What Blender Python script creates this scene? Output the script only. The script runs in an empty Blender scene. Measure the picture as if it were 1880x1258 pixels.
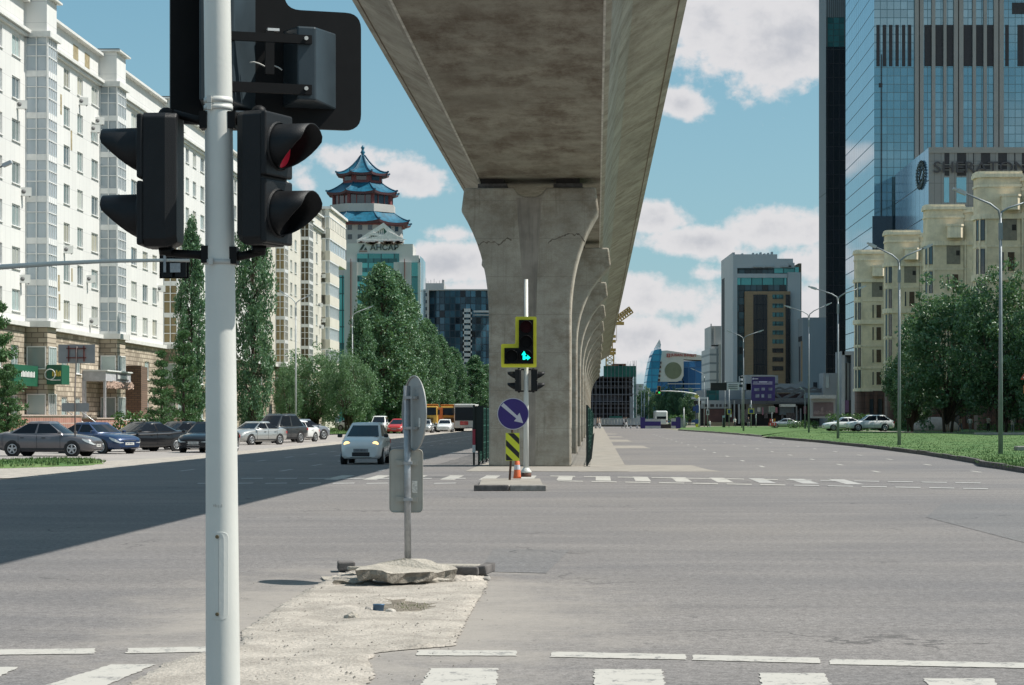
import bpy, bmesh, math, random
from mathutils import Vector, Matrix
rad = math.radians
SC = bpy.context.scene
COL = SC.collection

# ------------------------------------------------------------ camera
F = 3960.0; CX = 940.0; HY = 767.0; CH = 1.65          # focal length and horizon in pixels of the 1880 px wide photograph
cd = bpy.data.cameras.new("camera"); cam = bpy.data.objects.new("camera", cd); COL.objects.link(cam)
cam.location = (0, 0, CH); cam.rotation_euler = (rad(90), 0, 0)
cd.sensor_width = 36.0; cd.lens = 36.0 * F / 1880.0; cd.shift_y = (HY - 629.0) / 1880.0
cd.clip_start = 0.1; cd.clip_end = 9000
SC.camera = cam
# ------------------------------------------------------------ light
SUN_EL = 53.4
sd = bpy.data.lights.new("sun", 'SUN'); sd.energy = 4.6; sd.angle = rad(0.5); sd.color = (1.0, 0.955, 0.885)
sun = bpy.data.objects.new("sun", sd); COL.objects.link(sun); sun.rotation_euler = (0, rad(90 - SUN_EL), 0); sun.location = (60, 0, 80)
W = bpy.data.worlds.new("World"); SC.world = W; W.use_nodes = True
SC.view_settings.view_transform = 'Standard'; SC.view_settings.look = 'None'
SC.view_settings.exposure = 0.40; SC.view_settings.gamma = 1.0
SC.cycles.max_bounces = 6; SC.cycles.diffuse_bounces = 3; SC.cycles.glossy_bounces = 3
SC.cycles.transparent_max_bounces = 8; SC.cycles.use_denoising = True

class NT:
    """small helper round a node tree"""
    def __init__(s, tree): s.t = tree; s.n = tree.nodes; s.l = tree.links
    def new(s, typ, **kw):
        n = s.n.new(typ)
        for k, v in kw.items(): setattr(n, k, v)
        return n
    def put(s, sock, v):
        if hasattr(v, 'is_linked') or isinstance(v, bpy.types.NodeSocket): s.l.new(v, sock)
        else: sock.default_value = v
    def math(s, op, a, b=0.0, c=None, clamp=False):
        n = s.new('ShaderNodeMath', operation=op, use_clamp=clamp)
        s.put(n.inputs[0], a); s.put(n.inputs[1], b)
        if c is not None: s.put(n.inputs[2], c)
        return n.outputs[0]
    def mix(s, f, a, b, typ='MIX'):
        n = s.new('ShaderNodeMix', data_type='RGBA', blend_type=typ)
        s.put(n.inputs[0], f); s.put(n.inputs[6], a); s.put(n.inputs[7], b)
        return n.outputs[2]
    def noise(s, vec, scale, detail=3.0, rough=0.55, dist=0.0):
        n = s.new('ShaderNodeTexNoise'); n.inputs['Scale'].default_value = scale
        n.inputs['Detail'].default_value = detail; n.inputs['Roughness'].default_value = rough; n.inputs['Distortion'].default_value = dist
        if vec is not None: s.l.new(vec, n.inputs['Vector'])
        return n.outputs['Fac']
    def ramp(s, f, a, b):
        n = s.new('ShaderNodeMapRange', interpolation_type='SMOOTHSTEP')
        s.put(n.inputs[0], f); n.inputs[1].default_value = a; n.inputs[2].default_value = b
        return n.outputs[0]
    def scale(s, vec, sx, sy, sz):
        n = s.new('ShaderNodeMapping'); n.inputs['Scale'].default_value = (sx, sy, sz); s.l.new(vec, n.inputs['Vector'])
        return n.outputs[0]

def c4(c): return (c[0], c[1], c[2], 1.0)
def srgb(r, g, b):
    f = lambda v: (v / 255 / 12.92) if v / 255 <= 0.04045 else ((v / 255 + 0.055) / 1.055) ** 2.4
    return (f(r), f(g), f(b))

# sky with cumulus clouds, defined by direction
t = NT(W.node_tree); t.n.clear()
out = t.new('ShaderNodeOutputWorld'); bg = t.new('ShaderNodeBackground'); t.l.new(bg.outputs[0], out.inputs[0])
sky = t.new('ShaderNodeTexSky', sky_type='NISHITA'); sky.sun_disc = False
sky.sun_elevation = rad(SUN_EL); sky.sun_rotation = rad(90); sky.air_density = 1.0; sky.dust_density = 1.2; sky.ozone_density = 1.0
SKY_STR = 0.12
bg.inputs[1].default_value = SKY_STR
skyc0 = t.mix(1.0, sky.outputs[0], (1.0, 1.16, 1.05, 1), 'MULTIPLY')
tc = t.new('ShaderNodeTexCoord'); sep = t.new('ShaderNodeSeparateXYZ'); t.l.new(tc.outputs['Generated'], sep.inputs[0])
skyc = t.mix(.8, skyc0, t.mix(t.ramp(sep.outputs[2], .0, .30), (1.7, 3.0, 3.65, 1), (.84, 2.1, 3.05, 1)))          # the teal cast of the film stock
ysafe = t.math('MAXIMUM', t.math('ABSOLUTE', sep.outputs[1]), 0.02)
aa = t.math('DIVIDE', sep.outputs[0], ysafe); bb = t.math('DIVIDE', sep.outputs[2], ysafe)
zs = t.math('MAXIMUM', t.math('ADD', sep.outputs[2], 0.10), 0.05)
comb = t.new('ShaderNodeCombineXYZ'); t.l.new(aa, comb.inputs[0]); t.l.new(bb, comb.inputs[1]); t.l.new(sep.outputs[1], comb.inputs[2])
vec = comb.outputs[0]
n1 = t.noise(t.scale(vec, 1, 1.35, 1), 34, 7, 0.55); n2 = t.noise(vec, 120, 4, 0.6)
BLOBS = [  # centre and radii in pixels of the photograph
 (1420, 60, 250, 115, 1.0), (1560, -40, 330, 160, 1.0), (1250, 188, 70, 36, .95), (1310, 40, 130, 90, 1.0),
 (1405, 425, 120, 46, .95), (1215, 405, 78, 30, .9), (1290, 440, 130, 40, .9), (1500, 430, 80, 30, .5), (1490, 478, 90, 40, .75),
 (1200, 550, 130, 50, .95), (1290, 500, 40, 18, .6), (1190, 620, 150, 60, .9), (1330, 590, 120, 70, .55), (1440, 560, 120, 60, .45),
 (650, 300, 66, 34, .85), (735, 325, 96, 34, .85), (830, 490, 110, 42, .95), (860, 540, 120, 40, .8), (820, 428, 60, 16, .35),
 (700, 470, 90, 50, .5), (560, 330, 60, 40, .3), (590, 480, 80, 60, .4)]
dens = None
for (px, py, rx, ry, am) in BLOBS:
    dx = t.math('MULTIPLY', t.math('SUBTRACT', aa, (px - CX) / F), F / rx)
    dy = t.math('MULTIPLY', t.math('SUBTRACT', bb, (HY - py) / F), F / ry)
    rr = t.math('SQRT', t.math('ADD', t.math('MULTIPLY', dx, dx), t.math('MULTIPLY', dy, dy)))
    v = t.math('MULTIPLY', t.math('SUBTRACT', 1.25, rr), am)
    dens = v if dens is None else t.math('MAXIMUM', dens, v)
front = t.math('GREATER_THAN', sep.outputs[1], 0.5)
near = t.math('LESS_THAN', t.math('ABSOLUTE', aa), 0.27)
low = t.math('LESS_THAN', bb, 0.24)
win = t.math('MULTIPLY', front, t.math('MULTIPLY', near, low))
# other parts of the sky (seen in the glass of the towers)
cv = t.new('ShaderNodeCombineXYZ')
t.l.new(t.math('DIVIDE', sep.outputs[0], zs), cv.inputs[0]); t.l.new(t.math('DIVIDE', sep.outputs[1], zs), cv.inputs[1])
n3 = t.noise(cv.outputs[0], 1.25, 7, 0.56)
gen = t.math('MULTIPLY', t.math('SUBTRACT', n3, 0.50), 4.2)
winm = t.math('MULTIPLY', dens, 1.0)
base = t.math('ADD', t.math('MULTIPLY', win, winm), t.math('MULTIPLY', t.math('SUBTRACT', 1.0, win), gen))
nn = t.math('ADD', t.math('MULTIPLY', t.math('SUBTRACT', n1, 0.5), 2.0), t.math('MULTIPLY', t.math('SUBTRACT', n2, 0.5), 0.85))
d0 = t.math('ADD', base, nn)
mask = t.ramp(d0, 0.06, 0.54)
thick = t.ramp(d0, 0.55, 1.5)
cl = t.mix(thick, (4.85, 4.72, 4.78, 1), (3.45, 3.47, 3.72, 1))
hz = t.math('MULTIPLY', t.math('SUBTRACT', 1.0, t.ramp(bb, 0.0, 0.08)), 0.6)       # paler air near the horizon
skyh = t.mix(hz, skyc, (3.3, 3.8, 4.15, 1))
fin = t.mix(t.math('MULTIPLY', mask, 0.93), skyh, cl)
t.l.new(fin, bg.inputs[0])

# ------------------------------------------------------------ placing helpers
def P(px, py, d): return Vector(((px - CX) * d / F, d, CH + (HY - py) * d / F))
def GD(py, z=0.0): return (CH - z) * F / (py - HY)
def G(px, py, z=0.0):
    d = GD(py, z); return Vector(((px - CX) * d / F, d, z))
MS = 0.0389; TH = math.atan(MS); CT, ST = math.cos(TH), math.sin(TH)
def R(u, v, z=0.0): return Vector((u * CT + v * ST, -u * ST + v * CT, z))      # road coordinates: u across, v along
RA = -TH                                                                       # yaw of things that stand square to the road
def V_at(u, px):                                                               # v at which the line u=const crosses picture column px
    k = (px - CX) / F
    return u * (CT + k * ST) / (k * CT - ST)

# ------------------------------------------------------------ mesh helper
class MB:
    def __init__(s): s.v = []; s.f = []; s.m = []; s.s = []
    def add(s, vs, fs, m=0, smooth=False):
        o = len(s.v); s.v += [tuple(x) for x in vs]
        for f in fs: s.f.append([i + o for i in f]); s.m.append(m); s.s.append(smooth)
        return s
    def hexa(s, p, m=0):      # 8 points: bottom ring then top ring
        return s.add(p, [(3, 2, 1, 0), (4, 5, 6, 7), (0, 1, 5, 4), (1, 2, 6, 5), (2, 3, 7, 6), (3, 0, 4, 7)], m)
    def box(s, x, y, z, sx, sy, sz, m=0, rz=0.0):      # centre, full sizes
        c, n = math.cos(rz), math.sin(rz); pts = []
        for dz in (-.5, .5):
            for dx, dy in ((-.5, -.5), (.5, -.5), (.5, .5), (-.5, .5)):
                a, b = dx * sx, dy * sy
                pts.append((x + a * c - b * n, y + a * n + b * c, z + dz * sz))
        return s.hexa(pts, m)
    def boxb(s, x, y, z0, sx, sy, h, m=0, rz=0.0): return s.box(x, y, z0 + h / 2, sx, sy, h, m, rz)
    def bar(s, a, b, w, h, m=0, up=(0, 0, 1)):         # box beam between two points
        a, b = Vector(a), Vector(b); d = (b - a).normalized(); u = Vector(up)
        if abs(d.dot(u)) > .98: u = Vector((1, 0, 0))
        r = d.cross(u).normalized(); q = r.cross(d).normalized()
        r *= w / 2; q *= h / 2
        return s.hexa([a - r - q, a + r - q, a + r + q, a - r + q, b - r - q, b + r - q, b + r + q, b - r + q], m)
    def prism(s, poly, fn, a, b, m=0, smooth=False):   # poly of (p,q); fn(p,q,t) -> xyz ; from t=a to t=b
        n = len(poly); vs = [fn(p, q, a) for p, q in poly] + [fn(p, q, b) for p, q in poly]
        fs = [tuple(range(n)), tuple(range(2 * n - 1, n - 1, -1))] + [(i + n, (i + 1) % n + n, (i + 1) % n, i) for i in range(n)]
        return s.add(vs, fs, m, smooth)
    def tube(s, pts, r, n=10, m=0, caps=True, smooth=True):
        pts = [Vector(p) for p in pts]; rs = r if isinstance(r, (list, tuple)) else [r] * len(pts)
        vs = []; prev = None
        for i, p in enumerate(pts):
            d = (pts[min(i + 1, len(pts) - 1)] - pts[max(i - 1, 0)]).normalized()
            if prev is None:
                u = Vector((0, 0, 1)) if abs(d.z) < .9 else Vector((1, 0, 0))
                x = d.cross(u).normalized()
            else: x = (prev - d * prev.dot(d)).normalized()
            prev = x; y = d.cross(x)
            for k in range(n):
                a = 2 * math.pi * k / n; vs.append(p + (x * math.cos(a) + y * math.sin(a)) * rs[i])
        fs = []
        for i in range(len(pts) - 1):
            for k in range(n): fs.append((i * n + k, i * n + (k + 1) % n, (i + 1) * n + (k + 1) % n, (i + 1) * n + k))
        s.add(vs, fs, m, smooth)
        if caps:
            o = len(s.v) - len(vs)
            s.f.append([o + k for k in range(n - 1, -1, -1)]); s.m.append(m); s.s.append(False)
            o2 = o + (len(pts) - 1) * n
            s.f.append([o2 + k for k in range(n)]); s.m.append(m); s.s.append(False)
        return s
    def lathe(s, prof, n=16, c=(0, 0, 0), m=0, smooth=True, caps=True):
        return s._lathe(prof, n, c, m, smooth, caps)
    def _lathe(s, prof, n, c, m, smooth, caps):
        vs = []
        for r, z in prof:
            for k in range(n):
                a = 2 * math.pi * k / n; vs.append((c[0] + r * math.cos(a), c[1] + r * math.sin(a), c[2] + z))
        fs = [(i * n + k, i * n + (k + 1) % n, (i + 1) * n + (k + 1) % n, (i + 1) * n + k) for i in range(len(prof) - 1) for k in range(n)]
        if caps: fs += [tuple(range(n - 1, -1, -1)), tuple(range((len(prof) - 1) * n, len(prof) * n))]
        return s.add(vs, fs, m, smooth)
    def loft(s, loops, m=0, smooth=True, caps=True, closed=True):
        n = len(loops[0]); vs = [p for lp in loops for p in lp]; fs = []
        for i in range(len(loops) - 1):
            for k in range(n if closed else n - 1):
                fs.append((i * n + k, i * n + (k + 1) % n, (i + 1) * n + (k + 1) % n, (i + 1) * n + k))
        s.add(vs, fs, m, smooth)
        if caps and closed:
            o = len(s.v) - len(vs)
            s.f.append([o + k for k in range(n - 1, -1, -1)]); s.m.append(m); s.s.append(False)
            o2 = o + (len(loops) - 1) * n
            s.f.append([o2 + k for k in range(n)]); s.m.append(m); s.s.append(False)
        return s
    def xf(s, mat):
        s.v = [tuple(mat @ Vector(p)) for p in s.v]; return s
    def mesh(s, name):
        me = bpy.data.meshes.new(name); me.from_pydata(s.v, [], s.f)
        me.polygons.foreach_set('material_index', s.m); me.polygons.foreach_set('use_smooth', s.s); me.update()
        return me
    def build(s, name, mats, parent=None, loc=None, rz=0.0, fix=True):
        me = s.mesh(name)
        for x in (mats if isinstance(mats, (list, tuple)) else [mats]): me.materials.append(x)
        if fix:
            bm = bmesh.new(); bm.from_mesh(me); bmesh.ops.recalc_face_normals(bm, faces=bm.faces); bm.to_mesh(me); bm.free()
        return link(name, me, parent, loc, rz)

def link(name, me, parent=None, loc=None, rz=0.0):
    o = bpy.data.objects.new(name, me); COL.objects.link(o)
    if parent is not None: o.parent = parent
    if loc is not None: o.location = loc
    if rz: o.rotation_euler.z = rz
    return o
def bevel(o, w, seg=2):
    b = o.modifiers.new("bevel", 'BEVEL'); b.width = w; b.segments = seg; b.limit_method = 'ANGLE'; b.angle_limit = rad(35)
    return o
def tag(o, label, cat, group=None, kind=None):
    if label: o['label'] = label
    if cat: o['category'] = cat
    if group: o['group'] = group
    if kind: o['kind'] = kind
    return o
def thing(name, label, cat, loc=(0, 0, 0), rz=0.0, group=None):
    o = bpy.data.objects.new(name, None); COL.objects.link(o); o.empty_display_size = .3
    o.location = loc; o.rotation_euler = (0, 0, rz)
    return tag(o, label, cat, group)
def struct(name, mb, m):
    o = mb.build(name, m); o['kind'] = 'structure'; return o
def dup(root, loc=None, rz=None, label=None, group=None, scale=None):
    def cp(o, par):
        c = o.copy(); COL.objects.link(c)
        if par is not None: c.parent = par
        for ch in list(o.children): cp(ch, c)
        return c
    r = cp(root, None)
    if loc is not None: r.location = loc
    if rz is not None: r.rotation_euler = (0, 0, rz)
    if scale is not None: r.scale = (scale if isinstance(scale, tuple) else (scale,) * 3)
    if label: r['label'] = label
    if group: r['group'] = group
    return r
def text_mesh(txt, size, ext=0.01, align='CENTER', bold=0.0, sx=1.0):
    cu = bpy.data.curves.new("lettering", 'FONT'); cu.body = txt; cu.size = size; cu.extrude = ext; cu.align_x = align; cu.align_y = 'CENTER'; cu.offset = bold
    cu.resolution_u = 3
    o = bpy.data.objects.new("lettering", cu); COL.objects.link(o)
    bpy.context.view_layer.update()
    me = bpy.data.meshes.new_from_object(o.evaluated_get(bpy.context.evaluated_depsgraph_get()))
    bpy.data.objects.remove(o); bpy.data.curves.remove(cu)
    me.transform(Matrix.Scale(sx, 4, (1, 0, 0)) @ Matrix.Rotation(rad(90), 4, 'X'))      # stand it up, facing -y
    return me

# ------------------------------------------------------------ materials
MATS = {}
def pm(name, col, rough=.7, metal=0.0, var=.12, scale=3.0, bump=0.0, bscale=40.0, spec=.5, streak=0.0, dirt=None, coat=0.0, fine=0.0):
    if name in MATS: return MATS[name]
    m = bpy.data.materials.new(name); m.use_nodes = True; MATS[name] = m
    q = NT(m.node_tree); b = q.n['Principled BSDF']
    co = q.new('ShaderNodeTexCoord').outputs['Object']
    f = q.noise(co, scale, 5, .6)
    colr = q.mix(q.ramp(f, .3, .7), c4([x * (1 - var) for x in col]), c4([min(1, x * (1 + var)) for x in col]))
    if fine:
        f3 = q.noise(co, bscale, 2, .6)
        colr = q.mix(q.ramp(f3, .35, .65), q.mix(1.0, colr, c4((1 - fine,) * 3), 'MULTIPLY'), colr)
    if streak:
        f2 = q.noise(q.scale(co, 1.2, 1.2, .12), scale * 3, 4, .6)
        colr = q.mix(q.math('MULTIPLY', q.ramp(f2, .45, .75), streak), colr, c4(dirt or [x * .45 for x in col]))
    q.l.new(colr, b.inputs['Base Color'])
    b.inputs['Roughness'].default_value = rough; b.inputs['Metallic'].default_value = metal
    b.inputs['Specular IOR Level'].default_value = spec; b.inputs['Coat Weight'].default_value = coat
    if bump:
        bn = q.new('ShaderNodeBump'); bn.inputs['Strength'].default_value = bump; bn.inputs['Distance'].default_value = .02
        q.l.new(q.noise(co, bscale, 4, .6), bn.inputs['Height']); q.l.new(bn.outputs[0], b.inputs['Normal'])
    return m
def em(name, col, strength=1.0):
    m = bpy.data.materials.new(name); m.use_nodes = True; MATS[name] = m
    b = m.node_tree.nodes['Principled BSDF']; b.inputs['Base Color'].default_value = c4(col)
    b.inputs['Emission Color'].default_value = c4(col); b.inputs['Emission Strength'].default_value = strength
    return m
def glass(name, col, rough=.06, metal=.0, wav=.0, spec=.8, var=.25, scale=.35):
    m = bpy.data.materials.new(name); m.use_nodes = True; MATS[name] = m
    q = NT(m.node_tree); b = q.n['Principled BSDF']
    oi = q.new('ShaderNodeObjectInfo'); co = q.new('ShaderNodeTexCoord').outputs['Object']
    f = q.noise(co, scale, 2, .5)
    k = q.math('ADD', q.math('MULTIPLY', oi.outputs['Random'], .6), q.math('MULTIPLY', f, .5))
    colr = q.mix(q.ramp(k, .15, .85), c4([x * (1 - var) for x in col]), c4([min(1, x * (1 + var)) for x in col]))
    q.l.new(colr, b.inputs['Base Color'])
    b.inputs['Roughness'].default_value = rough; b.inputs['Metallic'].default_value = metal; b.inputs['Specular IOR Level'].default_value = spec
    return m
def gridmat(name, glassc, linec, bw, bh, mort=.03, axis='XZ', rough=.05, metal=.7, var=.2, offset=0.0, bump=.15, lrough=.6, tilt=0.0, row2=None):
    """curtain wall or panelled wall: panels bw x bh metres with joints; axis says which object axes run along and up"""
    m = bpy.data.materials.new(name); m.use_nodes = True; MATS[name] = m
    q = NT(m.node_tree); b = q.n['Principled BSDF']
    co = q.new('ShaderNodeTexCoord').outputs['Object']; sp = q.new('ShaderNodeSeparateXYZ'); q.l.new(co, sp.inputs[0])
    cb = q.new('ShaderNodeCombineXYZ'); q.l.new(sp.outputs['XYZ'.index(axis[0])], cb.inputs[0]); q.l.new(sp.outputs['XYZ'.index(axis[1])], cb.inputs[1])
    br = q.new('ShaderNodeTexBrick', offset=offset, squash=1.0); q.l.new(cb.outputs[0], br.inputs['Vector'])
    br.inputs['Scale'].default_value = 1.0; br.inputs['Brick Width'].default_value = bw; br.inputs['Row Height'].default_value = bh
    br.inputs['Mortar Size'].default_value = mort; br.inputs['Mortar Smooth'].default_value = .0; br.inputs['Bias'].default_value = 0.0
    g2 = row2 or glassc
    br.inputs['Color1'].default_value = c4([x * (1 - var) for x in glassc]); br.inputs['Color2'].default_value = c4([min(1, x * (1 + var)) for x in g2])
    br.inputs['Mortar'].default_value = c4(linec)
    f = q.noise(co, .12, 4, .6)
    colr = q.mix(1.0, br.outputs['Color'], q.mix(f, (.82, .82, .82, 1), (1.1, 1.1, 1.1, 1)), 'MULTIPLY')
    q.l.new(colr, b.inputs['Base Color'])
    q.l.new(q.math('MULTIPLY', q.math('SUBTRACT', 1.0, br.outputs['Fac']), metal), b.inputs['Metallic'])
    q.l.new(q.math('ADD', rough, q.math('MULTIPLY', br.outputs['Fac'], lrough - rough)), b.inputs['Roughness'])
    if bump:
        bn = q.new('ShaderNodeBump'); bn.inputs['Strength'].default_value = bump; bn.inputs['Distance'].default_value = .05; bn.invert = True
        h = br.outputs['Fac']
        if tilt: h = q.math('ADD', br.outputs['Fac'], q.math('MULTIPLY', q.noise(co, .25, 2, .5), tilt))
        q.l.new(h, bn.inputs['Height']); q.l.new(bn.outputs[0], b.inputs['Normal'])
    return m
# ------------------------------------------------------------ ground materials
def asphalt(name, col, warm, dusty=.35, grain=.3, scale=1.0, dust=False):
    m = bpy.data.materials.new(name); m.use_nodes = True; MATS[name] = m
    q = NT(m.node_tree); b = q.n['Principled BSDF']
    co = q.new('ShaderNodeTexCoord').outputs['Object']
    big = q.noise(co, .09, 5, .62); mid = q.noise(q.scale(co, .35, 1.6, 1), .55, 5, .6); fine = q.noise(co, 55, 3, .7); fine2 = q.noise(co, 13, 6, .85)
    c = q.mix(q.ramp(big, .32, .7), c4(col), c4(warm))
    c = q.mix(q.math('MULTIPLY', q.ramp(mid, .40, .72), dusty), c, c4([x * 1.32 for x in warm]))
    c = q.mix(q.math('MULTIPLY', q.ramp(q.noise(q.scale(co, .22, 2.6, 1), .5, 4, .6), .56, .72), .26), c, c4([x * .70 for x in col]))   # tyre tracks and old repairs across the junction
    g = q.math('ADD', q.math('MULTIPLY', fine, .45), q.math('MULTIPLY', fine2, .55))
    c = q.mix(1.0, c, q.mix(q.ramp(g, .36, .64), c4((1 - grain,) * 3), c4((1 + grain * .9,) * 3)), 'MULTIPLY')
    vo = q.new('ShaderNodeTexVoronoi', feature='DISTANCE_TO_EDGE'); vo.inputs['Scale'].default_value = .23
    wv = q.new('ShaderNodeVectorMath', operation='ADD'); q.l.new(co, wv.inputs[0])
    nz = q.new('ShaderNodeTexNoise'); nz.inputs['Scale'].default_value = 1.3; nz.inputs['Detail'].default_value = 5; q.l.new(co, nz.inputs['Vector'])
    sc_ = q.new('ShaderNodeVectorMath', operation='SCALE'); sc_.inputs['Scale'].default_value = 1.6; q.l.new(nz.outputs['Color'], sc_.inputs[0]); q.l.new(sc_.outputs[0], wv.inputs[1])
    q.l.new(wv.outputs[0], vo.inputs['Vector'])
    crack = q.math('MULTIPLY', q.math('LESS_THAN', vo.outputs['Distance'], .006), q.ramp(q.noise(co, .35, 2, .5), .56, .62))
    c = q.mix(q.math('MULTIPLY', crack, .55), c, c4([x * .3 for x in col]))
    if dust:
        dv = q.new('ShaderNodeMapping'); dv.inputs['Location'].default_value = (1.15 / 2.6, -18.2 / 7.5, 0); dv.inputs['Scale'].default_value = (1 / 2.6, 1 / 7.5, 0); q.l.new(co, dv.inputs['Vector'])
        ln = q.new('ShaderNodeVectorMath', operation='LENGTH'); q.l.new(dv.outputs[0], ln.inputs[0])
        dm = q.math('MULTIPLY', q.ramp(q.math('ADD', ln.outputs['Value'], q.math('MULTIPLY', q.math('SUBTRACT', q.noise(co, 1.1, 6, .7), .5), 1.3)), 1.05, .25), .75)
        c = q.mix(dm, c, (.33, .30, .265, 1))
    spot = q.math('MULTIPLY', q.ramp(q.noise(q.scale(co, 1.3, .8, 1), 3.4, 4, .75), .635, .70), .5)
    c = q.mix(spot, c, c4([x * .45 for x in col]))
    q.l.new(c, b.inputs['Base Color']); b.inputs['Roughness'].default_value = .93; b.inputs['Specular IOR Level'].default_value = .25
    bn = q.new('ShaderNodeBump'); bn.inputs['Strength'].default_value = .6; bn.inputs['Distance'].default_value = .012
    q.l.new(q.math('SUBTRACT', g, q.math('MULTIPLY', crack, 1.0)), bn.inputs['Height']); q.l.new(bn.outputs[0], b.inputs['Normal'])
    return m
ASPH = asphalt('asphalt', (.155, .148, .148), (.20, .185, .174), .4, .50, dust=True)
ASPH_L = asphalt('asphalt_parking', (.27, .25, .235), (.33, .30, .275), .3, .2)
ASPH_P = asphalt('asphalt_repair', (.146, .144, .146), (.178, .169, .163), .3, .45)
SAND = pm('sand', (.43, .39, .34), .95, var=.2, scale=2.2, bump=.9, bscale=38, fine=.25, spec=.2)
DUST = pm('dusty_concrete', (.31, .285, .25), .95, var=.14, scale=1.2, bump=.3, bscale=30, fine=.15, spec=.2)
EARTH = pm('dry_ground', (.20, .19, .14), .95, var=.2, scale=.08, spec=.2)
KERB = pm('kerb_stone', (.27, .255, .235), .92, var=.22, scale=6, bump=.5, bscale=60, spec=.2)
KERB_D = pm('kerb_stone_dark', (.13, .12, .115), .92, var=.25, scale=6, bump=.5, bscale=60, spec=.2)
def grassmat():
    m = bpy.data.materials.new('grass'); m.use_nodes = True; MATS['grass'] = m
    q = NT(m.node_tree); b = q.n['Principled BSDF']; co = q.new('ShaderNodeTexCoord').outputs['Object']
    c = q.mix(q.ramp(q.noise(co, .25, 5, .65), .35, .68), (.050, .115, .032, 1), (.115, .18, .062, 1))
    c = q.mix(q.math('MULTIPLY', q.ramp(q.noise(q.scale(co, 1, .25, 1), 1.6, 5, .7), .45, .75), .45), c, (.19, .23, .11, 1))
    q.l.new(c, b.inputs['Base Color']); b.inputs['Roughness'].default_value = .9; b.inputs['Specular IOR Level'].default_value = .2
    return m
GRASS = grassmat()
def paintmat(name, col, wear=.5):
    m = bpy.data.materials.new(name); m.use_nodes = True; MATS[name] = m
    q = NT(m.node_tree); b = q.n['Principled BSDF']; co = q.new('ShaderNodeTexCoord').outputs['Object']
    f = q.noise(co, 5, 6, .7); f2 = q.noise(co, 40, 3, .7)
    w = q.math('MULTIPLY', q.ramp(q.math('ADD', f, q.math('MULTIPLY', f2, .35)), .70, .86), wear)
    wide = q.ramp(q.noise(q.scale(co, 3.5, 1.2, 1), 3.0, 4, .7), .62, .70)
    w = q.math('MAXIMUM', w, q.math('MULTIPLY', wide, wear * .9))
    c = q.mix(w, c4(col), (.17, .165, .16, 1)); q.l.new(c, b.inputs['Base Color']); b.inputs['Roughness'].default_value = .85
    return m
PAINT = paintmat('road_paint', (.43, .41, .37), .95)
PAINT_W = paintmat('road_paint_worn', (.38, .37, .35), .9)

def sheet(poly, z, mb=None, m=0):      # poly of world (x,y)
    mb = mb or MB(); mb.add([(p[0], p[1], z) for p in poly], [tuple(range(len(poly)))], m); return mb
def up(o):                             # make a flat sheet face upward
    me = o.data
    bm = bmesh.new(); bm.from_mesh(me)
    for f in bm.faces:
        if f.normal.z < 0: f.normal_flip()
    bm.to_mesh(me); bm.free(); return o
def gp(pts): return [G(x, y)[:2] for x, y in pts]
def rp(pts): return [R(u, v)[:2] for u, v in pts]

up(struct('ground', sheet([(-3000, -60), (3000, -60), (3000, 6000), (-3000, 6000)], -.012), EARTH))
UL, UR = -15.6, 15.5
# right kerb line taken from the picture, as ground points, then straight on along the road
kr_px = [(2100, 905), (1990, 886), (1880, 868.5), (1840, 862), (1800, 856.5), (1790, 851), (1700, 836), (1600, 823), (1500, 812.5), (1412, 805)]
KR = [G(x, y) for x, y in kr_px]
u_k = KR[-1].x * CT - KR[-1].y * ST
KR2 = [G(1395, 802), G(1330, 796.5), G(1245, 790.5)]
road = gp([(2100, 905)]) + [tuple(p[:2]) for p in KR[1:]] + [tuple(p[:2]) for p in KR2] + rp([(u_k - 4, 420), (u_k - 2, 900), (-19, 900), (UL, 300), (UL, 57.5)]) + [(-60, 57.5), (-60, -20), (60, -20), (60, 60)]
up(struct('road', sheet(road, 0.0), ASPH))
up(struct('parking_lot', sheet(rp([(UL - .02, 58.5), (UL - .02, 420), (-31, 420), (-31, 128), (-60, 122), (-60, 60)]), -.004), ASPH_L))
# shoulder between the road and the parking lot
md = rp([(-4.0, 66), (-3.95, 400), (1.2, 400), (1.0, 66)])
up(struct('median_strip', sheet(md, .008), DUST))
# dusty fans washed out beside the piers on the right carriageway
fan = MB()
for (yl, yh_, x0, xt, xt2) in ((866.5, 854, 1062, 1327, 1270), (823.6, 818, 1072, 1196, 1180), (811.5, 807, 1080, 1161, 1152), (803.5, 801, 1085, 1146, 1140), (798, 796, 1088, 1134, 1130)):
    sheet(gp([(x0, yl), (xt, yl - .4), ((xt + xt2) / 2, (yl * .65 + yh_ * .35)), (xt2, yh_ + .5), (x0, yh_)]), .004, fan)
up(struct('dust_fans', fan, DUST))
# asphalt repairs
rep = MB()
sheet(gp([(905, 1009), (1047, 1010), (1003, 1053), (880, 1050)]), .004, rep)
sheet(gp([(1700, 950), (1900, 1002), (2050, 1002), (2050, 925), (1730, 925)]), .004, rep)
up(struct('asphalt_repairs', rep, ASPH_P))

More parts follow.
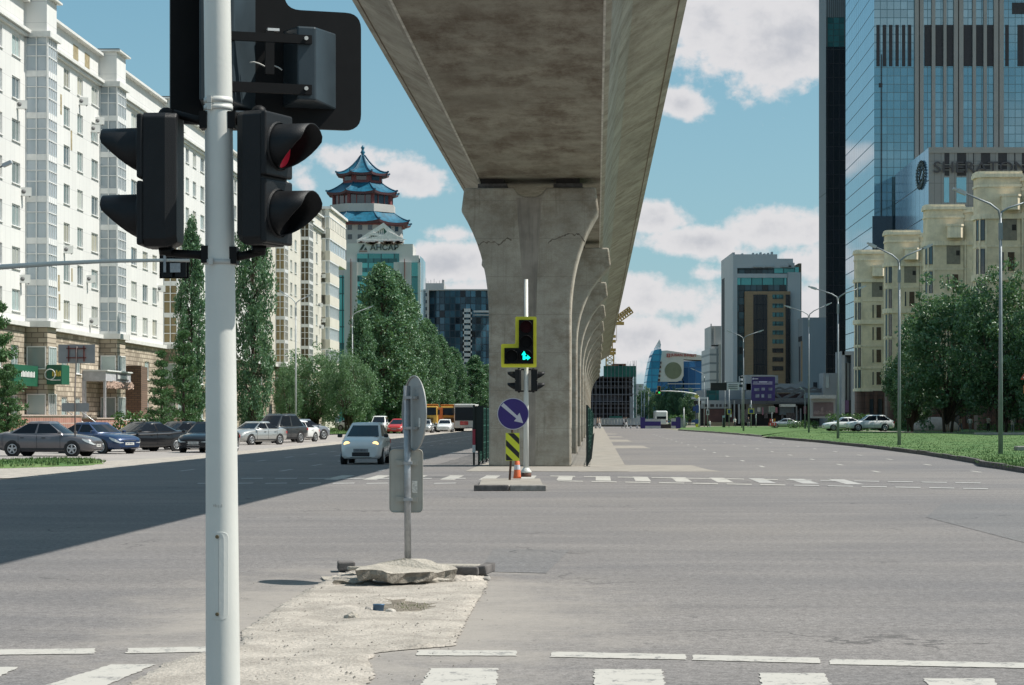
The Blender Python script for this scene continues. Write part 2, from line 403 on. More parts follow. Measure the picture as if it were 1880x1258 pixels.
# sand patch left by a removed traffic island in the foreground
def ragged(poly, step=.12, amp=.05, seed=1):
    rnd = random.Random(seed); o = []
    for i, p in enumerate(poly):
        a = Vector(p); b = Vector(poly[(i + 1) % len(poly)]); n = max(1, int((b - a).length / step)); d = (b - a); nr = Vector((-d.y, d.x)).normalized()
        for k in range(n):
            o.append(tuple(a + d * (k / n) + nr * rnd.uniform(-amp, amp)))
    return o
sp_ = gp([(588, 1072), (600, 1061), (740, 1056), (895, 1058), (894, 1076), (868, 1120), (833, 1187), (770, 1192), (690, 1200), (676, 1215), (688, 1240), (672, 1262), (640, 1330), (350, 1330), (235, 1258), (300, 1222), (360, 1204), (440, 1188), (445, 1160), (520, 1110)])
rpoly = ragged(sp_, .05, .016, 3)
def sand_sheet():
    xs = [p[0] for p in rpoly]; ys = [p[1] for p in rpoly]
    bm = bmesh.new(); vs = [bm.verts.new((p[0], p[1], .006)) for p in rpoly]; f = bm.faces.new(vs)
    bmesh.ops.triangulate(bm, faces=[f])
    for _ in range(5):
        long = [e for e in bm.edges if e.calc_length() > .11]
        if not long: break
        bmesh.ops.subdivide_edges(bm, edges=long, cuts=1)
    bmesh.ops.triangulate(bm, faces=bm.faces[:])
    from mathutils import noise as mn
    hole = G(728, 1117)
    for v in bm.verts:
        if v.is_boundary: continue
        h = .006 + .012 + .022 * (mn.noise(Vector((v.co.x * 2.2, v.co.y * 1.4, 0))) + .6 * mn.noise(Vector((v.co.x * 7, v.co.y * 5, 3))))
        dx = (v.co.x - hole.x) / .34; dy = (v.co.y - hole.y) / .55; r2 = dx * dx + dy * dy
        h -= .045 * math.exp(-r2 * 1.6)
        h += .02 * math.exp(-((r2 - 1.6) ** 2) * 3)
        v.co.z = max(.0055, h)
    for fa in bm.faces:
        fa.smooth = True; c_ = fa.calc_center_median(); dx = (c_.x - hole.x - .05) / .27; dy = (c_.y - hole.y) / .66
        if dx * dx + dy * dy + .8 * mn.noise(Vector((c_.x * 9, c_.y * 7, 1))) < .8: fa.material_index = 1  # darker soil; the shallow hollow's shade is put into this colour too
    me = bpy.data.meshes.new('sand_patch'); bm.to_mesh(me); bm.free(); me.materials.append(SAND); me.materials.append(pm('shaded_soil', (.235, .205, .165), .95, var=.25, scale=9, bump=1.0, bscale=40, fine=.3, spec=.2))
    return up(link('sand_patch', me))
o = sand_sheet(); o['kind'] = 'structure'
# strips of drifted dust at the edge of the left carriageway
up(struct('dust_verge', sheet(ragged(rp([(-15.75, 58), (-15.75, 330), (-17.4, 330), (-17.6, 90), (-19.5, 72), (-19, 58)]), .9, .12, 5), .006), SAND))

# ------------------------------------------------------------ painted markings (one sheet)
mk = MB(); mkw = MB()
def line(px0, px1, half_y, mb): # long dash between two picture points, with half thickness in pixels
    (x0, y0), (x1, y1) = px0, px1
    sheet(ragged(gp([(x0, y0 + half_y), (x1, y1 + half_y), (x1 - 2, y1 - half_y), (x0 + 4, y0 - half_y)]), .05, .010, int(x0) + 99), .005, mb)
for a, b in (((-40, 1199), (176, 1196.5)), ((231, 1196), (384, 1193)), ((765, 1199.5), (949, 1200.5)), ((1009, 1202.5), (1260, 1207.5)), ((1270, 1208), (1506, 1214)), ((1522, 1216), (1930, 1224))):
    line(a, b, 4.9, mk)
for (xa, xb, yt, xc, xd, sk) in ((790, 914, 1228, 770, 912, 0), (1090, 1216, 1230, 1092, 1222, 0), (1392, 1512, 1237, 1404, 1536, 0), (1695, 1822, 1247, 1722, 1856, 0), (204, 286, 1221, 90, 200, 0), (-30, 34, 1226, -120, -40, 0)):
    yb = 1330; k = (yb - yt) / (1258 - yt) if yt < 1258 else 1
    sheet(ragged(gp([(xa, yt), (xb, yt), (xb + (xd - xb) * 1.5, yt + 55), (xa + (xc - xa) * 1.5, yt + 55)]), .05, .011, int(xa) + 50), .005, mk)
# far crossing
for k in range(-6, 8):
    u = -.84 + 1.035 * k; v1 = 61.4 - max(0, u + 1.3) * .45
    if -2.9 < u < -1.9: continue
    sheet(rp([(u - .2, v1 - 4.2), (u + .2, v1 - 4.2 - .18), (u + .2, v1 - .18), (u - .2, v1)]), .005, mk if u < 4 else mkw)
for i in range(14):       # edge dashes of the far crossing
    x0 = 1010 + i * 62
    if x0 > 1800: break
    yy = 874.5 + (x0 - 1010) * .0165
    mb_ = mk if x0 < 1400 else mkw
    sheet(gp([(x0, yy + .7), (x0 + 46, yy + 1.4), (x0 + 46, yy + .1), (x0, yy - .5)]), .009, mb_)
    y2 = 883.5 + (x0 - 1010) * .0185
    sheet(gp([(x0 + 14, y2 + .8), (x0 + 60, y2 + 1.6), (x0 + 60, y2 + .2), (x0 + 14, y2 - .6)]), .009, mb_)
for i in range(9):
    x0 = 380 + i * 62
    if 860 < x0 < 1010: continue
    sheet(gp([(x0, 880), (x0 + 40, 879.6), (x0 + 42, 878.2), (x0 + 2, 878.6)]), .009, mkw)
    sheet(gp([(x0 - 18, 888.6), (x0 + 22, 888), (x0 + 24, 886.6), (x0 - 16, 887.2)]), .005, mkw)
# lane dashes, right and left carriageways
for u in (5.6, 8.55, 11.6):
    for k in range(16):
        v = 62.5 + k * 9.7 + (0 if u < 6 else 3)
        if v < 66 and u < 8: continue
        sheet(rp([(u - .06, v), (u + .06, v), (u + .06, v + 1.7), (u - .06, v + 1.7)]), .005, mk)
for u, L, S in ((-9.7, 2.6, 7.5), (-12.8, 2.4, 7.5), (-6.7, 2.0, 8.5)):
    for k in range(26):
        v = 66 + k * S
        sheet(rp([(u - .07, v), (u + .07, v), (u + .07, v + L), (u - .07, v + L)]), .005, mkw)
sheet(rp([(-11.25, 92), (-11.12, 92), (-11.12, 300), (-11.25, 300)]), .005, mkw)
up(struct('road_markings', mk, PAINT)); up(struct('worn_road_markings', mkw, PAINT_W))

# ------------------------------------------------------------ grass and kerbs
LZ = .13
lawn = [tuple(p[:2]) for p in KR]
lawn_poly = lawn + [tuple(p[:2]) for p in [G(1400, 803.2), G(1440, 796), G(1520, 789.5)]] + rp([(24, 300), (40, 300), (75, 225)]) + [(75, 80)]
mb = MB(); n = len(lawn_poly)
mb.add([(x, y, LZ) for x, y in lawn_poly], [tuple(range(n))])
up(struct('lawn', mb, GRASS))
far_lawn = [tuple(p[:2]) for p in KR2] + rp([(13.0, 330), (22, 380), (60, 380), (60, 300), (24, 300)]) + [tuple(G(1520, 789.2)[:2]), tuple(G(1440, 795.6)[:2])]
mb = MB(); mb.add([(x, y, LZ) for x, y in far_lawn], [tuple(range(len(far_lawn)))]); up(struct('far_lawn', mb, GRASS))
def kerb_run(pts, w, h, z0=-.01):
    mb = MB(); pts = [Vector((p[0], p[1], 0)) for p in pts]; rnd = random.Random(4)
    for a, b in zip(pts, pts[1:]):
        L = (b - a).length; k = max(1, round(L / 3.0)); d = (b - a) / k; nr = Vector((d.y, -d.x, 0)).normalized()
        for i in range(k):
            p = a + d * i; e = p + d * .985; j = rnd.uniform(-.015, .015); hh = h + rnd.uniform(-.02, .015)
            q = [p + nr * j, e + nr * j, e + nr * (j + w), p + nr * (j + w)]
            mb.hexa([(v.x, v.y, z0) for v in q] + [(v.x, v.y, hh) for v in q])
    return mb
struct('kerb', kerb_run(KR, .16, .17), KERB_D); struct('far_kerb', kerb_run(KR2, .2, .16), KERB)
lg = ragged(gp([(-60, 851), (60, 847), (140, 846), (176, 848), (188, 852.5), (150, 856), (60, 859), (-60, 862)]), .5, .12, 9)
def mound(name, poly, z, m, rise=.12, sub=.8):
    bm = bmesh.new(); vs = [bm.verts.new((p[0], p[1], z)) for p in poly]; f = bm.faces.new(vs); bmesh.ops.triangulate(bm, faces=[f])
    for _ in range(4):
        lo = [e for e in bm.edges if e.calc_length() > sub]
        if not lo: break
        bmesh.ops.subdivide_edges(bm, edges=lo, cuts=1); bmesh.ops.triangulate(bm, faces=bm.faces[:])
    for v in bm.verts:
        if not v.is_boundary: v.co.z = z + rise
    me = bpy.data.meshes.new(name); bm.to_mesh(me); bm.free(); me.materials.append(m); o = up(link(name, me)); o['kind'] = 'structure'; return o
mound('grass_verge', lg, .01, GRASS, .10)
up(struct('left_lawn', sheet(rp([(-31.2, 122), (-27.5, 200), (-24.0, 214), (-20.2, 226), (-19.5, 420), (-80, 420), (-80, 118)]), .10), GRASS))

# blades of grass standing up from the lawns (one mass)
def tufts(name, pts, h, seed, col, kind='stuff'):
    rnd = random.Random(seed); mb = MB()
    for p in pts:
        for _ in range(3):
            a = rnd.uniform(0, math.pi); w = rnd.uniform(.02, .05) * (h / .15); hh = h * rnd.uniform(.5, 1.25); x = p[0] + rnd.uniform(-.2, .2); y = p[1] + rnd.uniform(-.2, .2)
            lx, ly = rnd.uniform(-.4, .4) * hh, rnd.uniform(-.4, .4) * hh
            mb.add([(x - w * math.cos(a), y - w * math.sin(a), p[2]), (x + w * math.cos(a), y + w * math.sin(a), p[2]), (x + lx, y + ly, p[2] + hh)], [(0, 1, 2)])
    o = mb.build(name, col, fix=False); o['kind'] = kind; return o
def inside(p, poly):
    x, y = p; c = False; n = len(poly)
    for i in range(n):
        x1, y1 = poly[i][:2]; x2, y2 = poly[(i + 1) % n][:2]
        if (y1 > y) != (y2 > y) and x < (x2 - x1) * (y - y1) / (y2 - y1) + x1: c = not c
    return c
rnd = random.Random(11); pts = []
while len(pts) < 9000:
    y = 66 + 190 * rnd.random() ** 1.7; x = rnd.uniform(12, min(70, y * .28))
    if inside((x, y), lawn_poly): pts.append((x, y, LZ - .01))
tufts('lawn_grass', pts, .07, 1, GRASS)
pts = []
while len(pts) < 1100:
    x = rnd.uniform(-24, -12); y = rnd.uniform(66, 92)
    if inside((x, y), lg): pts.append((x, y, .06))
tufts('verge_grass', pts, .12, 2, GRASS)
pts = []
ll = rp([(-31.0, 124), (-27.5, 200), (-24.0, 214), (-20.2, 226), (-19.5, 420), (-45, 420), (-45, 124)])
while len(pts) < 5000:
    x = rnd.uniform(-46, 0); y = rnd.uniform(122, 330)
    if inside((x, y), ll): pts.append((x, y, .09))
tufts('left_lawn_grass', pts, .16, 3, GRASS)

# ------------------------------------------------------------ elevated railway
def concrete_mat(name, col, stain, amount, xs=1.0, joint=0.0, axis_band=False):
    m = bpy.data.materials.new(name); m.use_nodes = True; MATS[name] = m
    q = NT(m.node_tree); b = q.n['Principled BSDF']; co = q.new('ShaderNodeTexCoord').outputs['Object']
    c = q.mix(q.ramp(q.noise(co, .5, 6, .65), .3, .72), c4([x * .82 for x in col]), c4([x * 1.14 for x in col]))
    st = q.noise(q.scale(co, .9, .34 if xs < 1 else .6, 1.3), 1.0, 12, .76, .0)
    lg = q.ramp(q.noise(co, .22, 3, .6), .30, .62)
    c = q.mix(q.math('MULTIPLY', q.math('MULTIPLY', q.ramp(st, .38, .66), q.math('ADD', .45, q.math('MULTIPLY', lg, .55))), amount), c, c4(stain))
    st2 = q.noise(q.scale(co, .8, 1.6, .8), 1.7, 7, .75)
    c = q.mix(q.math('MULTIPLY', q.ramp(st2, .54, .70), amount * .35), c, c4([x * .8 for x in stain]))
    st3 = q.noise(q.scale(co, 6.0, 6.0, .35), 1.1, 4, .6)
    c = q.mix(q.math('MULTIPLY', q.ramp(st3, .55, .75), amount * .45), c, c4([x * .75 for x in stain]))
    fine = q.noise(co, 30, 4, .7)
    c = q.mix(1.0, c, q.mix(q.ramp(fine, .3, .7), (.88, .88, .88, 1), (1.08, 1.08, 1.08, 1)), 'MULTIPLY')
    if joint:
        sp = q.new('ShaderNodeSeparateXYZ'); q.l.new(co, sp.inputs[0])
        fr = q.math('FRACT', q.math('DIVIDE', sp.outputs[2], joint)); l_ = q.math('LESS_THAN', fr, .016)
        fy = q.math('FRACT', q.math('ADD', q.math('DIVIDE', q.math('ADD', sp.outputs[0], .9), 1.37), .0)); l2 = q.math('MULTIPLY', q.math('LESS_THAN', fy, .012), .5)
        c = q.mix(q.math('MULTIPLY', q.math('MAXIMUM', l_, l2), .38), c, c4([x * .4 for x in col]))
    q.l.new(c, b.inputs['Base Color']); b.inputs['Roughness'].default_value = .9; b.inputs['Specular IOR Level'].default_value = .25
    bn = q.new('ShaderNodeBump'); bn.inputs['Strength'].default_value = .35; bn.inputs['Distance'].default_value = .03
    q.l.new(q.noise(co, 7, 6, .7), bn.inputs['Height']); q.l.new(bn.outputs[0], b.inputs['Normal'])
    return m
CONC = concrete_mat('concrete_pier', (.44, .405, .34), (.205, .165, .12), .85, 1.0, joint=1.28)
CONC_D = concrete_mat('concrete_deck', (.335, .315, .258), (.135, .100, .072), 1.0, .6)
CONC_W = concrete_mat('concrete_wing', (.43, .405, .34), (.20, .17, .13), .8, 1.0)
DARK = pm('dark_recess', (.035, .03, .028), .9, var=.3)
# deck: cross section in (u, z); bottom of the box, sloping webs, wings, parapets
ZB = CH + 8.1; ZT = CH + 10.5; UC = -1.9
sec = [(-2.05, 0.0), (-2.22, .10), (-2.48, .95), (-2.75, 1.45), (-3.3, 1.78), (-4.17, 2.30), (-4.17, 3.05), (-3.95, 3.05), (-3.95, 2.75), (3.95, 2.75), (3.95, 3.05), (4.17, 3.05), (4.17, 2.30), (3.3, 1.78), (2.75, 1.45), (2.48, .95), (2.22, .10), (2.05, 0.0)]
PIER_V = [72.7, 98.6, 123.5, 148.5, 173.5, 198.5, 224, 250, 276, 302, 330, 360]
spans = [(16, PIER_V[0] + 1.1)] + [(PIER_V[i] + 1.1, PIER_V[i + 1] + 1.1) for i in range(len(PIER_V) - 1)]
GROOVE = pm('groove_brown', (.17, .13, .09), .9); CHAM = pm('edge_pale', (.56, .54, .48), .85, var=.25, scale=2.5)
RAILS = pm('steel_rail', (.2, .18, .16), .5, metal=.8)
LABELS_SPAN = 'concrete viaduct span {} from the nearest end, wings flaring over the road'
ords = ['first', 'second', 'third', 'fourth', 'fifth', 'sixth', 'seventh', 'eighth', 'ninth', 'tenth', 'eleventh', 'twelfth']
def deck_span(v0, v1, lab):
    root = thing('viaduct_span', lab, 'viaduct', R(UC, v0, ZB), RA, 'spans of the elevated railway')
    L = v1 - v0 - .06; ny = max(2, int(L / 3.2)); loops = []
    loops = [[(p, L * i / ny, q) for p, q in sec] for i in range(ny + 1)]
    mb = MB(); mb.loft(loops, 0, smooth=False)
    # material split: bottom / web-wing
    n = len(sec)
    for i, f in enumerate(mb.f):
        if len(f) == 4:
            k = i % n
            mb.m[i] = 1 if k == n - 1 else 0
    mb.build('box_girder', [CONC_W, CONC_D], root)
    w = MB(); w.box(-4.06, L / 2, 3.05 + .28, .12, L, .55)
    w.build('parapet', CONC_W, root)
    w = MB(); w.box(4.06, L / 2, 3.05 + .1, .10, L, .2); w.build('parapet', CONC_W, root)
    # drip groove lines under the wing tips
    g = MB(); g.box(3.95, L / 2, 2.16, .03, L, .02); g.build('drip_groove', GROOVE, root); g = MB(); g.box(-3.95, L / 2, 2.16, .03, L, .02); g.build('drip_groove', GROOVE, root)
    for s_ in (-1, 1):
        g = MB(); g.bar((s_ * 2.075, 0, .012), (s_ * 2.075, L, .012), .05, .05); g.build('edge_chamfer', CHAM, root)
    return root
for i, (a, b) in enumerate(spans):
    lab = ('nearest concrete viaduct span passing overhead, its stained underside filling the top of the view' if i == 0 else
           'concrete viaduct span resting on the %s pier and running on to the %s' % (ords[i - 1], ords[i]))
    deck_span(a, b, lab)

def pier(v, shaft_l, shaft_r, cap_l, cap_r, lab, T=2.2, first=False):
    """outline in (u, z) measured from the picture for the nearest pier"""
    uc = (shaft_l + shaft_r) / 2; root = thing('viaduct_pier', lab, 'pier', R(uc, v, 0), RA, 'piers of the elevated railway')
    a = (shaft_r - shaft_l) / 2; c = (cap_r - cap_l) / 2; H = 9.28 + .13; TZ = 8.62
    prof = [(a, 0.0), (a, 4.6)]
    for k in range(1, 11):
        s_ = k / 10.0; prof.append((a + (c - a) * (s_ ** 2.3), 4.6 + (TZ - 4.6) * s_ ** .86))
    prof.append((c - .10, H))
    # half outlines with a notch for the drainage trough in the middle
    notch = [(.52, H), (.50, H - .06), (.40, H - .22), (.2, H - .30), (-.2, H - .30), (-.40, H - .22), (-.50, H - .06), (-.52, H)]
    poly = prof + notch + [(-p, q) for p, q in reversed(prof)]
    mb = MB(); mb.prism(poly, lambda p, q, t_: (p, t_, q), 0.0, T)
    o = mb.build('shaft', CONC, root); bevel(o, .07, 2)
    # shallow central flute drawn flat, its shade put into the panel's darker colour
    fl = MB()
    fl.prism([(-.46, H - .34), (.40, H - .34), (.24, 6.2), (.19, 4.0), (.19, .05), (-.19, .05), (-.19, 4.0), (-.24, 6.2)], lambda p, q, t_: (p, t_, q), -.004, .02)
    fl.build('flute', pm('concrete_flute_shade', (.30, .265, .225), .9, var=.2, scale=1.2, streak=.6), root)
    if first:
        rnd = random.Random(2)
        for xa, xb in ((-1.75, -.62), (.62, 1.85)):
            cj = MB(); n_ = 26; zz = 7.45 + (.1 if xa > 0 else 0); lo, hi = [], []
            for k in range(n_ + 1):
                x = xa + (xb - xa) * k / n_; zz += rnd.uniform(-.055, .055) + .025 * math.sin(k * .7); zz = min(7.85, max(7.2, zz)); w_ = rnd.uniform(.008, .045); lo.append((x, -.003, zz - w_)); hi.append((x, -.003, zz + w_ * .6))
            cj.loft([lo, hi], closed=False, caps=False, smooth=False); cj.build('cast_joint', pm('joint_dark', (.17, .14, .11), .95, var=.4, scale=6), root, fix=False)
    for s_ in (-1, 1):
        b2 = MB(); b2.boxb(s_ * 1.28, T * .5, H - .01, .98, T * .8, .17); b2.boxb(s_ * 1.28, T * .5, H + .16, .80, T * .7, ZB - H - .16 - .005, 1); b2.build('bearing', [KERB_D, DARK], root)
    return root
PL = []
for i, v in enumerate(PIER_V):
    lab = ('nearest concrete pier with a flared head behind the traffic light and blue arrow sign' if i == 0 else
           'flared concrete pier, %s from the front of the row under the viaduct' % ords[i])
    if i == 0: p = pier(v, -3.61, -.84, -4.50, .14, lab, first=True)
    else: p = pier(v, -3.70, -.86, -5.2, .72, lab)
# ------------------------------------------------------------ buildings: helpers
WHITE_F = pm('white_frame', (.72, .72, .70), .5, var=.05)
PANE = glass('window_pane', (.26, .32, .31), .08, wav=0, spec=.8, var=.45)
PANE_C = glass('curtain_pane', (.42, .44, .40), .25, spec=.5, var=.2); PANE_C2 = glass('curtain_pane_warm', (.36, .35, .28), .25, spec=.5, var=.25); PANE_N = glass('dark_pane', (.10, .13, .14), .08, spec=.8, var=.4)
PANE_BL = glass('bay_glass', (.40, .46, .50), .08, spec=.9, var=.25, scale=.25)
PANE_BR = glass('bronze_glass', (.15, .115, .055), .12, spec=.4, var=.75, scale=.42)
PANE_DK = glass('dark_glass', (.035, .045, .055), .06, spec=.9, var=.4)
WALL_W = gridmat('white_panel_wall', (.70, .695, .665), (.53, .525, .51), 1.15, 1.45, .02, 'YZ', rough=.6, metal=0, var=.025, bump=.1)
CORN = pm('white_cornice', (.65, .645, .615), .6, var=.06, scale=1, streak=.25, dirt=(.45, .44, .41))
STONE = gridmat('split_stone', (.33, .275, .21), (.19, .155, .115), .85, .36, .035, 'YZ', rough=.95, metal=0, var=.17, offset=.5, bump=.9, lrough=.95, row2=(.43, .37, .29))
STONE_X = gridmat('split_stone_end', (.36, .30, .225), (.19, .155, .115), .85, .36, .035, 'XZ', rough=.95, metal=0, var=.17, offset=.5, bump=.9, lrough=.95, row2=(.43, .37, .29))
ROOF_D = pm('dark_roofing', (.05, .05, .05), .8)
AC_W = pm('ac_casing', (.66, .66, .63), .6, var=.05)
BROWN = gridmat('brown_brick', (.15, .095, .065), (.08, .06, .05), .5, .18, .02, 'XZ', rough=.9, metal=0, var=.15, offset=.5, bump=.3, lrough=.9)
def U_at(v, px): k = (px - CX) / F; return v * (k * CT - ST) / (CT + k * ST)

WMESH = {}
def window(root, loc, rz, w, h, fm, pm_, style='cross', fr=.07):
    """a window facing its own -y: frame with mullions, and the pane as its child"""
    key = (round(w, 2), round(h, 2), fm.name, pm_.name, style)
    if key not in WMESH:
        mb = MB(); d = .09
        mb.box(0, 0, fr / 2, w, d, fr); mb.box(0, 0, h - fr / 2, w, d, fr)
        mb.box(-w / 2 + fr / 2, 0, h / 2, fr, d, h - 2 * fr); mb.box(w / 2 - fr / 2, 0, h / 2, fr, d, h - 2 * fr)
        if style == 'cross': mb.box(w * .12, .0, h / 2, fr * .8, d * .8, h - 2 * fr)
        if style == 'multi':
            for k in range(1, 4): mb.box(-w / 2 + w * k / 4, 0, h / 2, fr * .8, d * .8, h - 2 * fr)
        if style == 'sill' or style == 'cross': mb.box(0, -.09, -.03, w + .16, .26, .07)
        me = mb.mesh('window'); me.materials.append(fm)
        pb_ = MB(); pb_.box(0, .02, h / 2, w - 2 * fr, .02, h - 2 * fr); mp = pb_.mesh('pane'); mp.materials.append(pm_)
        WMESH[key] = (me, mp)
    me, mp = WMESH[key]
    o = link('window', me, root, loc, rz); link('pane', mp, o)
    return o
def facade(mb, fn, s0, s1, z0, z1, cols, rows, depth=.22, m=0, m2=None):
    """wall skin with real openings; fn(s, z, inset)->xyz. cols/rows: lists of (a,b) openings"""
    ss = sorted({s0, s1, *[x for c in cols for x in c]}); zz = sorted({z0, z1, *[x for r in rows for x in r]})
    ss = [x for x in ss if s0 <= x <= s1]; zz = [x for x in zz if z0 <= x <= z1]
    for i in range(len(ss) - 1):
        for j in range(len(zz) - 1):
            a, b, c, d = ss[i], ss[i + 1], zz[j], zz[j + 1]
            op = any(q[0] <= a + 1e-6 and b <= q[1] + 1e-6 for q in cols) and any(q[0] <= c + 1e-6 and d <= q[1] + 1e-6 for q in rows)
            if not op: mb.add([fn(a, c, 0), fn(b, c, 0), fn(b, d, 0), fn(a, d, 0)], [(0, 1, 2, 3)], m)
            else:
                k = m if m2 is None else m2
                A, B, C, D = fn(a, c, 0), fn(b, c, 0), fn(b, d, 0), fn(a, d, 0); E, Fq, Gq, H = fn(a, c, depth), fn(b, c, depth), fn(b, d, depth), fn(a, d, depth)
                mb.add([A, B, C, D, E, Fq, Gq, H], [(0, 1, 5, 4), (1, 2, 6, 5), (2, 3, 7, 6), (3, 0, 4, 7), (4, 5, 6, 7)], k)
def ac_unit(root, loc, rz=0.0):
    if 'ac' not in WMESH:
        mb = MB(); mb.boxb(0, 0, 0, .82, .32, .58); mb.lathe([(.15, 0), (.15, .012)], 14, (0, 0, 0), 1)
        # fan grille on the face looking -y
        mb.v[-28:] = [(x - .12, -.162 - z * .5, .29 + y) for x, y, z in mb.v[-28:]]
        mb.boxb(-.3, .02, -.06, .06, .4, .06, 1); mb.boxb(.3, .02, -.06, .06, .4, .06, 1)
        me = mb.mesh('air_conditioner'); me.materials.append(AC_W); me.materials.append(pm('ac_grille', (.16, .16, .16), .7)); WMESH['ac'] = me
    return link('air_conditioner', WMESH['ac'], root, loc, rz)

# ------------------------------------------------------------ left: white apartment block on a stone base
UF = -39.5
def apartment(name, label, v0, v1, zb, ztop, nst, cols_px, bays, base_cols, wall, zattic, acs, stone_h=True, seed=1, stylef='cross'):
    root = thing(name, label, 'apartment block', R(UF, v0, 0), RA)
    L = v1 - v0; fl = (ztop - zb) / nst
    fn = lambda s, z, i: (-i, s, z)
    cols = [(V_at(UF, a) - v0, V_at(UF, b) - v0) for a, b in cols_px]; cols = [c for c in cols if c[0] > .2 and c[1] < L - .2]
    rows = [(zb + fl * k + .88, zb + fl * k + 2.36) for k in range(nst)]
    w = MB(); facade(w, fn, 0, L, zb, ztop + zattic, cols, rows, .16)
    w.add([(0, 0, 0), (-16, 0, 0), (-16, 0, ztop + zattic), (0, 0, ztop + zattic)], [(0, 1, 2, 3)])
    w.add([(0, L, 0), (-16, L, 0), (-16, L, ztop + zattic), (0, L, ztop + zattic)], [(0, 1, 2, 3)])
    w.add([(0, 0, ztop + zattic), (0, L, ztop + zattic), (-16, L, ztop + zattic), (-16, 0, ztop + zattic)], [(0, 1, 2, 3)])
    w.build('wall', wall, root, fix=False)
    st = MB(); bcols = [(V_at(UF, a) - v0, V_at(UF, b) - v0) for a, b in base_cols]; bcols = [c for c in bcols if c[0] > .2 and c[1] < L - .2]
    brows = [(1.5, 3.2), (5.0, 6.6)]
    facade(st, fn, 0, L, 0, zb, bcols, brows, .2); st.build('stone_base', STONE, root, fix=False)
    for x_, z_, w_, h_ in ((.14, zb + .05, .5, .30), (.22, ztop + .05, .5, .22), (.12, ztop - .2, .3, .2), (.16, ztop + zattic + .08, .55, .2)):
        co = MB(); co.box(x_, L / 2, z_, w_, L, h_); co.build('cornice', CORN, root)
    wr_ = random.Random(seed)
    for c in cols:
        for r in rows: window(root, (-.12, (c[0] + c[1]) / 2, r[0]), rad(90), c[1] - c[0], r[1] - r[0], WHITE_F, wr_.choice((PANE, PANE, PANE_C, PANE_C2, PANE_N)), stylef)
    for c in bcols:
        for r in brows: window(root, (-.12, (c[0] + c[1]) / 2, r[0]), rad(90), c[1] - c[0], r[1] - r[0], WHITE_F, PANE, 'cross')
    for (xa, xb, xc, gm, roofed) in bays:      # bay: near face xa..xb, front xb..xc in picture columns
        va = V_at(UF, xa); ub = U_at(va, xb); pr = ub - UF; vb = V_at(ub, xc); D = vb - va; y0 = va - v0
        gl = MB(); ch = pr * .35
        plan = [(0, y0), (pr - .001, y0 + .02), (pr, y0 + .05), (pr, y0 + D), (0, y0 + D + ch)]
        gl.prism(plan, lambda p, q, t_: (p, q, t_), zb + .35, ztop - .3)
        g = gl.build('bay_window', gm, root)
        f = MB()
        for k in range(nst):
            z = zb + fl * k
            for dz, hh in ((.0, .30 if k else .5), (1.28, .07), (2.05, .06), (fl - .12, .12)):
                f.boxb(pr / 2, y0 - .02, z + dz, pr + .06, .08, hh); f.boxb(pr + .02, y0 + D / 2, z + dz, .08, D, hh)
        for k in range(3):
            f.boxb(pr * k / 2 * .96 + .04, y0 - .03, zb + .2, .08, .10, ztop - zb - .4)
        n = max(2, round(D / .62))
        for k in range(n + 1): f.boxb(pr + .03, y0 + .04 + (D - .08) * k / n, zb + .2, .10, .07, ztop - zb - .4)
        f.build('mullion', WHITE_F, g)
        # stone foot of the bay, its windows, and the white head above it
        sb = MB(); sb.prism([(0, y0), (pr, y0), (pr, y0 + D), (0, y0 + D)], lambda p, q, t_: (p, q, t_), 0, zb - .1); sb.build('bay_base', STONE_X, root)
        
        for z_, h_ in ((zb - .12, .42), (ztop - .3, .4)): cb = MB(); cb.boxb(pr / 2 + .05, y0 + D / 2, z_, pr + .5, D + .7, h_); cb.build('cornice', CORN, root)
        for z0_, z1_ in ((1.4, 3.3), (5.0, 6.6)):
            window(root, (pr * .5, y0 - .045, z0_), 0, pr * .88, z1_ - z0_, WHITE_F, PANE, 'frame')
            window(root, (pr + .045, y0 + D * .5, z0_), rad(90), D * .86, z1_ - z0_, WHITE_F, PANE, 'multi')
        hd = MB(); hd.boxb(pr / 2 - .6, y0 + D / 2, ztop + .1, pr + 1.2, D + .3, zattic + .25)
        hd.build('bay_head', wall if gm is not PANE_BR else CORN, root)
        rf = MB(); rf.boxb(pr / 2 - .5, y0 + D / 2, ztop + zattic + .36, pr + 1.7, D + 1.0, .13, 0); rf.boxb(pr / 2 - .5, y0 + D / 2, ztop + zattic + .49, pr + 1.5, D + .8, .10, 1)
        rf.build('roof', [CORN, ROOF_D], root)
    for px, py in acs:
        v = V_at(UF, px); d = v * CT - UF * ST; z = CH + (HY - py) * d / F
        ac_unit(root, (.24, v - v0, z - .3), rad(20))
    return root
v0a, v1a = 120.0, V_at(UF, 468)
L1 = apartment('apartment_building', 'long white apartment block on a tan stone base with bluish glazed bays', v0a, v1a, 8.04, 28.3, 7,
    [(-90, -74), (-60, -44), (-12, 4), (22, 37), (117, 128), (142, 152), (168, 180), (241, 251), (262, 271), (280, 288), (341, 347), (354, 360), (368, 375), (384, 389), (398, 403), (412, 416), (430, 434), (444, 448)],
    [(47, 87, 103, PANE_BL, 1), (183, 215, 230, PANE_BL, 1), (300, 325, 334, PANE_BR, 1)],
    [(-60, -44), (-12, 4), (20, 34), (113, 124), (138, 148), (266, 274), (338, 345), (368, 374), (400, 405), (430, 434)], WALL_W, 2.1,
    [(32, 192), (40, 352), (38, 512), (146, 186), (168, 236), (118, 458), (160, 512), (50, 562), (165, 590), (187, 556), (290, 530), (176, 222)])
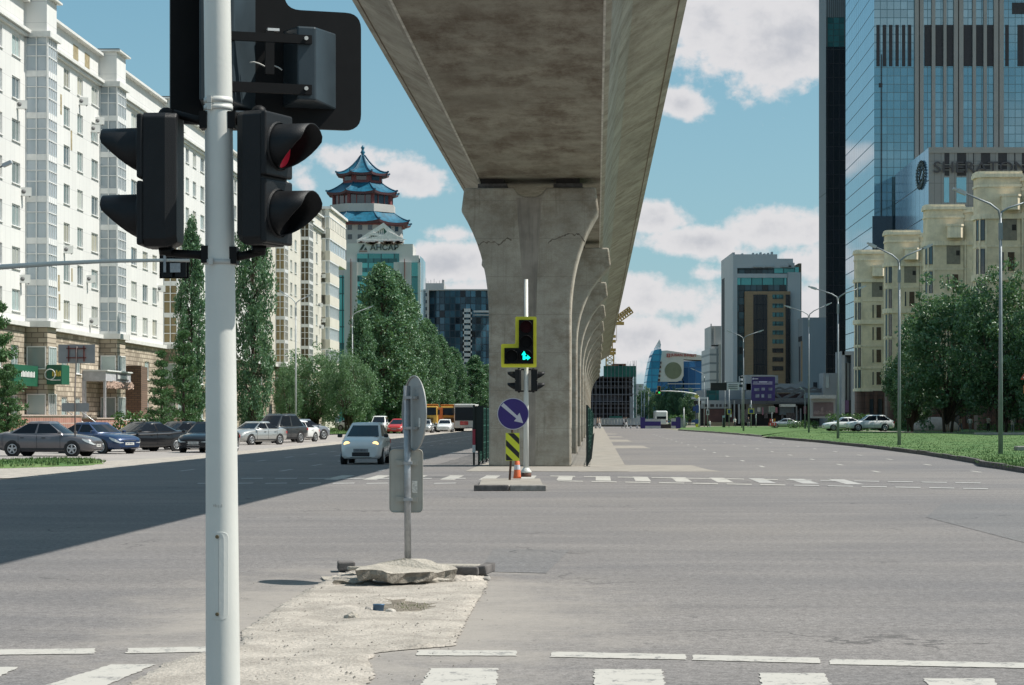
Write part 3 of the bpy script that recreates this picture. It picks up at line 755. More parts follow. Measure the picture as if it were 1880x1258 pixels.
# open joints and missing panels in the cladding
for px, py, w_, h_ in ((139, 97, 1.6, 1.1), (160, 112, 1.6, 1.1), (112, 192, .45, 1.5), (131, 258, .45, 1.5), (108, 520, .5, 1.2), (132, 505, .4, 1.0), (109, 555, .5, 1.2)):
    v = V_at(UF, px); d = v * CT - UF * ST; mb = MB(); mb.boxb(.004, v - v0a, CH + (HY - py) * d / F - h_ / 2, .016, w_, h_); mb.build('bare_panel', pm('bare_panel', (.30, .25, .15), .9, var=.3), L1)
# shop front fittings belonging to the block: green sign box, grey porch with lettering board, brown recess
v = V_at(UF, 47)
GREEN = pm('shop_green', (.012, .10, .055), .45, var=.08); YEL = pm('sign_gold', (.55, .40, .06), .5)
pr = U_at(v, 87) - UF
s1 = thing('shop_sign', 'green shop sign box with a pale ring and gold letters on the stone corner', 'shop sign', R(UF + pr + .02, v - .1, 0), RA)
mb = MB(); zs_ = CH + (HY - 687) * v / F; mb.boxb(.5, 1.0, zs_ - .68, 1.05, 2.2, 1.35); mb.build('box', GREEN, s1)
mb = MB(); mb.tube([(.22 + .36 * math.cos(a), -.12, zs_ + .36 * math.sin(a)) for a in [2 * math.pi * k / 20 for k in range(21)]], .035, 6); mb.build('ring', WHITE_F, s1)
mb = MB()
for k in range(5): mb.boxb(.42 + k * .125, -.12, zs_ - .12 - .02 * (k % 2), .085, .03, .32 + .05 * (k % 3))
mb.build('lettering', YEL, s1)
mb = MB(); mb.boxb(.6, -.12, zs_ - .42, .7, .02, .06); mb.build('small_lettering', WHITE_F, s1)
s2 = thing('shop_sign', 'long dark green fascia sign half hidden by the pine at the left edge', 'shop sign', R(UF + .3, V_at(UF, 4), 0), RA)
mb = MB(); zf = CH + (HY - 690) * 147 / F; mb.boxb(.3, 3.4, zf - .7, .6, 7.5, 1.4); mb.build('box', GREEN, s2)
mb = MB()
for k in range(10): mb.boxb(.63, 1.4 + k * .36, zf - .1, .03, .22, .34 + .06 * (k % 2))
mb.build('lettering', WHITE_F, s2)
# porch
vp = V_at(UF, 160); PORCH = pm('porch_grey', (.42, .42, .44), .6)
mb = MB(); zp = CH + (HY - 700) * (vp * CT - UF * ST) / F
mb.boxb(.9, 3.0, zp, 1.8, 9.0, .75, 0); mb.boxb(1.0, 3.0, zp + .75, 1.9, 9.2, .10, 1); mb.boxb(.1, -1.4, 0, .25, .5, zp, 0); mb.boxb(1.7, -1.4, 0, .18, .18, zp, 0)
p_ = thing('entrance_porch', 'grey flat porch with a lettering board over the shop steps', 'porch', R(UF, vp, 0), RA)
mb.build('canopy', [PORCH, WHITE_F], p_)
mb = MB(); mb.boxb(1.83, 4.3, zp + .12, .05, 4.4, .5); bd = mb.build('sign_board', pm('board_dark', (.08, .08, .09), .6), p_)
mb = MB()
for k in range(9): mb.boxb(1.87, 2.5 + k * .45, zp + .22, .03, .27, .30)
mb.build('lettering', WHITE_F, bd)
FLOW = pm('flower_mix', (.42, .30, .24), .9, var=.5, scale=9)
mb = MB(); rnd = random.Random(5)
for k in range(260):
    x, y, z = 1.85 + rnd.uniform(-.2, .25), rnd.uniform(-1.2, 7.2), zp - .25 + rnd.uniform(-.25, .22); r_ = rnd.uniform(.06, .16); a = rnd.uniform(0, 3)
    mb.add([(x - r_ * math.cos(a), y - r_ * math.sin(a), z - r_), (x + r_, y, z), (x, y + r_ * math.cos(a), z + r_)], [(0, 1, 2)])
mb.build('hanging_flowers', [FLOW], p_)
vr = V_at(UF, 226); mb = MB(); mb.boxb(.75, 0, 0, 1.6, .3, 6.0); mb.boxb(.4, 3.0, 0, .8, 6, 6.0)
mb.build('recess_pier', BROWN, L1, loc=(0, vr - v0a, 0))
# red terrace wall, steps and coloured railing in front of the block
RED = gridmat('red_cladding', (.36, .17, .135), (.45, .36, .32), .6, .42, .03, 'YZ', rough=.85, metal=0, var=.16, bump=.2, lrough=.9)
tw = thing('terrace_wall', 'low red tiled terrace wall in front of the white apartment block', 'wall', R(-36.8, 126, 0), RA)
mb = MB(); vs_ = V_at(-36.8, 150) - 126; ve_ = V_at(-36.8, 176) - 126; L = V_at(-36.8, 352) - 126
mb.boxb(-1.2, vs_ / 2, 0, 2.4, vs_, 1.75); mb.boxb(-1.2, (ve_ + L) / 2, 0, 2.4, L - ve_, 1.55); mb.build('wall', RED, tw)
mb = MB(); mb.boxb(-1.2, vs_ / 2, 1.75, 2.55, vs_, .1); mb.boxb(-1.2, (ve_ + L) / 2, 1.55, 2.55, L - ve_, .1); mb.build('coping', pm('coping', (.42, .33, .29), .85), tw)
mb = MB()
for k in range(6): mb.boxb(-.6 - .3 * k, (vs_ + ve_) / 2, 0, 1.2, ve_ - vs_, .28 * (k + 1))
mb.build('step', pm('step_green', (.22, .25, .20), .85), tw)
mb = MB()
for s_ in (vs_ + .2, ve_ - .2): mb.tube([(.2, s_, .3), (.2, s_, 1.2), (-2.2, s_, 2.9), (-2.2, s_, 1.9)], .04, 6)
mb.build('handrail', pm('metal_light', (.55, .55, .55), .4, metal=.6), tw)
def railing(name, label, u, va, vb, cols, h=1.1):
    r_ = thing(name, label, 'railing', R(u, va, 0), RA); Lr = vb - va
    mb = MB(); n = int(Lr / 2.2)
    for k in range(n + 1): mb.boxb(0, Lr * k / n, 0, .07, .07, h)
    mb.build('post', pm('rail_post', (.5, .48, .4), .6), r_)
    for k, c in enumerate(cols):
        mb = MB(); mb.boxb(0, Lr / 2, h * (.3 + .33 * k), .05, Lr, .09); mb.build('rail', c, r_)
    return r_
railing('railing', 'low yellow and white striped railing by the pines in front of the stone base', -35.2, V_at(-35.2, 222), V_at(-35.2, 300), [WHITE_F, pm('rail_yellow', (.62, .50, .08), .5), WHITE_F], 1.5)
# second, cream block further along the street
WALL_C = gridmat('cream_panel_wall', (.63, .605, .53), (.48, .46, .41), 1.2, 1.45, .02, 'YZ', rough=.6, metal=0, var=.03, bump=.1)
v0b, v1b = v1a + .3, V_at(UF, 596)
L2 = apartment('apartment_building', 'cream apartment block with bronze glazed bays beyond the white one', v0b, v1b, 8.04, 28.5, 7,
    [(476, 480), (486, 490), (497, 500), (533, 536.5), (541, 544.5), (571, 574), (580, 583)],
    [(506, 522, 528, PANE_BR, 1), (552, 567, 574, PANE_BR, 1)], [(478, 482), (495, 499), (534, 538), (545, 549), (580, 583)], WALL_C, 1.9, [(584, 560), (586, 600)], seed=2)
# end tower of the cream block with projecting balconies
vE0, UE = V_at(UF, 590), None
uE = U_at(vE0, 605); vE1 = V_at(uE, 622); vE2 = V_at(uE, 635)
E = thing('apartment_building', 'tall cream end block with stacked glazed balconies beside the pagoda tower', 'apartment block', R(UF, vE0, 0), RA)
WALL_CX = pm('cream_render', (.60, .57, .49), .7, var=.05, scale=.3)
pr = uE - UF; D1 = vE1 - vE0; D2 = vE2 - vE0; zt = CH + (HY - 382) * vE0 / F
mb = MB(); mb.boxb(-6, D1 / 2 + 1, 0, 12, D1, zt + .5); mb.boxb(pr / 2 - .3, D2 / 2, zt - 6.2, pr - .6, D2, 6.2); mb.boxb(pr / 2 - .3, D1 / 2, 0, pr - .6, D1, zt - 6.2); mb.build('wall', WALL_CX, E)
nb = 9; fl = (zt - 3.0) / nb
for k in range(nb):
    D = D2 if k >= nb - 2 else D1; z = zt - 4.3 - fl * k if False else 2.0 + fl * k
    b_ = MB(); b_.boxb(pr / 2, D / 2, z, pr + .12, D, 1.35); bb_ = b_.build('balcony', WALL_CX, E)
    g_ = MB(); g_.boxb(pr / 2 - .06, D / 2, z + 1.35, pr - .1, D - .2, fl - 1.5, 1)
    g_.build('glazing', [WHITE_F, PANE_BL], bb_)
    f_ = MB()
    for j in range(10): f_.boxb(pr + .01, D * (j + .5) / 10, z + 1.35, .08, .12, fl - 1.5)
    for j in range(3): f_.boxb(pr * (j + .1) / 2.2, -.01, z + 1.35, .12, .08, fl - 1.5)
    f_.boxb(pr / 2, D / 2, z + fl - .18, pr + .1, D + .06, .18)
    f_.build('mullion', WHITE_F, bb_)
    if k % 2 == 0: ac_unit(E, (.2, -.35, z + .6), 0)
mb = MB(); mb.boxb(pr / 2 - 1, D2 / 2, zt + .0, pr + 2.6, D2 + .5, .35); mb.build('roof', CORN, E)
mb = MB(); mb.boxb(pr / 2 - .05, D2 / 2, zt - 2.7, pr + .05, D2, 2.7); mb.build('parapet', WALL_CX, E)

# ------------------------------------------------------------ frontal buildings from picture rectangles
class FB:
    """building whose front faces the camera side: rectangles of the picture at depth d become real boxes"""
    def __init__(s, name, label, cat, xc, d, group=None):
        s.d = d; s.o = Vector(((xc - CX) * d / F, d, 0)); s.root = thing(name, label, cat, s.o, 0, group)
    def X(s, px, d=None): return (px - CX) * (d or s.d) / F - s.o.x
    def Z(s, py, d=None): return CH + (HY - py) * (d or s.d) / F
    def rect(s, mb, x0, x1, y0, y1, off=0.0, depth=8.0, m=0):     # off<0 = proud of the front plane
        a, b = s.X(x0), s.X(x1); zt = s.Z(y0); zb = 0.0 if y1 is None else s.Z(y1)
        mb.box((a + b) / 2, off + depth / 2, (zt + zb) / 2, b - a, depth, zt - zb, m); return mb
    def part(s, name, mat, rects, off=0.0, depth=8.0, parent=None):
        mb = MB()
        for r in rects: s.rect(mb, *r, off=off, depth=depth)
        return mb.build(name, mat, parent or s.root)
    def each(s, name, mat, rects, off=0.0, depth=.3, parent=None):
        for r in rects: s.part(name, mat, [r], off, depth, parent)

# insurance office with pyramid roof
PALE = pm('pale_cladding', (.55, .535, .50), .6, var=.05, scale=.2)
PALE2 = pm('pale_cladding_grey', (.46, .45, .43), .6, var=.06, scale=.2)
TEAL = gridmat('teal_curtain', (.05, .20, .20), (.03, .07, .075), 2.6, 3.3, .10, 'XZ', rough=.12, metal=.35, var=.35, row2=(.10, .36, .35))
TEAL_D = gridmat('teal_dark', (.035, .13, .135), (.02, .05, .05), 1.5, 1.6, .08, 'XZ', rough=.12, metal=.3, var=.3)
A = FB('office_building', 'pale office block with teal glass strips, a triangular roof frame and dark lettering', 'office building', 700, 430)
A.part('wall', PALE, [(632, 758, 482, None), (636, 735, 447, 483), (735, 758, 448, 483), (755, 772, 482, None), (758, 769, 469, 483)], 0, 14)
A.part('pilaster', PALE2, [(633, 656, 482, None)], -.9, 1.0); A.part('pilaster', PALE2, [(733, 755, 482, None)], -.9, 1.0)
A.part('corner_block', PALE, [(656, 665, 482, 506)], -.6, .7); A.part('corner_block', PALE, [(723, 733, 482, 506)], -.6, .7)
cw = A.part('curtain_wall', TEAL, [(656, 733, 466, None)], -.3, .4)
A.part('spandrel', TEAL_D, [(656.5, 732.5, y, y + 8) for y in range(475, 770, 17)], -.36, .1, cw)
A.part('side_glazing', TEAL, [(622, 632.5, 505, None)], 1.0, 8); A.part('side_glazing', TEAL, [(755.5, 767, 482.5, None)], -.3, .5)
mb = MB(); a, b = A.X(771), A.X(776); mb.hexa([(a, 0, 0), (b, 4, 0), (b, 14, 0), (a, 14, 0), (a, 0, A.Z(470)), (b, 4, A.Z(473)), (b, 14, A.Z(473)), (a, 14, A.Z(470))]); mb.build('side_wing', glass('blue_glass', (.22, .33, .38), .08, metal=.4), A.root)
RUST = pm('rust_pipe', (.22, .06, .04), .7)
A.each('downpipe', RUST, [(644.2, 645.4, 476, 770), (742.6, 743.8, 476, 770)], -1.15, .2)
py_ = MB(); zt_, zl, zr = A.Z(409), A.Z(441), A.Z(441); xl, xr, xm = A.X(655), A.X(741), A.X(704)
def tri(mb, pts, y0, y1): mb.prism(pts, lambda p, q, t_: (p, t_, q), y0, y1)
fr_ = MB()
tri(fr_, [(xl, zl), (xl + 1.6, zl), (xm, zt_ - 1.0), (xm, zt_)], 0, 1.4); tri(fr_, [(xm, zt_), (xm, zt_ - 1.0), (xr - 1.9, zr), (xr, zr)], 0, 1.4)
tri(fr_, [(xl, zl - .35), (xr, zr - .35), (xr, zr + .05), (xl, zl + .05)], -.2, 1.6)
tri(fr_, [(xm - 2.2, zt_ - 1.9), (xm + 4.6, zl + .1), (xm + 3.2, zl + .1), (xm - 2.9, zt_ - 2.4)], -.1, .3)
tri(fr_, [(xm - 5.5, zl + .05), (xm + 4.4, zl + .05), (xm + .9, zl + 1.8), (xm - .2, zl + .9)], -.15, .2)
pf = fr_.build('roof_frame', pm('roof_frame_white', (.74, .70, .66), .5), A.root)
tri(py_, [(xl + .6, zl + .1), (xr - .6, zr + .1), (xm, zt_ - .4)], .5, .9); gl_ = py_.build('roof_glazing', pm('roof_green', (.02, .13, .085), .3, var=.1), A.root)
st_ = MB()
for k in range(11):
    f_ = k / 10.0; x_ = xl + 1.7 + (xm - xl - 1.8) * f_; z_ = zl + .1; h_ = (zt_ - zl) * (x_ - xl) / (xm - xl) - .5
    if h_ > .2: st_.bar((x_, .4, z_), (x_ + h_ * .0, .4, z_ + h_), .16, .2)
st_.build('roof_bar', pm('roof_frame_white', (.74, .70, .66), .5), pf)
mb = MB(); rnd = random.Random(3)
for k in range(40): mb.box(rnd.uniform(xl + .5, xr), -.25, zl - .6 + rnd.uniform(-.15, .25), rnd.uniform(.3, .9), .3, rnd.uniform(.12, .4))
mb.build('sign_lamp_bar', pm('brown_bars', (.16, .09, .06), .8), A.root)
INK = pm('sign_ink', (.03, .045, .04), .5)
me = text_mesh("АНСАР", 1.55, .08, bold=.012, sx=1.0)
W_ = max(v.co.x for v in me.vertices) - min(v.co.x for v in me.vertices); tw_ = A.X(732) - A.X(680)
me.transform(Matrix.Scale(tw_ / W_, 4, (1, 0, 0))); me.materials.append(INK); link('lettering', me, A.root, (A.X(706), -.1, A.Z(455)))
mb = MB(); x_, z_ = A.X(660), A.Z(459); tri(mb, [(x_, z_), (x_ + .5, z_), (x_ + 1.1, z_ + 1.0), (x_ + .75, z_ + 1.15)], -.12, -.02); tri(mb, [(x_ + .9, z_), (x_ + 1.5, z_), (x_ + 1.25, z_ + .55)], -.12, -.02); mb.build('emblem', INK, A.root)
mb = MB(); mb.box(x_ + .75, -.07, z_ - .25, 1.6, .1, .14); mb.build('emblem_bar', RUST, A.root)

# pagoda tower
PD = 520.0; pc = Vector(((666 - CX) * PD / F, PD, 0)); s_ = PD / F
PG = thing('pagoda_tower', 'tower with three tiers of upswept blue pagoda roofs and a finial', 'pagoda tower', pc, 0)
BLUE_R = pm('blue_roof_tile', (.010, .105, .17), .45, var=.3, scale=.8); REDW = pm('red_timber', (.19, .05, .05), .7, var=.15); STN = pm('grey_render', (.44, .43, .40), .8, var=.06, scale=.3)
def Zp(py): return CH + (HY - py) * s_
def octa(r, z, up=0.0, n=8, sub=6, rot=rad(22.5)):
    pts = []
    for k in range(n):
        a0 = rot + 2 * math.pi * k / n; a1 = rot + 2 * math.pi * (k + 1) / n
        for j in range(sub):
            f_ = j / sub; x = r * (math.cos(a0) * (1 - f_) + math.cos(a1) * f_); y = r * (math.sin(a0) * (1 - f_) + math.sin(a1) * f_)
            e = (abs(f_ - .5) * 2) ** 2.5; k_ = 1 + .05 * e * (up > 0)
            pts.append((x * k_, y * k_, z + up * e))
    return pts
def tier(zeave, ztop, re, rt, upc, curve=1.9):
    mb = MB(); loops = []
    for i in range(7):
        f_ = i / 6.0; r_ = re + (rt - re) * f_; z = zeave + (ztop - zeave) * f_ ** curve
        loops.append(octa(r_, z, upc * (1 - f_) ** 2))
    mb.loft(loops, 0, smooth=False); o = mb.build('roof', BLUE_R, PG)
    ev = MB(); ev.loft([octa(re * .985, zeave - .55, upc), octa(re * 1.0, zeave - .02, upc)], 0, smooth=False); ev.build('eave', pm('eave_dark', (.085, .035, .04), .7, var=.2), o)
    rg = MB()
    for k in range(8):
        a = rad(22.5) + 2 * math.pi * k / 8
        rg.tube([((re * 1.06 + (rt - re * 1.06) * i / 6) * math.cos(a), (re * 1.06 + (rt - re * 1.06) * i / 6) * math.sin(a), zeave + upc * (1 - i / 6) ** 2 + (ztop - zeave) * (i / 6) ** curve + .12) for i in range(7)], .16, 5)
        rg.box(re * 1.05 * math.cos(a), re * 1.05 * math.sin(a), zeave + upc + .2, .35, .35, .4, 0, a)
    rg.build('ridge', pm('roof_ridge', (.02, .08, .13), .6), o)
    return o
tier(Zp(322), Zp(286), 6.45, .5, .35); tier(Zp(358), Zp(338), 8.75, 4.9, .42, 1.3); tier(Zp(414), Zp(391), 11.8, 7.6, .55, 1.25)
def body(r, z0, z1, name, m): b = MB(); b.loft([octa(r, z0, sub=1), octa(r, z1, sub=1)], 0, smooth=False); return b.build(name, m, PG)
body(5.0, Zp(338) - .5, Zp(320), 'lantern', REDW); body(7.2, Zp(380), Zp(356), 'gallery', PANE_DK)
w_ = MB(); w2 = MB(); col_ = MB()
for k in range(8):
    am = rad(22.5) + 2 * math.pi * (k + .5) / 8; ac_ = rad(22.5) + 2 * math.pi * k / 8
    c5 = 5.0 * math.cos(rad(22.5)); w_ = MB(); w_.box((c5 + .02) * math.cos(am), (c5 + .02) * math.sin(am), (Zp(334) + Zp(322)) / 2, .12, 2.4, Zp(322) - Zp(334), 0, am); w_.build('lantern_window', PANE_DK, PG)
    col_.boxb(7.25 * math.cos(ac_), 7.25 * math.sin(ac_), Zp(380), .7, .7, Zp(357) - Zp(380), 0, ac_)
    for j in (-1, 1): col_.boxb(6.7 * math.cos(am) - j * 1.0 * math.sin(am), 6.7 * math.sin(am) + j * 1.0 * math.cos(am), Zp(380), .22, .22, Zp(357) - Zp(380), 0, am)
col_.build('column', REDW, PG)
body(8.3, Zp(391) - .3, Zp(379), 'balustrade', STN)
b = MB(); b.loft([octa(10.3, 0, sub=1), octa(10.3, Zp(414), sub=1)], 0, smooth=False); b.build('shaft', STN, PG)
b = MB(); b.loft([octa(10.7, Zp(419), sub=1), octa(11.3, Zp(414), sub=1)], 0, smooth=False); b.build('cornice', REDW, PG)
for k in range(8):
    am = rad(22.5) + 2 * math.pi * (k + .5) / 8; cc = 10.3 * math.cos(rad(22.5))
    if math.sin(am) > .4: continue
    for r_ in range(3):
        for j in (-1.6, 0, 1.6):
            mb = MB(); mb.box(cc * math.cos(am) - j * 1.5 * math.sin(am), cc * math.sin(am) + j * 1.5 * math.cos(am), Zp(424 + r_ * 17), .10, 1.05, 1.15, 0, am); mb.build('window', PANE_DK, PG)
mb = MB(); mb.lathe([(.55, 0), (.35, .5), (.6, .9), (.35, 1.3), (.28, 1.7), (.5, 2.0), (.12, 2.6)], 10, (0, 0, Zp(287)), 0); mb.build('finial', BLUE_R, PG)

# dark blue glass apartment tower and its white neighbour
DKB = gridmat('dark_blue_glass', (.012, .028, .055), (.02, .03, .045), 1.15, 1.5, .07, 'XZ', rough=.08, metal=.35, var=.75, row2=(.035, .085, .12))
D_ = FB('apartment_tower', 'dark blue glass apartment tower with a white balcony column behind the poplars', 'tower', 845, 480)
mb = MB(); pts = []
for k in range(11):
    px = 787 + (930 - 787) * k / 10; pts.append((D_.X(px), 4.5 * ((k - 4) / 6.0) ** 2))
poly = pts + [(D_.X(930), 24), (D_.X(787), 24)]
mb.prism(poly, lambda p, q, t_: (p, q, t_), 0, D_.Z(533)); mb.build('glass_wall', DKB, D_.root)
D_.part('roof_edge', PALE2, [(786, 931, 531, 533.2)], 0, 20)
mb = MB(); 
for k in range(22):
    y = 567 + k * 10.2
    D_.rect(mb, 850, 866, y, y + 6.2, off=-.6, depth=1.5)
D_.rect(mb, 850, 852, 567, None, off=-.6, depth=1.4); D_.rect(mb, 864, 866, 567, None, off=-.6, depth=1.4)
D_.rect(mb, 866, 905, 570, 573.5, off=.4, depth=3); D_.rect(mb, 866, 905, 577.5, 579, off=.4, depth=3)
mb.build('balcony', pm('balcony_white', (.50, .50, .49), .6, var=.08), D_.root)
D_.part('side_wall', PALE2, [(784, 787.4, 533, None)], -.1, 24)
N_ = FB('apartment_tower', 'pale slab block with roof aerials, half hidden by the dark blue tower', 'tower', 795, 505)
N_.part('wall', PALE2, [(778, 815, 520, None)], 0, 18)
N_.each('window', PANE_DK, [(780, 784, y, y + 6) for y in range(538, 620, 13)], -.05, .2)
mb = MB()
for k, x in enumerate((781, 785, 790, 796, 800, 806, 812)): N_.rect(mb, x, x + .8, 510 + (k * 5) % 7, 521, off=2, depth=.2)
N_.rect(mb, 811, 815, 513, 521, off=2, depth=2); mb.build('aerial', PALE2, N_.root)
# ------------------------------------------------------------ right: glass hotel tower
GLASS_F = gridmat('tower_glass', (.22, .36, .42), (.12, .20, .23), 1.50, 1.85, .07, 'XZ', rough=.05, metal=.72, var=.10, tilt=.5, bump=.06)
GLASS_S = gridmat('tower_glass_side', (.20, .40, .52), (.06, .13, .17), 3.6, 3.7, .11, 'YZ', rough=.03, metal=.8, var=.05, tilt=.5, bump=.05)
RIB = pm('tower_rib', (.27, .265, .25), .6, var=.05, scale=.2)
LOUV = pm('louvre_dark', (.032, .03, .034), .7, var=.2)
def tower_box(fb, x0, x1, ytop, deep, name, mats, rz=RA):
    """box whose front runs x0..x1 and whose left side runs back along the road; mats = (front, side)"""
    a, b = fb.X(x0), fb.X(x1); zt = fb.Z(ytop); sx = ST * deep
    mb = MB(); mb.add([(a, 0, 0), (b, 0, 0), (b, 0, zt), (a, 0, zt)], [(0, 1, 2, 3)], 0)
    mb.add([(a, 0, 0), (a + sx, deep, 0), (a + sx, deep, zt), (a, 0, zt)], [(0, 1, 2, 3)], 1)
    mb.add([(b, 0, 0), (b + sx, deep, 0), (b + sx, deep, zt), (b, 0, zt), (a + sx, deep, 0), (a + sx, deep, zt), (a, 0, zt)], [(0, 1, 2, 3), (1, 4, 5, 2), (3, 2, 5, 6)], 0)
    return mb.build(name, list(mats), fb.root, fix=False)
T = FB('glass_tower', 'tall blue mirror glass tower with grey ribs and louvre bands at the right', 'tower', 1740, 480)
tower_box(T, 1605, 1990, -340, 55, 'curtain_wall', (GLASS_F, GLASS_S))
T.each('rib', RIB, [(a, b, -340, 330) for a, b in ((1679, 1686), (1688, 1695), (1710, 1716.5), (1731.5, 1737), (1750.5, 1758), (1760, 1768), (1785, 1791), (1805, 1811), (1824, 1832), (1834, 1842), (1905, 1912), (1930, 1938))], -.55, .6)
T.each('rib_shadow_gap', LOUV, [(a, b, -340, 330) for a, b in ((1686, 1687.6), (1757.8, 1759.6), (1832, 1833.6))], -.3, .35)
T.each('louvre', LOUV, [(a, b, 46, 122) for a, b in ((1609, 1615), (1620.5, 1627), (1632, 1638.5), (1644, 1650), (1656, 1662), (1667, 1673), (1697, 1710), (1717, 1731), (1738, 1750), (1769, 1784.5), (1791.5, 1804.5), (1811.5, 1824), (1845.5, 1852), (1868, 1880))], -.12, .15)
T.each('louvre', LOUV, [(1858, 1882, 5, 26)], -.12, .15)
T.part('joint', LOUV, [(1617.6, 1619.4, 100, 400)], -.10, .12); T.part('open_vent', LOUV, [(1613.5, 1620, 153, 160.5)], -.14, .16)
T.part('dark_base', pm('dark_glass_base', (.03, .05, .07), .1, spec=.8), [(1601.5, 1669, 397, 780)], -.25, .3)
# slim dark tower standing just behind it
DT = FB('dark_tower', 'slim dark office tower with a ribbed grey edge left of the mirror glass one', 'tower', 1530, 560)
GREYRIB = gridmat('ribbed_grey', (.16, .185, .20), (.05, .06, .065), .5, 60, .12, 'XZ', rough=.5, metal=.1, var=.08)
BLACKG = gridmat('black_glass', (.006, .006, .010), (.014, .013, .018), 1.5, 3.6, .06, 'XZ', rough=.25, metal=.0, var=.3)
SIDEG = gridmat('ribbed_side', (.17, .195, .21), (.07, .08, .085), .9, 60, .2, 'YZ', rough=.5, metal=.1, var=.06)
DT.part('wall', SIDEG, [(1516.6, 1575, -60, None)], .02, 13)
DT.part('glass_wall', BLACKG, [(1516.6, 1560, 86, None)], -.08, .4); gt_ = DT.part('upper_glazing', TEAL_D, [(1519, 1550, 32, 86)], -.05, .4)
DT.part('crown', GREYRIB, [(1517, 1552, -60, 32)], -.1, 12.9)
DT.each('louvre', pm('louvre_grey', (.08, .08, .09), .7), [(1521, 1523, 205, 255), (1528, 1530, 210, 262), (1535, 1537, 208, 262), (1532, 1536, 310, 338), (1542, 1546, 310, 338)], -.05, .2)
# lower hotel wing with the name in letters and the wreath
S = FB('hotel_wing', 'grey ribbed hotel wing with large SHERATON letters and a wreath emblem', 'hotel', 1790, 430)
GREYP = gridmat('grey_panel', (.26, .255, .245), (.13, .13, .13), 1.35, 4.4, .05, 'XZ', rough=.5, metal=.15, var=.04)
GLASS_S2 = gridmat('wing_side_panel', (.20, .34, .50), (.07, .11, .15), 6.0, 7.0, .12, 'YZ', rough=.15, metal=.55, var=.05)
tower_box(S, 1705, 1990, 271, 48, 'wall', (GREYP, GLASS_S2))
S.each('recess', LOUV, [(a, b, 281, 323) for a, b in ((1734, 1743), (1757, 1774), (1801, 1818), (1832.5, 1849), (1876, 1893))], -.03, .05)
S.each('window', glass('wing_window', (.25, .42, .47), .06, metal=.6), [(1733, 1742.5, 326, 372), (1756, 1774, 326, 372), (1801, 1818, 326, 372), (1832, 1849, 326, 372)], -.05, .08)
S.each('joint', LOUV, [(1786.5, 1788.2, 281, 400), (1862, 1863.6, 281, 400)], -.03, .05)
S.part('cap_band', RIB, [(1704.8, 1990, 270.6, 281)], -.2, .3)
me = text_mesh("SHERATON", 2.2, .12, bold=.0)
x0_, x1_ = min(v.co.x for v in me.vertices), max(v.co.x for v in me.vertices); z0_, z1_ = min(v.co.z for v in me.vertices), max(v.co.z for v in me.vertices)
wd = S.X(1885) - S.X(1714); hd = (S.Z(298.5) - S.Z(319))
me.transform(Matrix.Diagonal((wd / (x1_ - x0_), 1, hd / (z1_ - z0_), 1))); me.materials.append(pm('letter_bronze', (.055, .05, .055), .5))
link('lettering', me, S.root, ((S.X(1714) + S.X(1885)) / 2, -.45, (S.Z(298.5) + S.Z(319)) / 2))
mb = MB(); mb.boxb((S.X(1714) + S.X(1885)) / 2, -.2, S.Z(303.5), wd, .12, .12); mb.boxb((S.X(1714) + S.X(1885)) / 2, -.2, S.Z(313), wd, .12, .12); mb.build('letter_rail', RIB, S.root)
# wreath on the oblique side face
em_ = thing('wreath_emblem', 'dark round wreath emblem fixed to the blue side face of the hotel wing', 'emblem', S.o + Vector((S.X(1705) + ST * 9.5 - .25, 9.5, S.Z(312))), RA)
mb = MB(); rr_ = 2.35
for k in range(26):
    a = 2 * math.pi * k / 26
    for q_ in (-1, 1):
        y, z = math.cos(a), math.sin(a); ty, tz = -z, y
        b0 = Vector((0, y * rr_ * 2.1, z * rr_)); tip = b0 + Vector((0, (y * .5 * q_ + ty * .35) * 1.9, z * .5 * q_ + tz * .35))
        mb.bar(b0, tip, .22, .26, up=(1, 0, 0))
mb.tube([(0, math.cos(2 * math.pi * k / 32) * rr_ * 2.1, math.sin(2 * math.pi * k / 32) * rr_) for k in range(33)], .13, 6)
mb.build('wreath', INK, em_)
mb = MB(); spts = [(0, 1.3, 1.1), (0, .2, 1.45), (0, -1.2, .95), (0, -.9, .35), (0, .6, -.25), (0, 1.2, -.85), (0, 0, -1.4), (0, -1.4, -1.05)]
mb.tube(spts, .17, 6); mb.build('letter', INK, em_)

# ------------------------------------------------------------ cream residential building, four stepped sections
CREAM = concrete_mat('cream_stone', (.80, .68, .49), (.56, .45, .30), .25, 1.0)
CREAM_D = pm('cream_trim', (.80, .69, .51), .8, var=.10, scale=1.0, streak=.3, dirt=(.30, .26, .19))
BRONZE = pm('window_bronze', (.075, .045, .025), .5, var=.3)
BLUEW = glass('blue_window', (.035, .085, .11), .08, spec=.9, var=.4)
GRAN = gridmat('brown_granite', (.115, .055, .042), (.05, .03, .025), 1.6, 1.1, .03, 'YZ', rough=.5, metal=0, var=.25, bump=.2)
uC = 46.0; ZR = CH + 29.7
CB = thing('apartment_building', 'cream stone apartment building with stepped bays above a brown granite ground floor', 'apartment block', R(uC, 200, 0), RA)
def arcpts(cx, cy, r, a0, a1, n): return [(cx + r * math.cos(a0 + (a1 - a0) * k / n), cy + r * math.sin(a0 + (a1 - a0) * k / n)) for k in range(n + 1)]
secs = [(V_at(uC, 1568) - 200, V_at(uC, 1623) - 200), (V_at(uC, 1623) - 200, V_at(uC, 1695) - 200), (V_at(uC, 1695) - 200, V_at(uC, 1787) - 200), (V_at(uC, 1787) - 200, V_at(uC, 1925) - 200), (V_at(uC, 1925) - 200, V_at(uC, 2060) - 200)]
ST_Z = [7.0 + 3.95 * k for k in range(5)]
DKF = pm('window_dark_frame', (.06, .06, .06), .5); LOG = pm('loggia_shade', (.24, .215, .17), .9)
rt = .95
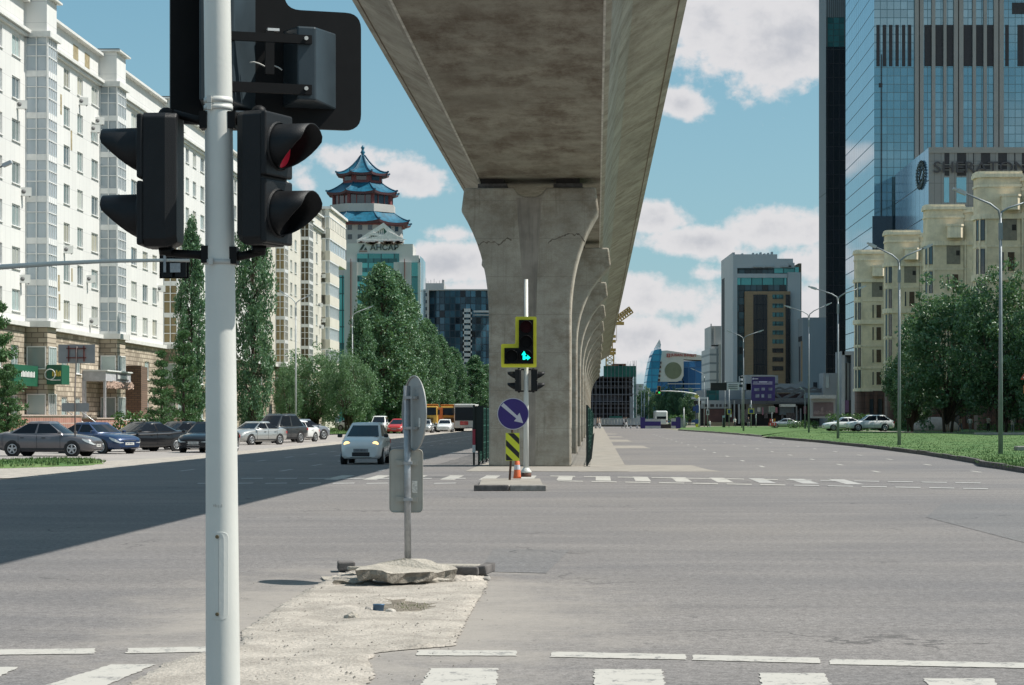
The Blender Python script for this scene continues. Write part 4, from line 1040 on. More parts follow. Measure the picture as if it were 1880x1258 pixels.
for si, (yf, yn) in enumerate(secs):      # far end yf, near end yn (local y falls towards the camera)
    yw = yf - 3.2; cx, cy = rt, yw + rt                      # rounded corner; end wall facing down the street
    tp = lambda o_: arcpts(cx, cy, rt + o_, rad(180), rad(270), 10) + [(5.1 + o_, yw - o_), (5.1 + o_, yf), (-o_, yf)]
    wp = lambda o_: [(4.6, yf), (4.6, yw - o_ + .3), (5.0, yw - o_ + .3), (5.5, yw - o_ - .25), (6.2, yw - o_ - .7), (9.5, yw - o_ - .7), (9.5, yf)]
    fnp = lambda p, q, z: (p, q, z)
    t_ = MB(); t_.prism(tp(0), fnp, 6.4, ZR - .3); t_.build('turret', CREAM, CB)
    w_ = MB(); w_.prism(wp(0), fnp, 6.4, ZR - 1.2); w_.build('end_wall', CREAM, CB)
    w_ = MB(); w_.boxb(11, (yf + yn) / 2 - 3, 0, 4, abs(yf - yn), ZR - 2.2); w_.build('side_wall', CREAM, CB)
    g_ = MB(); g_.prism(tp(-.1), fnp, 0, 6.4); g_.prism([(1.5, yf), (1.5, yw - .1), (9.5, yw - .8), (9.5, yf)], fnp, 0, 6.4); g_.build('ground_floor', GRAN, CB)
    for z, o_, h_ in ((6.3, .22, .5), (10.3, .10, .3), (14.2, .10, .3), (18.2, .26, .75), (22.2, .08, .25), (25.6, .26, .6), (ZR - 1.9, .12, .3), (ZR - .75, .28, .45), (ZR - .30, .16, .3)):
        top_ = z > 27; c_ = MB(); c_.prism(tp(o_), fnp, z, z + h_); d_ = -.45 if top_ else .02
        c_.prism(wp(o_), fnp, z + d_, z + h_ - .03 + (d_ if top_ else 0)); c_.build('cornice', CREAM_D, CB)
    b_ = MB(); b_.prism([(2.75, yw), (2.75, yw - 1.0), (3.1, yw - 1.35), (4.5, yw - 1.35), (4.85, yw - 1.0), (4.85, yw)], fnp, 26.6, 28.2); b_.prism([(2.65, yw), (2.65, yw - 1.05), (3.05, yw - 1.45), (4.55, yw - 1.45), (4.95, yw - 1.05), (4.95, yw)], fnp, 28.2, 28.45); b_.build('balcony', CREAM_D, CB)
    b_ = MB(); b_.boxb(3.7, yw - .01, 23.0, 1.9, .06, 2.6); lg_ = b_.build('loggia_shade_panel', LOG, CB); b_ = MB(); b_.boxb(4.3, yw - .05, 24.2, .5, .06, .7); b_.build('opening', DARK, lg_)  # flat panel; the shade under the balcony is put into its colour
    for z0, z1 in ((23.0, 25.5), (18.9, 22.0), (14.6, 18.0), (10.7, 14.0), (6.9, 10.1)):
        for a, wd_, m_ in ((rad(248), .50, PANE_DK if si % 2 else BLUEW), (rad(205), .45, BLUEW)):
            window(CB, (cx + (rt + .06) * math.cos(a), cy + (rt + .06) * math.sin(a), z0), a + rad(90), wd_, z1 - z0, DKF, m_, 'frame', .05)
        for a in (rad(226), rad(270), rad(186)):
            p_ = MB(); p_.boxb(cx + (rt + .03) * math.cos(a), cy + (rt + .03) * math.sin(a), z0 - .5, .16, .22, z1 - z0 + .9, 0, a); p_.build('pilaster', CREAM_D, CB)
    for k, z0 in enumerate(ST_Z):
        h_ = 2.4
        if z0 < 22: window(CB, (3.95, yw - .06, z0 + .4), 0, .95, h_, CREAM_D, BRONZE, 'frame', .06)
        if z0 < 22: window(CB, (2.95, yw - .06, z0 + .4), 0, .34, h_, CREAM_D, PANE_DK, 'frame', .05)
        for x in (6.6, 7.35): window(CB, (x, yw - .76, z0 + .2), 0, .42, 3.0, DKF, PANE_DK, 'frame', .05)
        for x in (6.25, 6.98, 7.75, 5.3): p_ = MB(); p_.boxb(x, yw - .76 if x > 6 else yw - .2, z0 - .2, .22, .2, 3.8); p_.build('pilaster', CREAM_D, CB)
    for x in (1.9, 3.3, 4.9, 6.4): p_ = MB(); p_.boxb(x, yw - .55, 0, .55, .7, 6.2); p_.build('pier', GRAN, CB)
    for x in (2.6, 4.1, 5.65): window(CB, (x, yw - .62, .8), 0, .8, 4.2, BRONZE, PANE_DK, 'frame')
# roof attic set back
mb = MB(); mb.boxb(14, (secs[0][0] + secs[-1][1]) / 2, 0, 6, abs(secs[0][0] - secs[-1][1]), ZR - 1.5); mb.build('rear_wing', CREAM, CB)

# ------------------------------------------------------------ grey and orange office tower
GREYC = pm('grey_cladding', (.56, .55, .53), .55, var=.04, scale=.1); GREYS = pm('grey_cladding_side', (.50, .49, .47), .6, var=.05, scale=.1)
ORG = gridmat('orange_cladding', (.42, .265, .145), (.34, .21, .12), 1.3, .75, .03, 'XZ', rough=.7, metal=0, var=.05)
DKW = gridmat('dark_window_wall', (.012, .018, .028), (.03, .035, .04), 1.4, 1.7, .06, 'XZ', rough=.1, metal=.2, var=.5, row2=(.03, .07, .085))
O = FB('office_tower', 'grey framed office tower with an orange inset block and dark glazing', 'office tower', 1400, 520)
O.part('frame', GREYC, [(1346, 1427, 467, 492), (1427, 1456, 475, 492), (1346, 1353.5, 492, None), (1353.5, 1447, 502.5, 510), (1446, 1470, 500, None)], 0, 29)
O.part('side_frame', GREYS, [(1345.8, 1350, 463, None)], 1.0, 28.5); mb = MB(); mb.boxb(O.X(1345.8) - .02, 24, O.Z(700), .06, 6.5, O.Z(500) - O.Z(700)); mb.build('side_recess', LOUV, O.root)
O.part('glazing', DKW, [(1353.5, 1422, 490, 503)], .8, 20); O.part('glazing', TEAL, [(1422, 1467.5, 490, 501)], 1.0, 20)
O.part('glazing', DKW, [(1347, 1447, 509.5, None)], .5, 20); O.part('upper_glazing', TEAL, [(1350, 1444, 510, 523)], .35, .4)
O.part('canopy', GREYS, [(1382, 1399, 488, 491), (1404, 1420, 488, 491), (1432, 1452, 488, 491), (1447, 1458, 483, 492)], -.8, 3)
O.part('orange_block', ORG, [(1367, 1450, 535.5, None)], -1.2, 3); O.part('dark_strip', BLACKG, [(1382, 1407.5, 541.5, 690)], -1.28, .3); O.part('dark_strip', BLACKG, [(1441, 1449.8, 541.5, 704)], -1.28, .3)
for k in range(9):
    y = 541.5 + k * 16.4; o_ = O.part('window', TEAL_D if k < 6 else BLACKG, [(1417, 1437, y, y + 8)], -1.3, .3); O.part('mullion', BLACKG, [(1423, 1424, y, y + 8), (1430, 1431, y, y + 8)], -1.36, .1, o_)
O.part('side_wall', pm('brown_orange', (.30, .20, .12), .7), [(1469, 1474.5, 482, None)], 3, 18)
mb = MB()
for x, h in ((1365, 4), (1385, 5), (1392, 4), (1399, 6), (1406, 4), (1413, 5), (1420, 7)): O.rect(mb, x, x + 3, 467 - h, 468, off=4, depth=2)
mb.build('rooftop_plant', GREYS, O.root)
K = FB('office_block', 'plain grey slab block between the orange tower and the slim dark tower', 'office block', 1487, 505)
K.part('wall', pm('grey_block', (.30, .32, .33), .7, var=.04, scale=.1), [(1474, 1516, 583, None)], 0, 9)
K.part('window_strip', LOUV, [(1493, 1500.5, 702, 712)], -.06, .2); mb = MB(); mb.boxb(K.X(1474) - .02, 4.5, K.Z(626), .06, 6, 1.2); mb.boxb(K.X(1474) - .02, 5.5, K.Z(700), .06, 1.6, K.Z(635) - K.Z(700)); mb.build('side_window_strip', LOUV, K.root); mb = MB(); mb.boxb(K.X(1474) - .015, 2.0, K.Z(700), .05, 2.6, K.Z(626) - K.Z(700)); mb.build('orange_strip', ORG, K.root)
Q = FB('office_block', 'white block with a stepped top, its side slanting behind the orange tower', 'office block', 1317, 600)
WHB = gridmat('white_block', (.50, .51, .50), (.22, .25, .26), 3.4, 2.4, .28, 'XZ', rough=.6, metal=.1, var=.05)
Q.part('wall', WHB, [(1303, 1319.5, 640, None)], 0, 26); Q.part('end_wall', pm('tan_end', (.38, .375, .34), .7), [(1319.5, 1332, 632, None)], -.3, 26); Q.part('upper_block', PALE2, [(1306.5, 1330, 598, 640)], 2, 20)
Q.part('roof_fin', PALE2, [(1306, 1307.6, 594, 634), (1311, 1312, 599, 632)], 1.6, 1.0); Q.part('dark_band', LOUV, [(1306, 1319, 633.5, 636)], -.2, .4)

# ------------------------------------------------------------ low mall in front of the towers
Mx = FB('shopping_mall', 'long low mall front with a grey truss canopy and dark shop fronts', 'shopping mall', 1430, 430)
GREYM = pm('mall_grey', (.27, .285, .30), .6, var=.06, scale=.2); GREYD = pm('mall_dark_steel', (.09, .10, .115), .6, var=.15)
DRED = pm('shop_dark_red', (.075, .03, .028), .6, var=.3, scale=.4)
Mx.part('upper_wall', GREYM, [(1370, 1480, 704, 716), (1373, 1424, 688, 760), (1424, 1432, 689, 706)], 3, 14)
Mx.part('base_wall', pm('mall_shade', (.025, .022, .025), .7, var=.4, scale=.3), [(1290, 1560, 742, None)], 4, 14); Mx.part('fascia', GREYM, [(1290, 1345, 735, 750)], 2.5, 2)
Mx.part('fascia', GREYD, [(1345, 1530, 733, 742)], 1, 3); Mx.part('mid_wall', GREYM, [(1290, 1370, 716, 736)], 6, 10); Mx.part('mid_glass', TEAL_D, [(1302, 1325, 716, 736)], 5.8, .4); Mx.part('mid_wall', DRED, [(1424, 1480, 722, 735)], 3.5, 4)
Mx.each('porthole', LOUV, [(1294, 1300, 742, 747), (1306, 1313, 742, 747), (1317, 1320, 742, 747), (1323, 1327, 742, 747), (1331, 1338, 742, 747)], 2.4, .2)
Mx.part('entrance', DRED, [(1294, 1334, 751, 778)], 2.6, 1.5); Mx.part('entrance', DRED, [(1343, 1352, 757, 778)], 2.6, 1.5)
tr = MB()
for k in range(14):
    xa = Mx.X(1408 + k * 10.5); xb = Mx.X(1408 + (k + 1) * 10.5); z0, z1 = Mx.Z(716), Mx.Z(712)
    tr.bar((xa, -1.5, z0 if k % 2 else z1), (xb, -1.5, z1 if k % 2 else z0), .3, .4)
    tr.bar((xa, -1.5, Mx.Z(719)), (xb, -1.5, Mx.Z(719)), .35, .5)
for xa, ya, xb, yb in ((1422, 722, 1432, 732), (1436, 732, 1459, 722), (1394, 733, 1412, 719), (1462, 733, 1474, 721)): tr.bar((Mx.X(xa), -1.2, Mx.Z(ya)), (Mx.X(xb), -1.2, Mx.Z(yb)), .5, .5)
tr.bar((Mx.X(1408), -1.6, Mx.Z(735)), (Mx.X(1500), -1.6, Mx.Z(735)), .5, .9)
tr.build('truss', GREYD, Mx.root)
Mx.part('awning', pm('awning_white', (.62, .61, .58), .6), [(1432, 1459, 742, 747)], -1.5, 3); Mx.part('shop_front', pm('shop_blue_grey', (.15, .19, .24), .4), [(1433, 1460, 747, 762)], 1.5, 2)
PINK = pm('poster_pink', (.40, .16, .22), .6)
Mx.each('poster', PINK, [(1476, 1481, 746, 760), (1424, 1428, 748, 758), (1400, 1402, 748, 762)], .5, .2); Mx.each('poster', PALE2, [(1412, 1423, 746, 757), (1391, 1397, 748, 756)], .5, .2)
Mx.each('shop_window', pm('shop_dim_light', (.12, .10, .11), .3, var=.5), [(1436, 1440, 760, 775), (1445, 1462, 758, 776), (1405, 1411, 758, 768), (1360, 1374, 752, 776), (1463, 1468, 752, 776)], 1.4, .2)
Mx.each('column', GREYM, [(1468.5, 1470.5, 750, 777), (1347, 1349, 735, 778), (1355, 1358, 742, 778), (1461, 1463, 745, 776)], -.5, .6)
Mx.part('railing', pm('tan_rail', (.20, .16, .11), .8), [(1300, 1345, 775, 784)], -4, .2)
BB = FB('billboard', 'purple advertising screen with small white lettering on the mall roof', 'billboard', 1401, 424)
BB.part('screen', pm('screen_purple', (.030, .018, .11), .4, var=.25, scale=.3), [(1380, 1423, 691.5, 736)], 0, 1.0)
SW = pm('screen_white', (.50, .48, .60), .5)
BB.part('emblem', SW, [(1381.5, 1384, 694, 697)], -.05, .1); BB.part('lettering', SW, [(1384.5, 1392, 695, 696.4), (1383, 1391, 701, 702.3), (1393, 1409, 700.3, 702.5), (1410.5, 1418, 701, 702.3), (1382, 1418, 704.4, 705.6)], -.05, .1)
BB.part('picture', pm('screen_grey', (.18, .20, .26), .5, var=.5, scale=.6), [(1385, 1394, 713, 718), (1398, 1404, 712, 717), (1411, 1418, 712, 717), (1387, 1394, 724, 730), (1398, 1403, 724, 730), (1410, 1416, 724, 731)], -.05, .1)
BB.part('frame', GREYM, [(1379, 1424, 689.5, 691.5)], -.1, 1.2)
BC = FB('billboard', 'pinkish poster panel under a pale slab, left of the cream building', 'billboard', 1510, 400)
BC.part('slab', pm('slab_pale', (.40, .41, .42), .6), [(1488, 1533, 725.5, 732)], -1.5, 3.5); BC.part('frame', GREYM, [(1489, 1534, 732, 768)], 0, 1.2)
BC.part('poster', pm('poster_dim', (.13, .095, .11), .5, var=.2, scale=.3), [(1493, 1530, 739, 764)], -.1, .2)
mb = MB(); rnd = random.Random(8)
for k in range(30): BC.rect(mb, 1494 + k * 1.2, 1494 + k * 1.2 + 1.6, 757 - rnd.uniform(0, 3) - (7 if 10 < k < 14 else 0), 761, off=-.16, depth=.08)
mb.build('picture', pm('poster_figures', (.27, .21, .22), .6, var=.4, scale=1.5), BC.root)
BG_ = FB('glass_entrance', 'tall grey entrance frame with white glazing at the foot of the dark tower', 'entrance', 1562, 420)
BG_.part('frame', GREYM, [(1546, 1568, 645, 652), (1545, 1551, 645, None), (1563, 1569, 652, None)], 0, 8); BG_.part('glazing', glass('entry_glass', (.38, .44, .48), .1, metal=.3), [(1551, 1563, 666, 735)], 1, .4); BG_.part('mullion', LOUV, [(1554.4, 1556.6, 666, 735), (1560, 1561, 666, 735)], .8, .3)
BG_.part('base', LOUV, [(1551, 1563, 735, None)], .6, 6); BG_.part('poster', pm('poster_purple', (.10, .05, .12), .5), [(1551, 1559, 735, 757)], .4, .2); BG_.part('low_wall', GREYM, [(1520, 1545.4, 684, None)], 6, 6); BG_.part('low_glass', glass('entry_glass2', (.30, .36, .40), .1, metal=.3), [(1524, 1530, 688, 712)], 5.8, .3)

# ------------------------------------------------------------ far end of the street
JB = FB('insurance_building', 'blue glass building with a sail shaped edge, a round window and red roof lettering', 'office building', 1240, 700)
CYAN = gridmat('cyan_glass', (.02, .20, .36), (.02, .11, .20), 2.6, 2.2, .12, 'XZ', rough=.15, metal=.3, var=.25, row2=(.05, .28, .44)); BLUEG = gridmat('blue_glass_wall', (.02, .085, .24), (.03, .10, .22), 2.2, 9, .14, 'XZ', rough=.12, metal=.35, var=.35, row2=(.05, .17, .36))
BEI = pm('beige_cladding', (.50, .49, .44), .65, var=.06, scale=.1)
blade = [(1183, 770), (1183.5, 735), (1185, 710), (1188.5, 685), (1192.5, 665), (1197, 650), (1200.5, 643), (1213, 641), (1214, 647), (1208, 690), (1203, 730), (1198, 770)]
mb = MB(); mb.prism([(JB.X(x), JB.Z(y)) for x, y in blade], lambda p, q, t: (p, t, q), -2.5, 12); mb.build('sail', CYAN, JB.root)
mb = MB()
for a_ in range(5): mb.bar((JB.X(1201 + a_ * 2.6), 0, JB.Z(642)), (JB.X(1211 + a_ * .5), 0, JB.Z(624 + a_ * 2)), .28, .28)
for y in (637, 632, 628): mb.bar((JB.X(1204 + (641 - y) * .45), 0, JB.Z(y)), (JB.X(1213), 0, JB.Z(y)), .22, .22)
mb.build('spire_frame', pm('spire_white', (.55, .57, .56), .5), JB.root)
mb = MB(); mb.prism([(JB.X(x), JB.Z(y)) for x, y in ((1215, 644), (1225, 643.5), (1262, 649), (1304, 655), (1304, 662), (1255, 660), (1255, 690), (1251, 698), (1243, 701), (1206, 701), (1211, 660))], lambda p, q, t: (p, t, q), 0, 14); mb.build('wall', BEI, JB.root)
JB.part('glazing', BLUEG, [(1254, 1306, 663, None), (1200, 1256, 699, None)], .8, 12)
mb = MB(); mb.prism([(JB.X(1236) + 2.75 * math.cos(a), JB.Z(680.5) + 2.75 * math.sin(a)) for a in [2 * math.pi * k / 32 for k in range(32)]], lambda p, q, t: (p, t, q), -.1, .2); mb.build('round_window', pm('round_window_olive', (.15, .165, .10), .3, var=.12, scale=.3), JB.root)
JB.each('balcony', DRED, [(1207 + (690 - y) * .09, 1212 + (690 - y) * .09, y, y + 4) for y in (664, 672, 680, 688, 696)], -.4, .8)
JB.each('white_band', PALE2, [(1226, 1286, 704, 705.4), (1240, 1286, 713, 714.2), (1262, 1286, 722, 723)], .6, .5)
me = text_mesh("JUSAN INVEST", 1.2, .08, bold=.02); W_ = max(v.co.x for v in me.vertices) - min(v.co.x for v in me.vertices)
tw_ = JB.X(1279) - JB.X(1232); me.transform(Matrix.Scale(tw_ / W_, 4, (1, 0, 0))); me.materials.append(pm('letter_red', (.34, .055, .04), .5)); o_ = link('lettering', me, JB.root, ((JB.X(1232) + JB.X(1279)) / 2, -.2, JB.Z(652.5))); o_.rotation_euler = (0, rad(1.5), 0)
JB.part('emblem', MATS['letter_red'], [(1224, 1230.5, 649.5, 656)], -.2, .15); JB.part('emblem_mark', BEI, [(1225.8, 1228.8, 651.3, 652.2), (1225.8, 1228.8, 653.4, 654.3)], -.26, .1)
# construction site
CS = FB('construction_building', 'unfinished concrete frame wrapped in scaffolding and green netting', 'construction site', 1124, 420)
SHC = pm('shuttered_concrete', (.055, .05, .052), .9, var=.3, scale=.2); NET = pm('green_netting', (.012, .095, .075), .8, var=.3, scale=.6); SCAF = pm('scaffold_pipe', (.20, .20, .23), .5, metal=.3)
CS.each('floor_slab', SHC, [(1077, 1163, y, y + 3.2) for y in (691, 707, 723, 740)], 1.5, 22)
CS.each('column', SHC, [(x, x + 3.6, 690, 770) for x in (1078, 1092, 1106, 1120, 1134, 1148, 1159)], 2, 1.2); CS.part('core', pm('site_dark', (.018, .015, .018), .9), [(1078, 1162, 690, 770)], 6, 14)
CS.part('infill', pm('site_block', (.07, .07, .085), .9, var=.2), [(1083, 1145, 726, 738)], 2.2, .4)
mb = MB()
for x in [1080 + k * 6.9 for k in range(13)]: CS.rect(mb, x, x + .62, 668 if x > 1108 else 690, 772, off=-.6, depth=.08)
for y in (701, 712, 724, 737, 749, 760): CS.rect(mb, 1078, 1168, y, y + .55, off=-.6, depth=.08)
for x in (1162, 1165, 1168):
    CS.rect(mb, x, x + .5, 662, 772, off=0, depth=.08)
for k in range(12): CS.rect(mb, 1155, 1168, 690 + k * 6.4, 690.5 + k * 6.4, off=.5, depth=.08)
mb.build('scaffold', SCAF, CS.root)
CS.part('netting', NET, [(1108, 1167.5, 672, 692)], -.45, .1); CS.part('netting', NET, [(1118, 1142, 764, 770)], -.9, .1); CS.part('netting', NET, [(1164, 1167, 690, 772)], -.5, .2)
CS.part('formwork', pm('formwork_rust', (.26, .10, .05), .8, var=.4), [(1126, 1150, 667.5, 672), (1136, 1144, 669, 674)], 2, 4); CS.part('infill', GREYM, [(1156, 1162, 728, 768)], -.2, .3)
mb = MB()
for x in (1112, 1118, 1124, 1131, 1153, 1158, 1163, 1166): CS.rect(mb, x, x + .35, 662 + (x * 7) % 5, 674, off=1, depth=.06)
mb.build('rebar', SCAF, CS.root)
CR = FB('tower_crane', 'yellow tower crane with a raised lattice jib above the construction site', 'crane', 1122, 480)
YCR = pm('crane_yellow', (.56, .33, .085), .6, var=.12)
def lattice(mb, a, b, w, n, r):
    a, b = Vector(a), Vector(b); d = (b - a).normalized(); up_ = Vector((0, 1, 0)); s = d.cross(up_).normalized() * w / 2; t = up_ * w / 2
    cs = [s + t, s - t, -s - t, -s + t]
    for c in cs: mb.bar(a + c, b + c, r, r)
    for i in range(n):
        p, q = a + (b - a) * (i / n), a + (b - a) * ((i + 1) / n)
        for k in range(4):
            mb.bar(p + cs[k], q + cs[(k + 1) % 4], r * .7, r * .7); mb.bar(q + cs[k], q + cs[(k + 1) % 4], r * .7, r * .7)
mb = MB(); lattice(mb, (0, 6, 0), (0, 6, CR.Z(640)), 1.7, 14, .2); mb.build('mast_base', YCR, CR.root)
mb = MB(); lattice(mb, (.1, 6, CR.Z(640)), (.1, 6, CR.Z(598)), .9, 5, .2)
for y in (616, 625, 641, 647): mb.box(.35, 6, CR.Z(y), 1.9, 1.6, .6)
mb.build('mast', YCR, CR.root)
mb = MB(); lattice(mb, (-1.2, 6, CR.Z(602)), (CR.X(1161), 6, CR.Z(566.5)), 1.5, 12, .26); mb.build('jib', YCR, CR.root)
mb = MB(); mb.bar((CR.X(1161), 6, CR.Z(566.5)), (CR.X(1157), 6, CR.Z(562)), .16, .16); mb.bar((CR.X(1161), 6, CR.Z(566.5)), (CR.X(1162), 6, CR.Z(570)), .5, .5); mb.bar((CR.X(1134.5), 6, CR.Z(588)), (CR.X(1134.5), 6, CR.Z(625)), .09, .09); mb.box(CR.X(1138), 5.5, CR.Z(592), 2.4, 1.2, .7); mb.build('hoist', YCR, CR.root)
# low background blocks far behind so that the street does not end in a bare plain
FAR = pm('far_grey', (.34, .36, .37), .8, var=.08, scale=.05)
X1 = FB('far_building', 'low grey building far away behind the lamp posts left of the sail building', 'building', 1176, 820)
X1.part('wall', FAR, [(1168, 1186, 705, None)], 0, 15)
# ------------------------------------------------------------ street furniture
POLE_W = pm('pole_paint', (.60, .60, .555), .38, var=.04, scale=2.0, streak=.12, dirt=(.45, .46, .44), bump=.05, bscale=60)
BLACKP = pm('black_plastic', (.0085, .009, .010), .5, var=.15, spec=.28, scale=8, bump=.15, bscale=220)
BLACKM = pm('black_metal', (.006, .0055, .0055), .55, var=.2, scale=10, spec=.2)
GREYH = pm('housing_grey', (.030, .042, .050), .35, var=.15, scale=4, spec=.35)
STEEL = pm('galvanised', (.34, .35, .36), .45, metal=.55, var=.15, scale=14)
BAND = pm('steel_band', (.50, .50, .47), .6, metal=.15)
SCREW = pm('rusty_screw', (.14, .11, .06), .6, metal=.3)
RLENS = em('red_lens', (.30, .010, .025), .22); DLENS = pm('dark_lens', (.005, .005, .006), .5, spec=.12)

def rounded(poly, r, n=6):
    o = []; L = len(poly)
    for i in range(L):
        p, a, b = Vector(poly[i]), Vector(poly[i - 1]), Vector(poly[(i + 1) % L]); u, v = (a - p).normalized(), (b - p).normalized()
        rr = r
        p0, p1 = p + u * rr, p + v * rr
        for k in range(n + 1):
            t_ = k / n; o.append(tuple(p0 * (1 - t_) ** 2 + p * 2 * t_ * (1 - t_) + p1 * t_ ** 2))
    return o
def visor(mb, cx, cz, y0, r, Lt, Lb, m=0, th=.004, n=24):
    """signal visor: tunnel of radius r round an axis along -y, longer at the top than at the bottom"""
    out_, inn = [], []
    for rr in (r, r - th):
        ring0, ring1, ringm = [], [], []
        for k in range(n):
            a = 2 * math.pi * k / n; s_ = math.sin(a); t_ = (s_ + 1) / 2
            L = Lt if s_ > .35 else Lb + (Lt - Lb) * ((s_ + 1) / 1.35) ** .8
            sq = 1 + .05 * abs(math.cos(a)) * 0
            p = lambda q: (cx + rr * math.cos(a), y0 - q, cz + rr * s_ - .03 * q)
            ring0.append(p(0)); ringm.append(p(L * .5)); ring1.append(p(L))
        (out_ if rr == r else inn).extend([ring0, ringm, ring1])
    mb.loft([out_[0], out_[1], out_[2], inn[2], inn[1], inn[0]], m, smooth=True, caps=False)
def ped_head(parent, loc, rz, lit=None, w=.23, dep=.135, h=.585, vis=.172):
    """two-section pedestrian signal facing its own -y; origin at the middle of the body"""
    mb = MB(); hw, hh = w / 2, h / 2
    prof = [(-hw, -hh + .03), (-hw + .03, -hh), (hw - .03, -hh), (hw, -hh + .03), (hw, hh - .02), (hw - .02, hh), (-hw + .02, hh), (-hw, hh - .02)]
    back = [(p * .80, q * (.93 if q < 0 else 1.0)) for p, q in prof]
    mb.loft([[(p, -dep / 2, q) for p, q in prof], [(p, dep * .18, q) for p, q in prof], [(p, dep / 2, q) for p, q in back]], 0, smooth=False)
    b = mb.build('pedestrian_signal', BLACKP, parent, loc, rz); bevel(b, .006, 2)
    for k in (0, 1):
        zc = hh * (.5 if k == 0 else -.5)
        d_ = MB(); d_.box(0, -dep / 2 - .012, zc, w + .008, .028, hh - .012); o = d_.build('door', BLACKP, b); bevel(o, .010, 3)
        l_ = MB(); l_.tube([(0, -dep / 2 - .024, zc - .01), (0, -dep / 2 - .032, zc - .01)], [.090, .086], 24); l_.build('lens', (lit if (k == 0 and lit) else DLENS), o)
        v_ = MB(); visor(v_, 0, zc - .005, -dep / 2 - .022, .098, vis, .012); v_.tube([(0, -dep / 2 - .022, zc - .005), (0, -dep / 2 - .034, zc - .005)], [.112, .104], 24, caps=False); v_.build('visor', BLACKP, o)
    k_ = MB(); k_.lathe([(.035, 0), (.034, .012), (.026, .026), (.012, .034)], 14, (0, .01, hh)); k_.build('end_cap', BLACKM, b); k_ = MB(); k_.lathe([(.03, -.03), (.034, 0)], 14, (0, .01, -hh)); k_.build('end_cap', BLACKM, b)
    return b

# nearest traffic light -----------------------------------------------------
ND = 9.5
n0 = Vector(((411 - CX) * ND / F, ND, 0))
NTL = thing('traffic_light', 'near pale grey pole with two black pedestrian signals and a big signal seen from behind', 'traffic light', n0)
sN = ND / F
def nl(px, py, dd=0.0): return Vector(((px - CX) * (ND + dd) / F - n0.x, dd, CH + (HY - py) * (ND + dd) / F))
pts = [nl(411.2, 1452), nl(409.3, 1258), nl(406.6, 800), nl(404, 480), nl(401.5, 205), nl(398.7, 0), nl(396, -400)]
mb = MB(); mb.tube(pts, [.0775, .0752, .0690, .0650, .0605, .0588, .055], 40); mb.build('pole', POLE_W, NTL)
def band(py, w_, r):
    c = nl(398.7 + py * .0106, py); mb = MB(); mb.lathe([(r, -w_ / 2), (r + .003, -w_ / 2), (r + .003, w_ / 2), (r, w_ / 2)], 40, c); mb.box(c.x - .03, -r - .006, c.z, .018, .016, w_ * 1.3)
    return mb.build('steel_band', BAND, NTL)
for py, r in ((186, .0604), (199, .0608), (482, .0655)): band(py, .022, r)
mb = MB(); c = nl(401, 188); mb.lathe([(.0612, 0), (.0612, .02)], 40, c); mb.build('collar', POLE_W, NTL)
# access door with two screws
def door_panel():
    mb = MB(); cx0, hw = nl(408.3, 1055).x, .044; zt, zb = nl(405, 975).z, nl(405, 1136).z
    ol = rounded([(-hw, zb), (hw, zb), (hw, zt), (-hw, zt)], .035, 8); zc = (zt + zb) / 2
    def surf(x, z, lift):
        f = (zt - z) / (zt - zb); r = .0717 + .0019 * f + lift; th = (x - .006) / r; return (cx0 + (r) * math.sin(th) - .0012 * (.5 - f) * 0, -r * math.cos(th), z)
    mb.loft([[surf(x * k, zc + (z - zc) * k2, l_) for x, z in ol] for k, k2, l_ in ((1.0, 1.0, -.004), (1.0, 1.0, .0006), (.97, .99, .0014), (.5, .95, .0014), (.02, .9, .0014))], 0, smooth=False, caps=False); return mb
dp = door_panel().build('access_door', POLE_W, NTL)
for py in (984, 1125):
    c = nl(403, py); mb = MB(); mb.tube([(c.x, -.0775, c.z), (c.x, -.0825, c.z)], [.0085, .0075], 12); mb.build('screw', SCREW, dp)
mb = MB(); c = nl(404, 928); rnd = random.Random(6)
for k in range(6): mb.box(c.x - .018 + k * .007, -.0702, c.z + rnd.uniform(-.003, .003), .003, .001, .010 + .003 * (k % 2))
mb.build('stencil_mark', pm('faint_stencil', (.42, .40, .36), .6), NTL)
hl = nl(301, 334); hr = nl(480, 331)
ped_head(NTL, (hl.x, 0.0, hl.z), rad(-92), None, dep=.145); ped_head(NTL, (hr.x, -.02, hr.z), rad(66), RLENS)
for (ht, pa, pb, pc_) in (((318, 208), (420, 222), (392, 219), 1), ((472, 207), (422, 222), (432, 221), 1), ((305, 464), (386, 468), (386, 466), 0), ((486, 461), (424, 470), (430, 466), 0)):
    a, b = nl(*ht), nl(*pa); a.y = b.y = -.0
    m_ = a.lerp(b, .5); mb = MB()
    cxp = nl(401 if pc_ else 404, pa[1]).x; side = -1 if a.x < cxp else 1
    e = Vector((cxp + side * .062, -.0, b.z)); k_ = Vector((cxp + side * .095, 0, b.z + (.004 if pc_ else 0)))
    mb.tube([a, k_, e], [.017, .019, .026], 12); mb.box(e.x, 0, b.z - .0, .032, .09, .075); mb.build('bracket_arm', BLACKM, NTL)
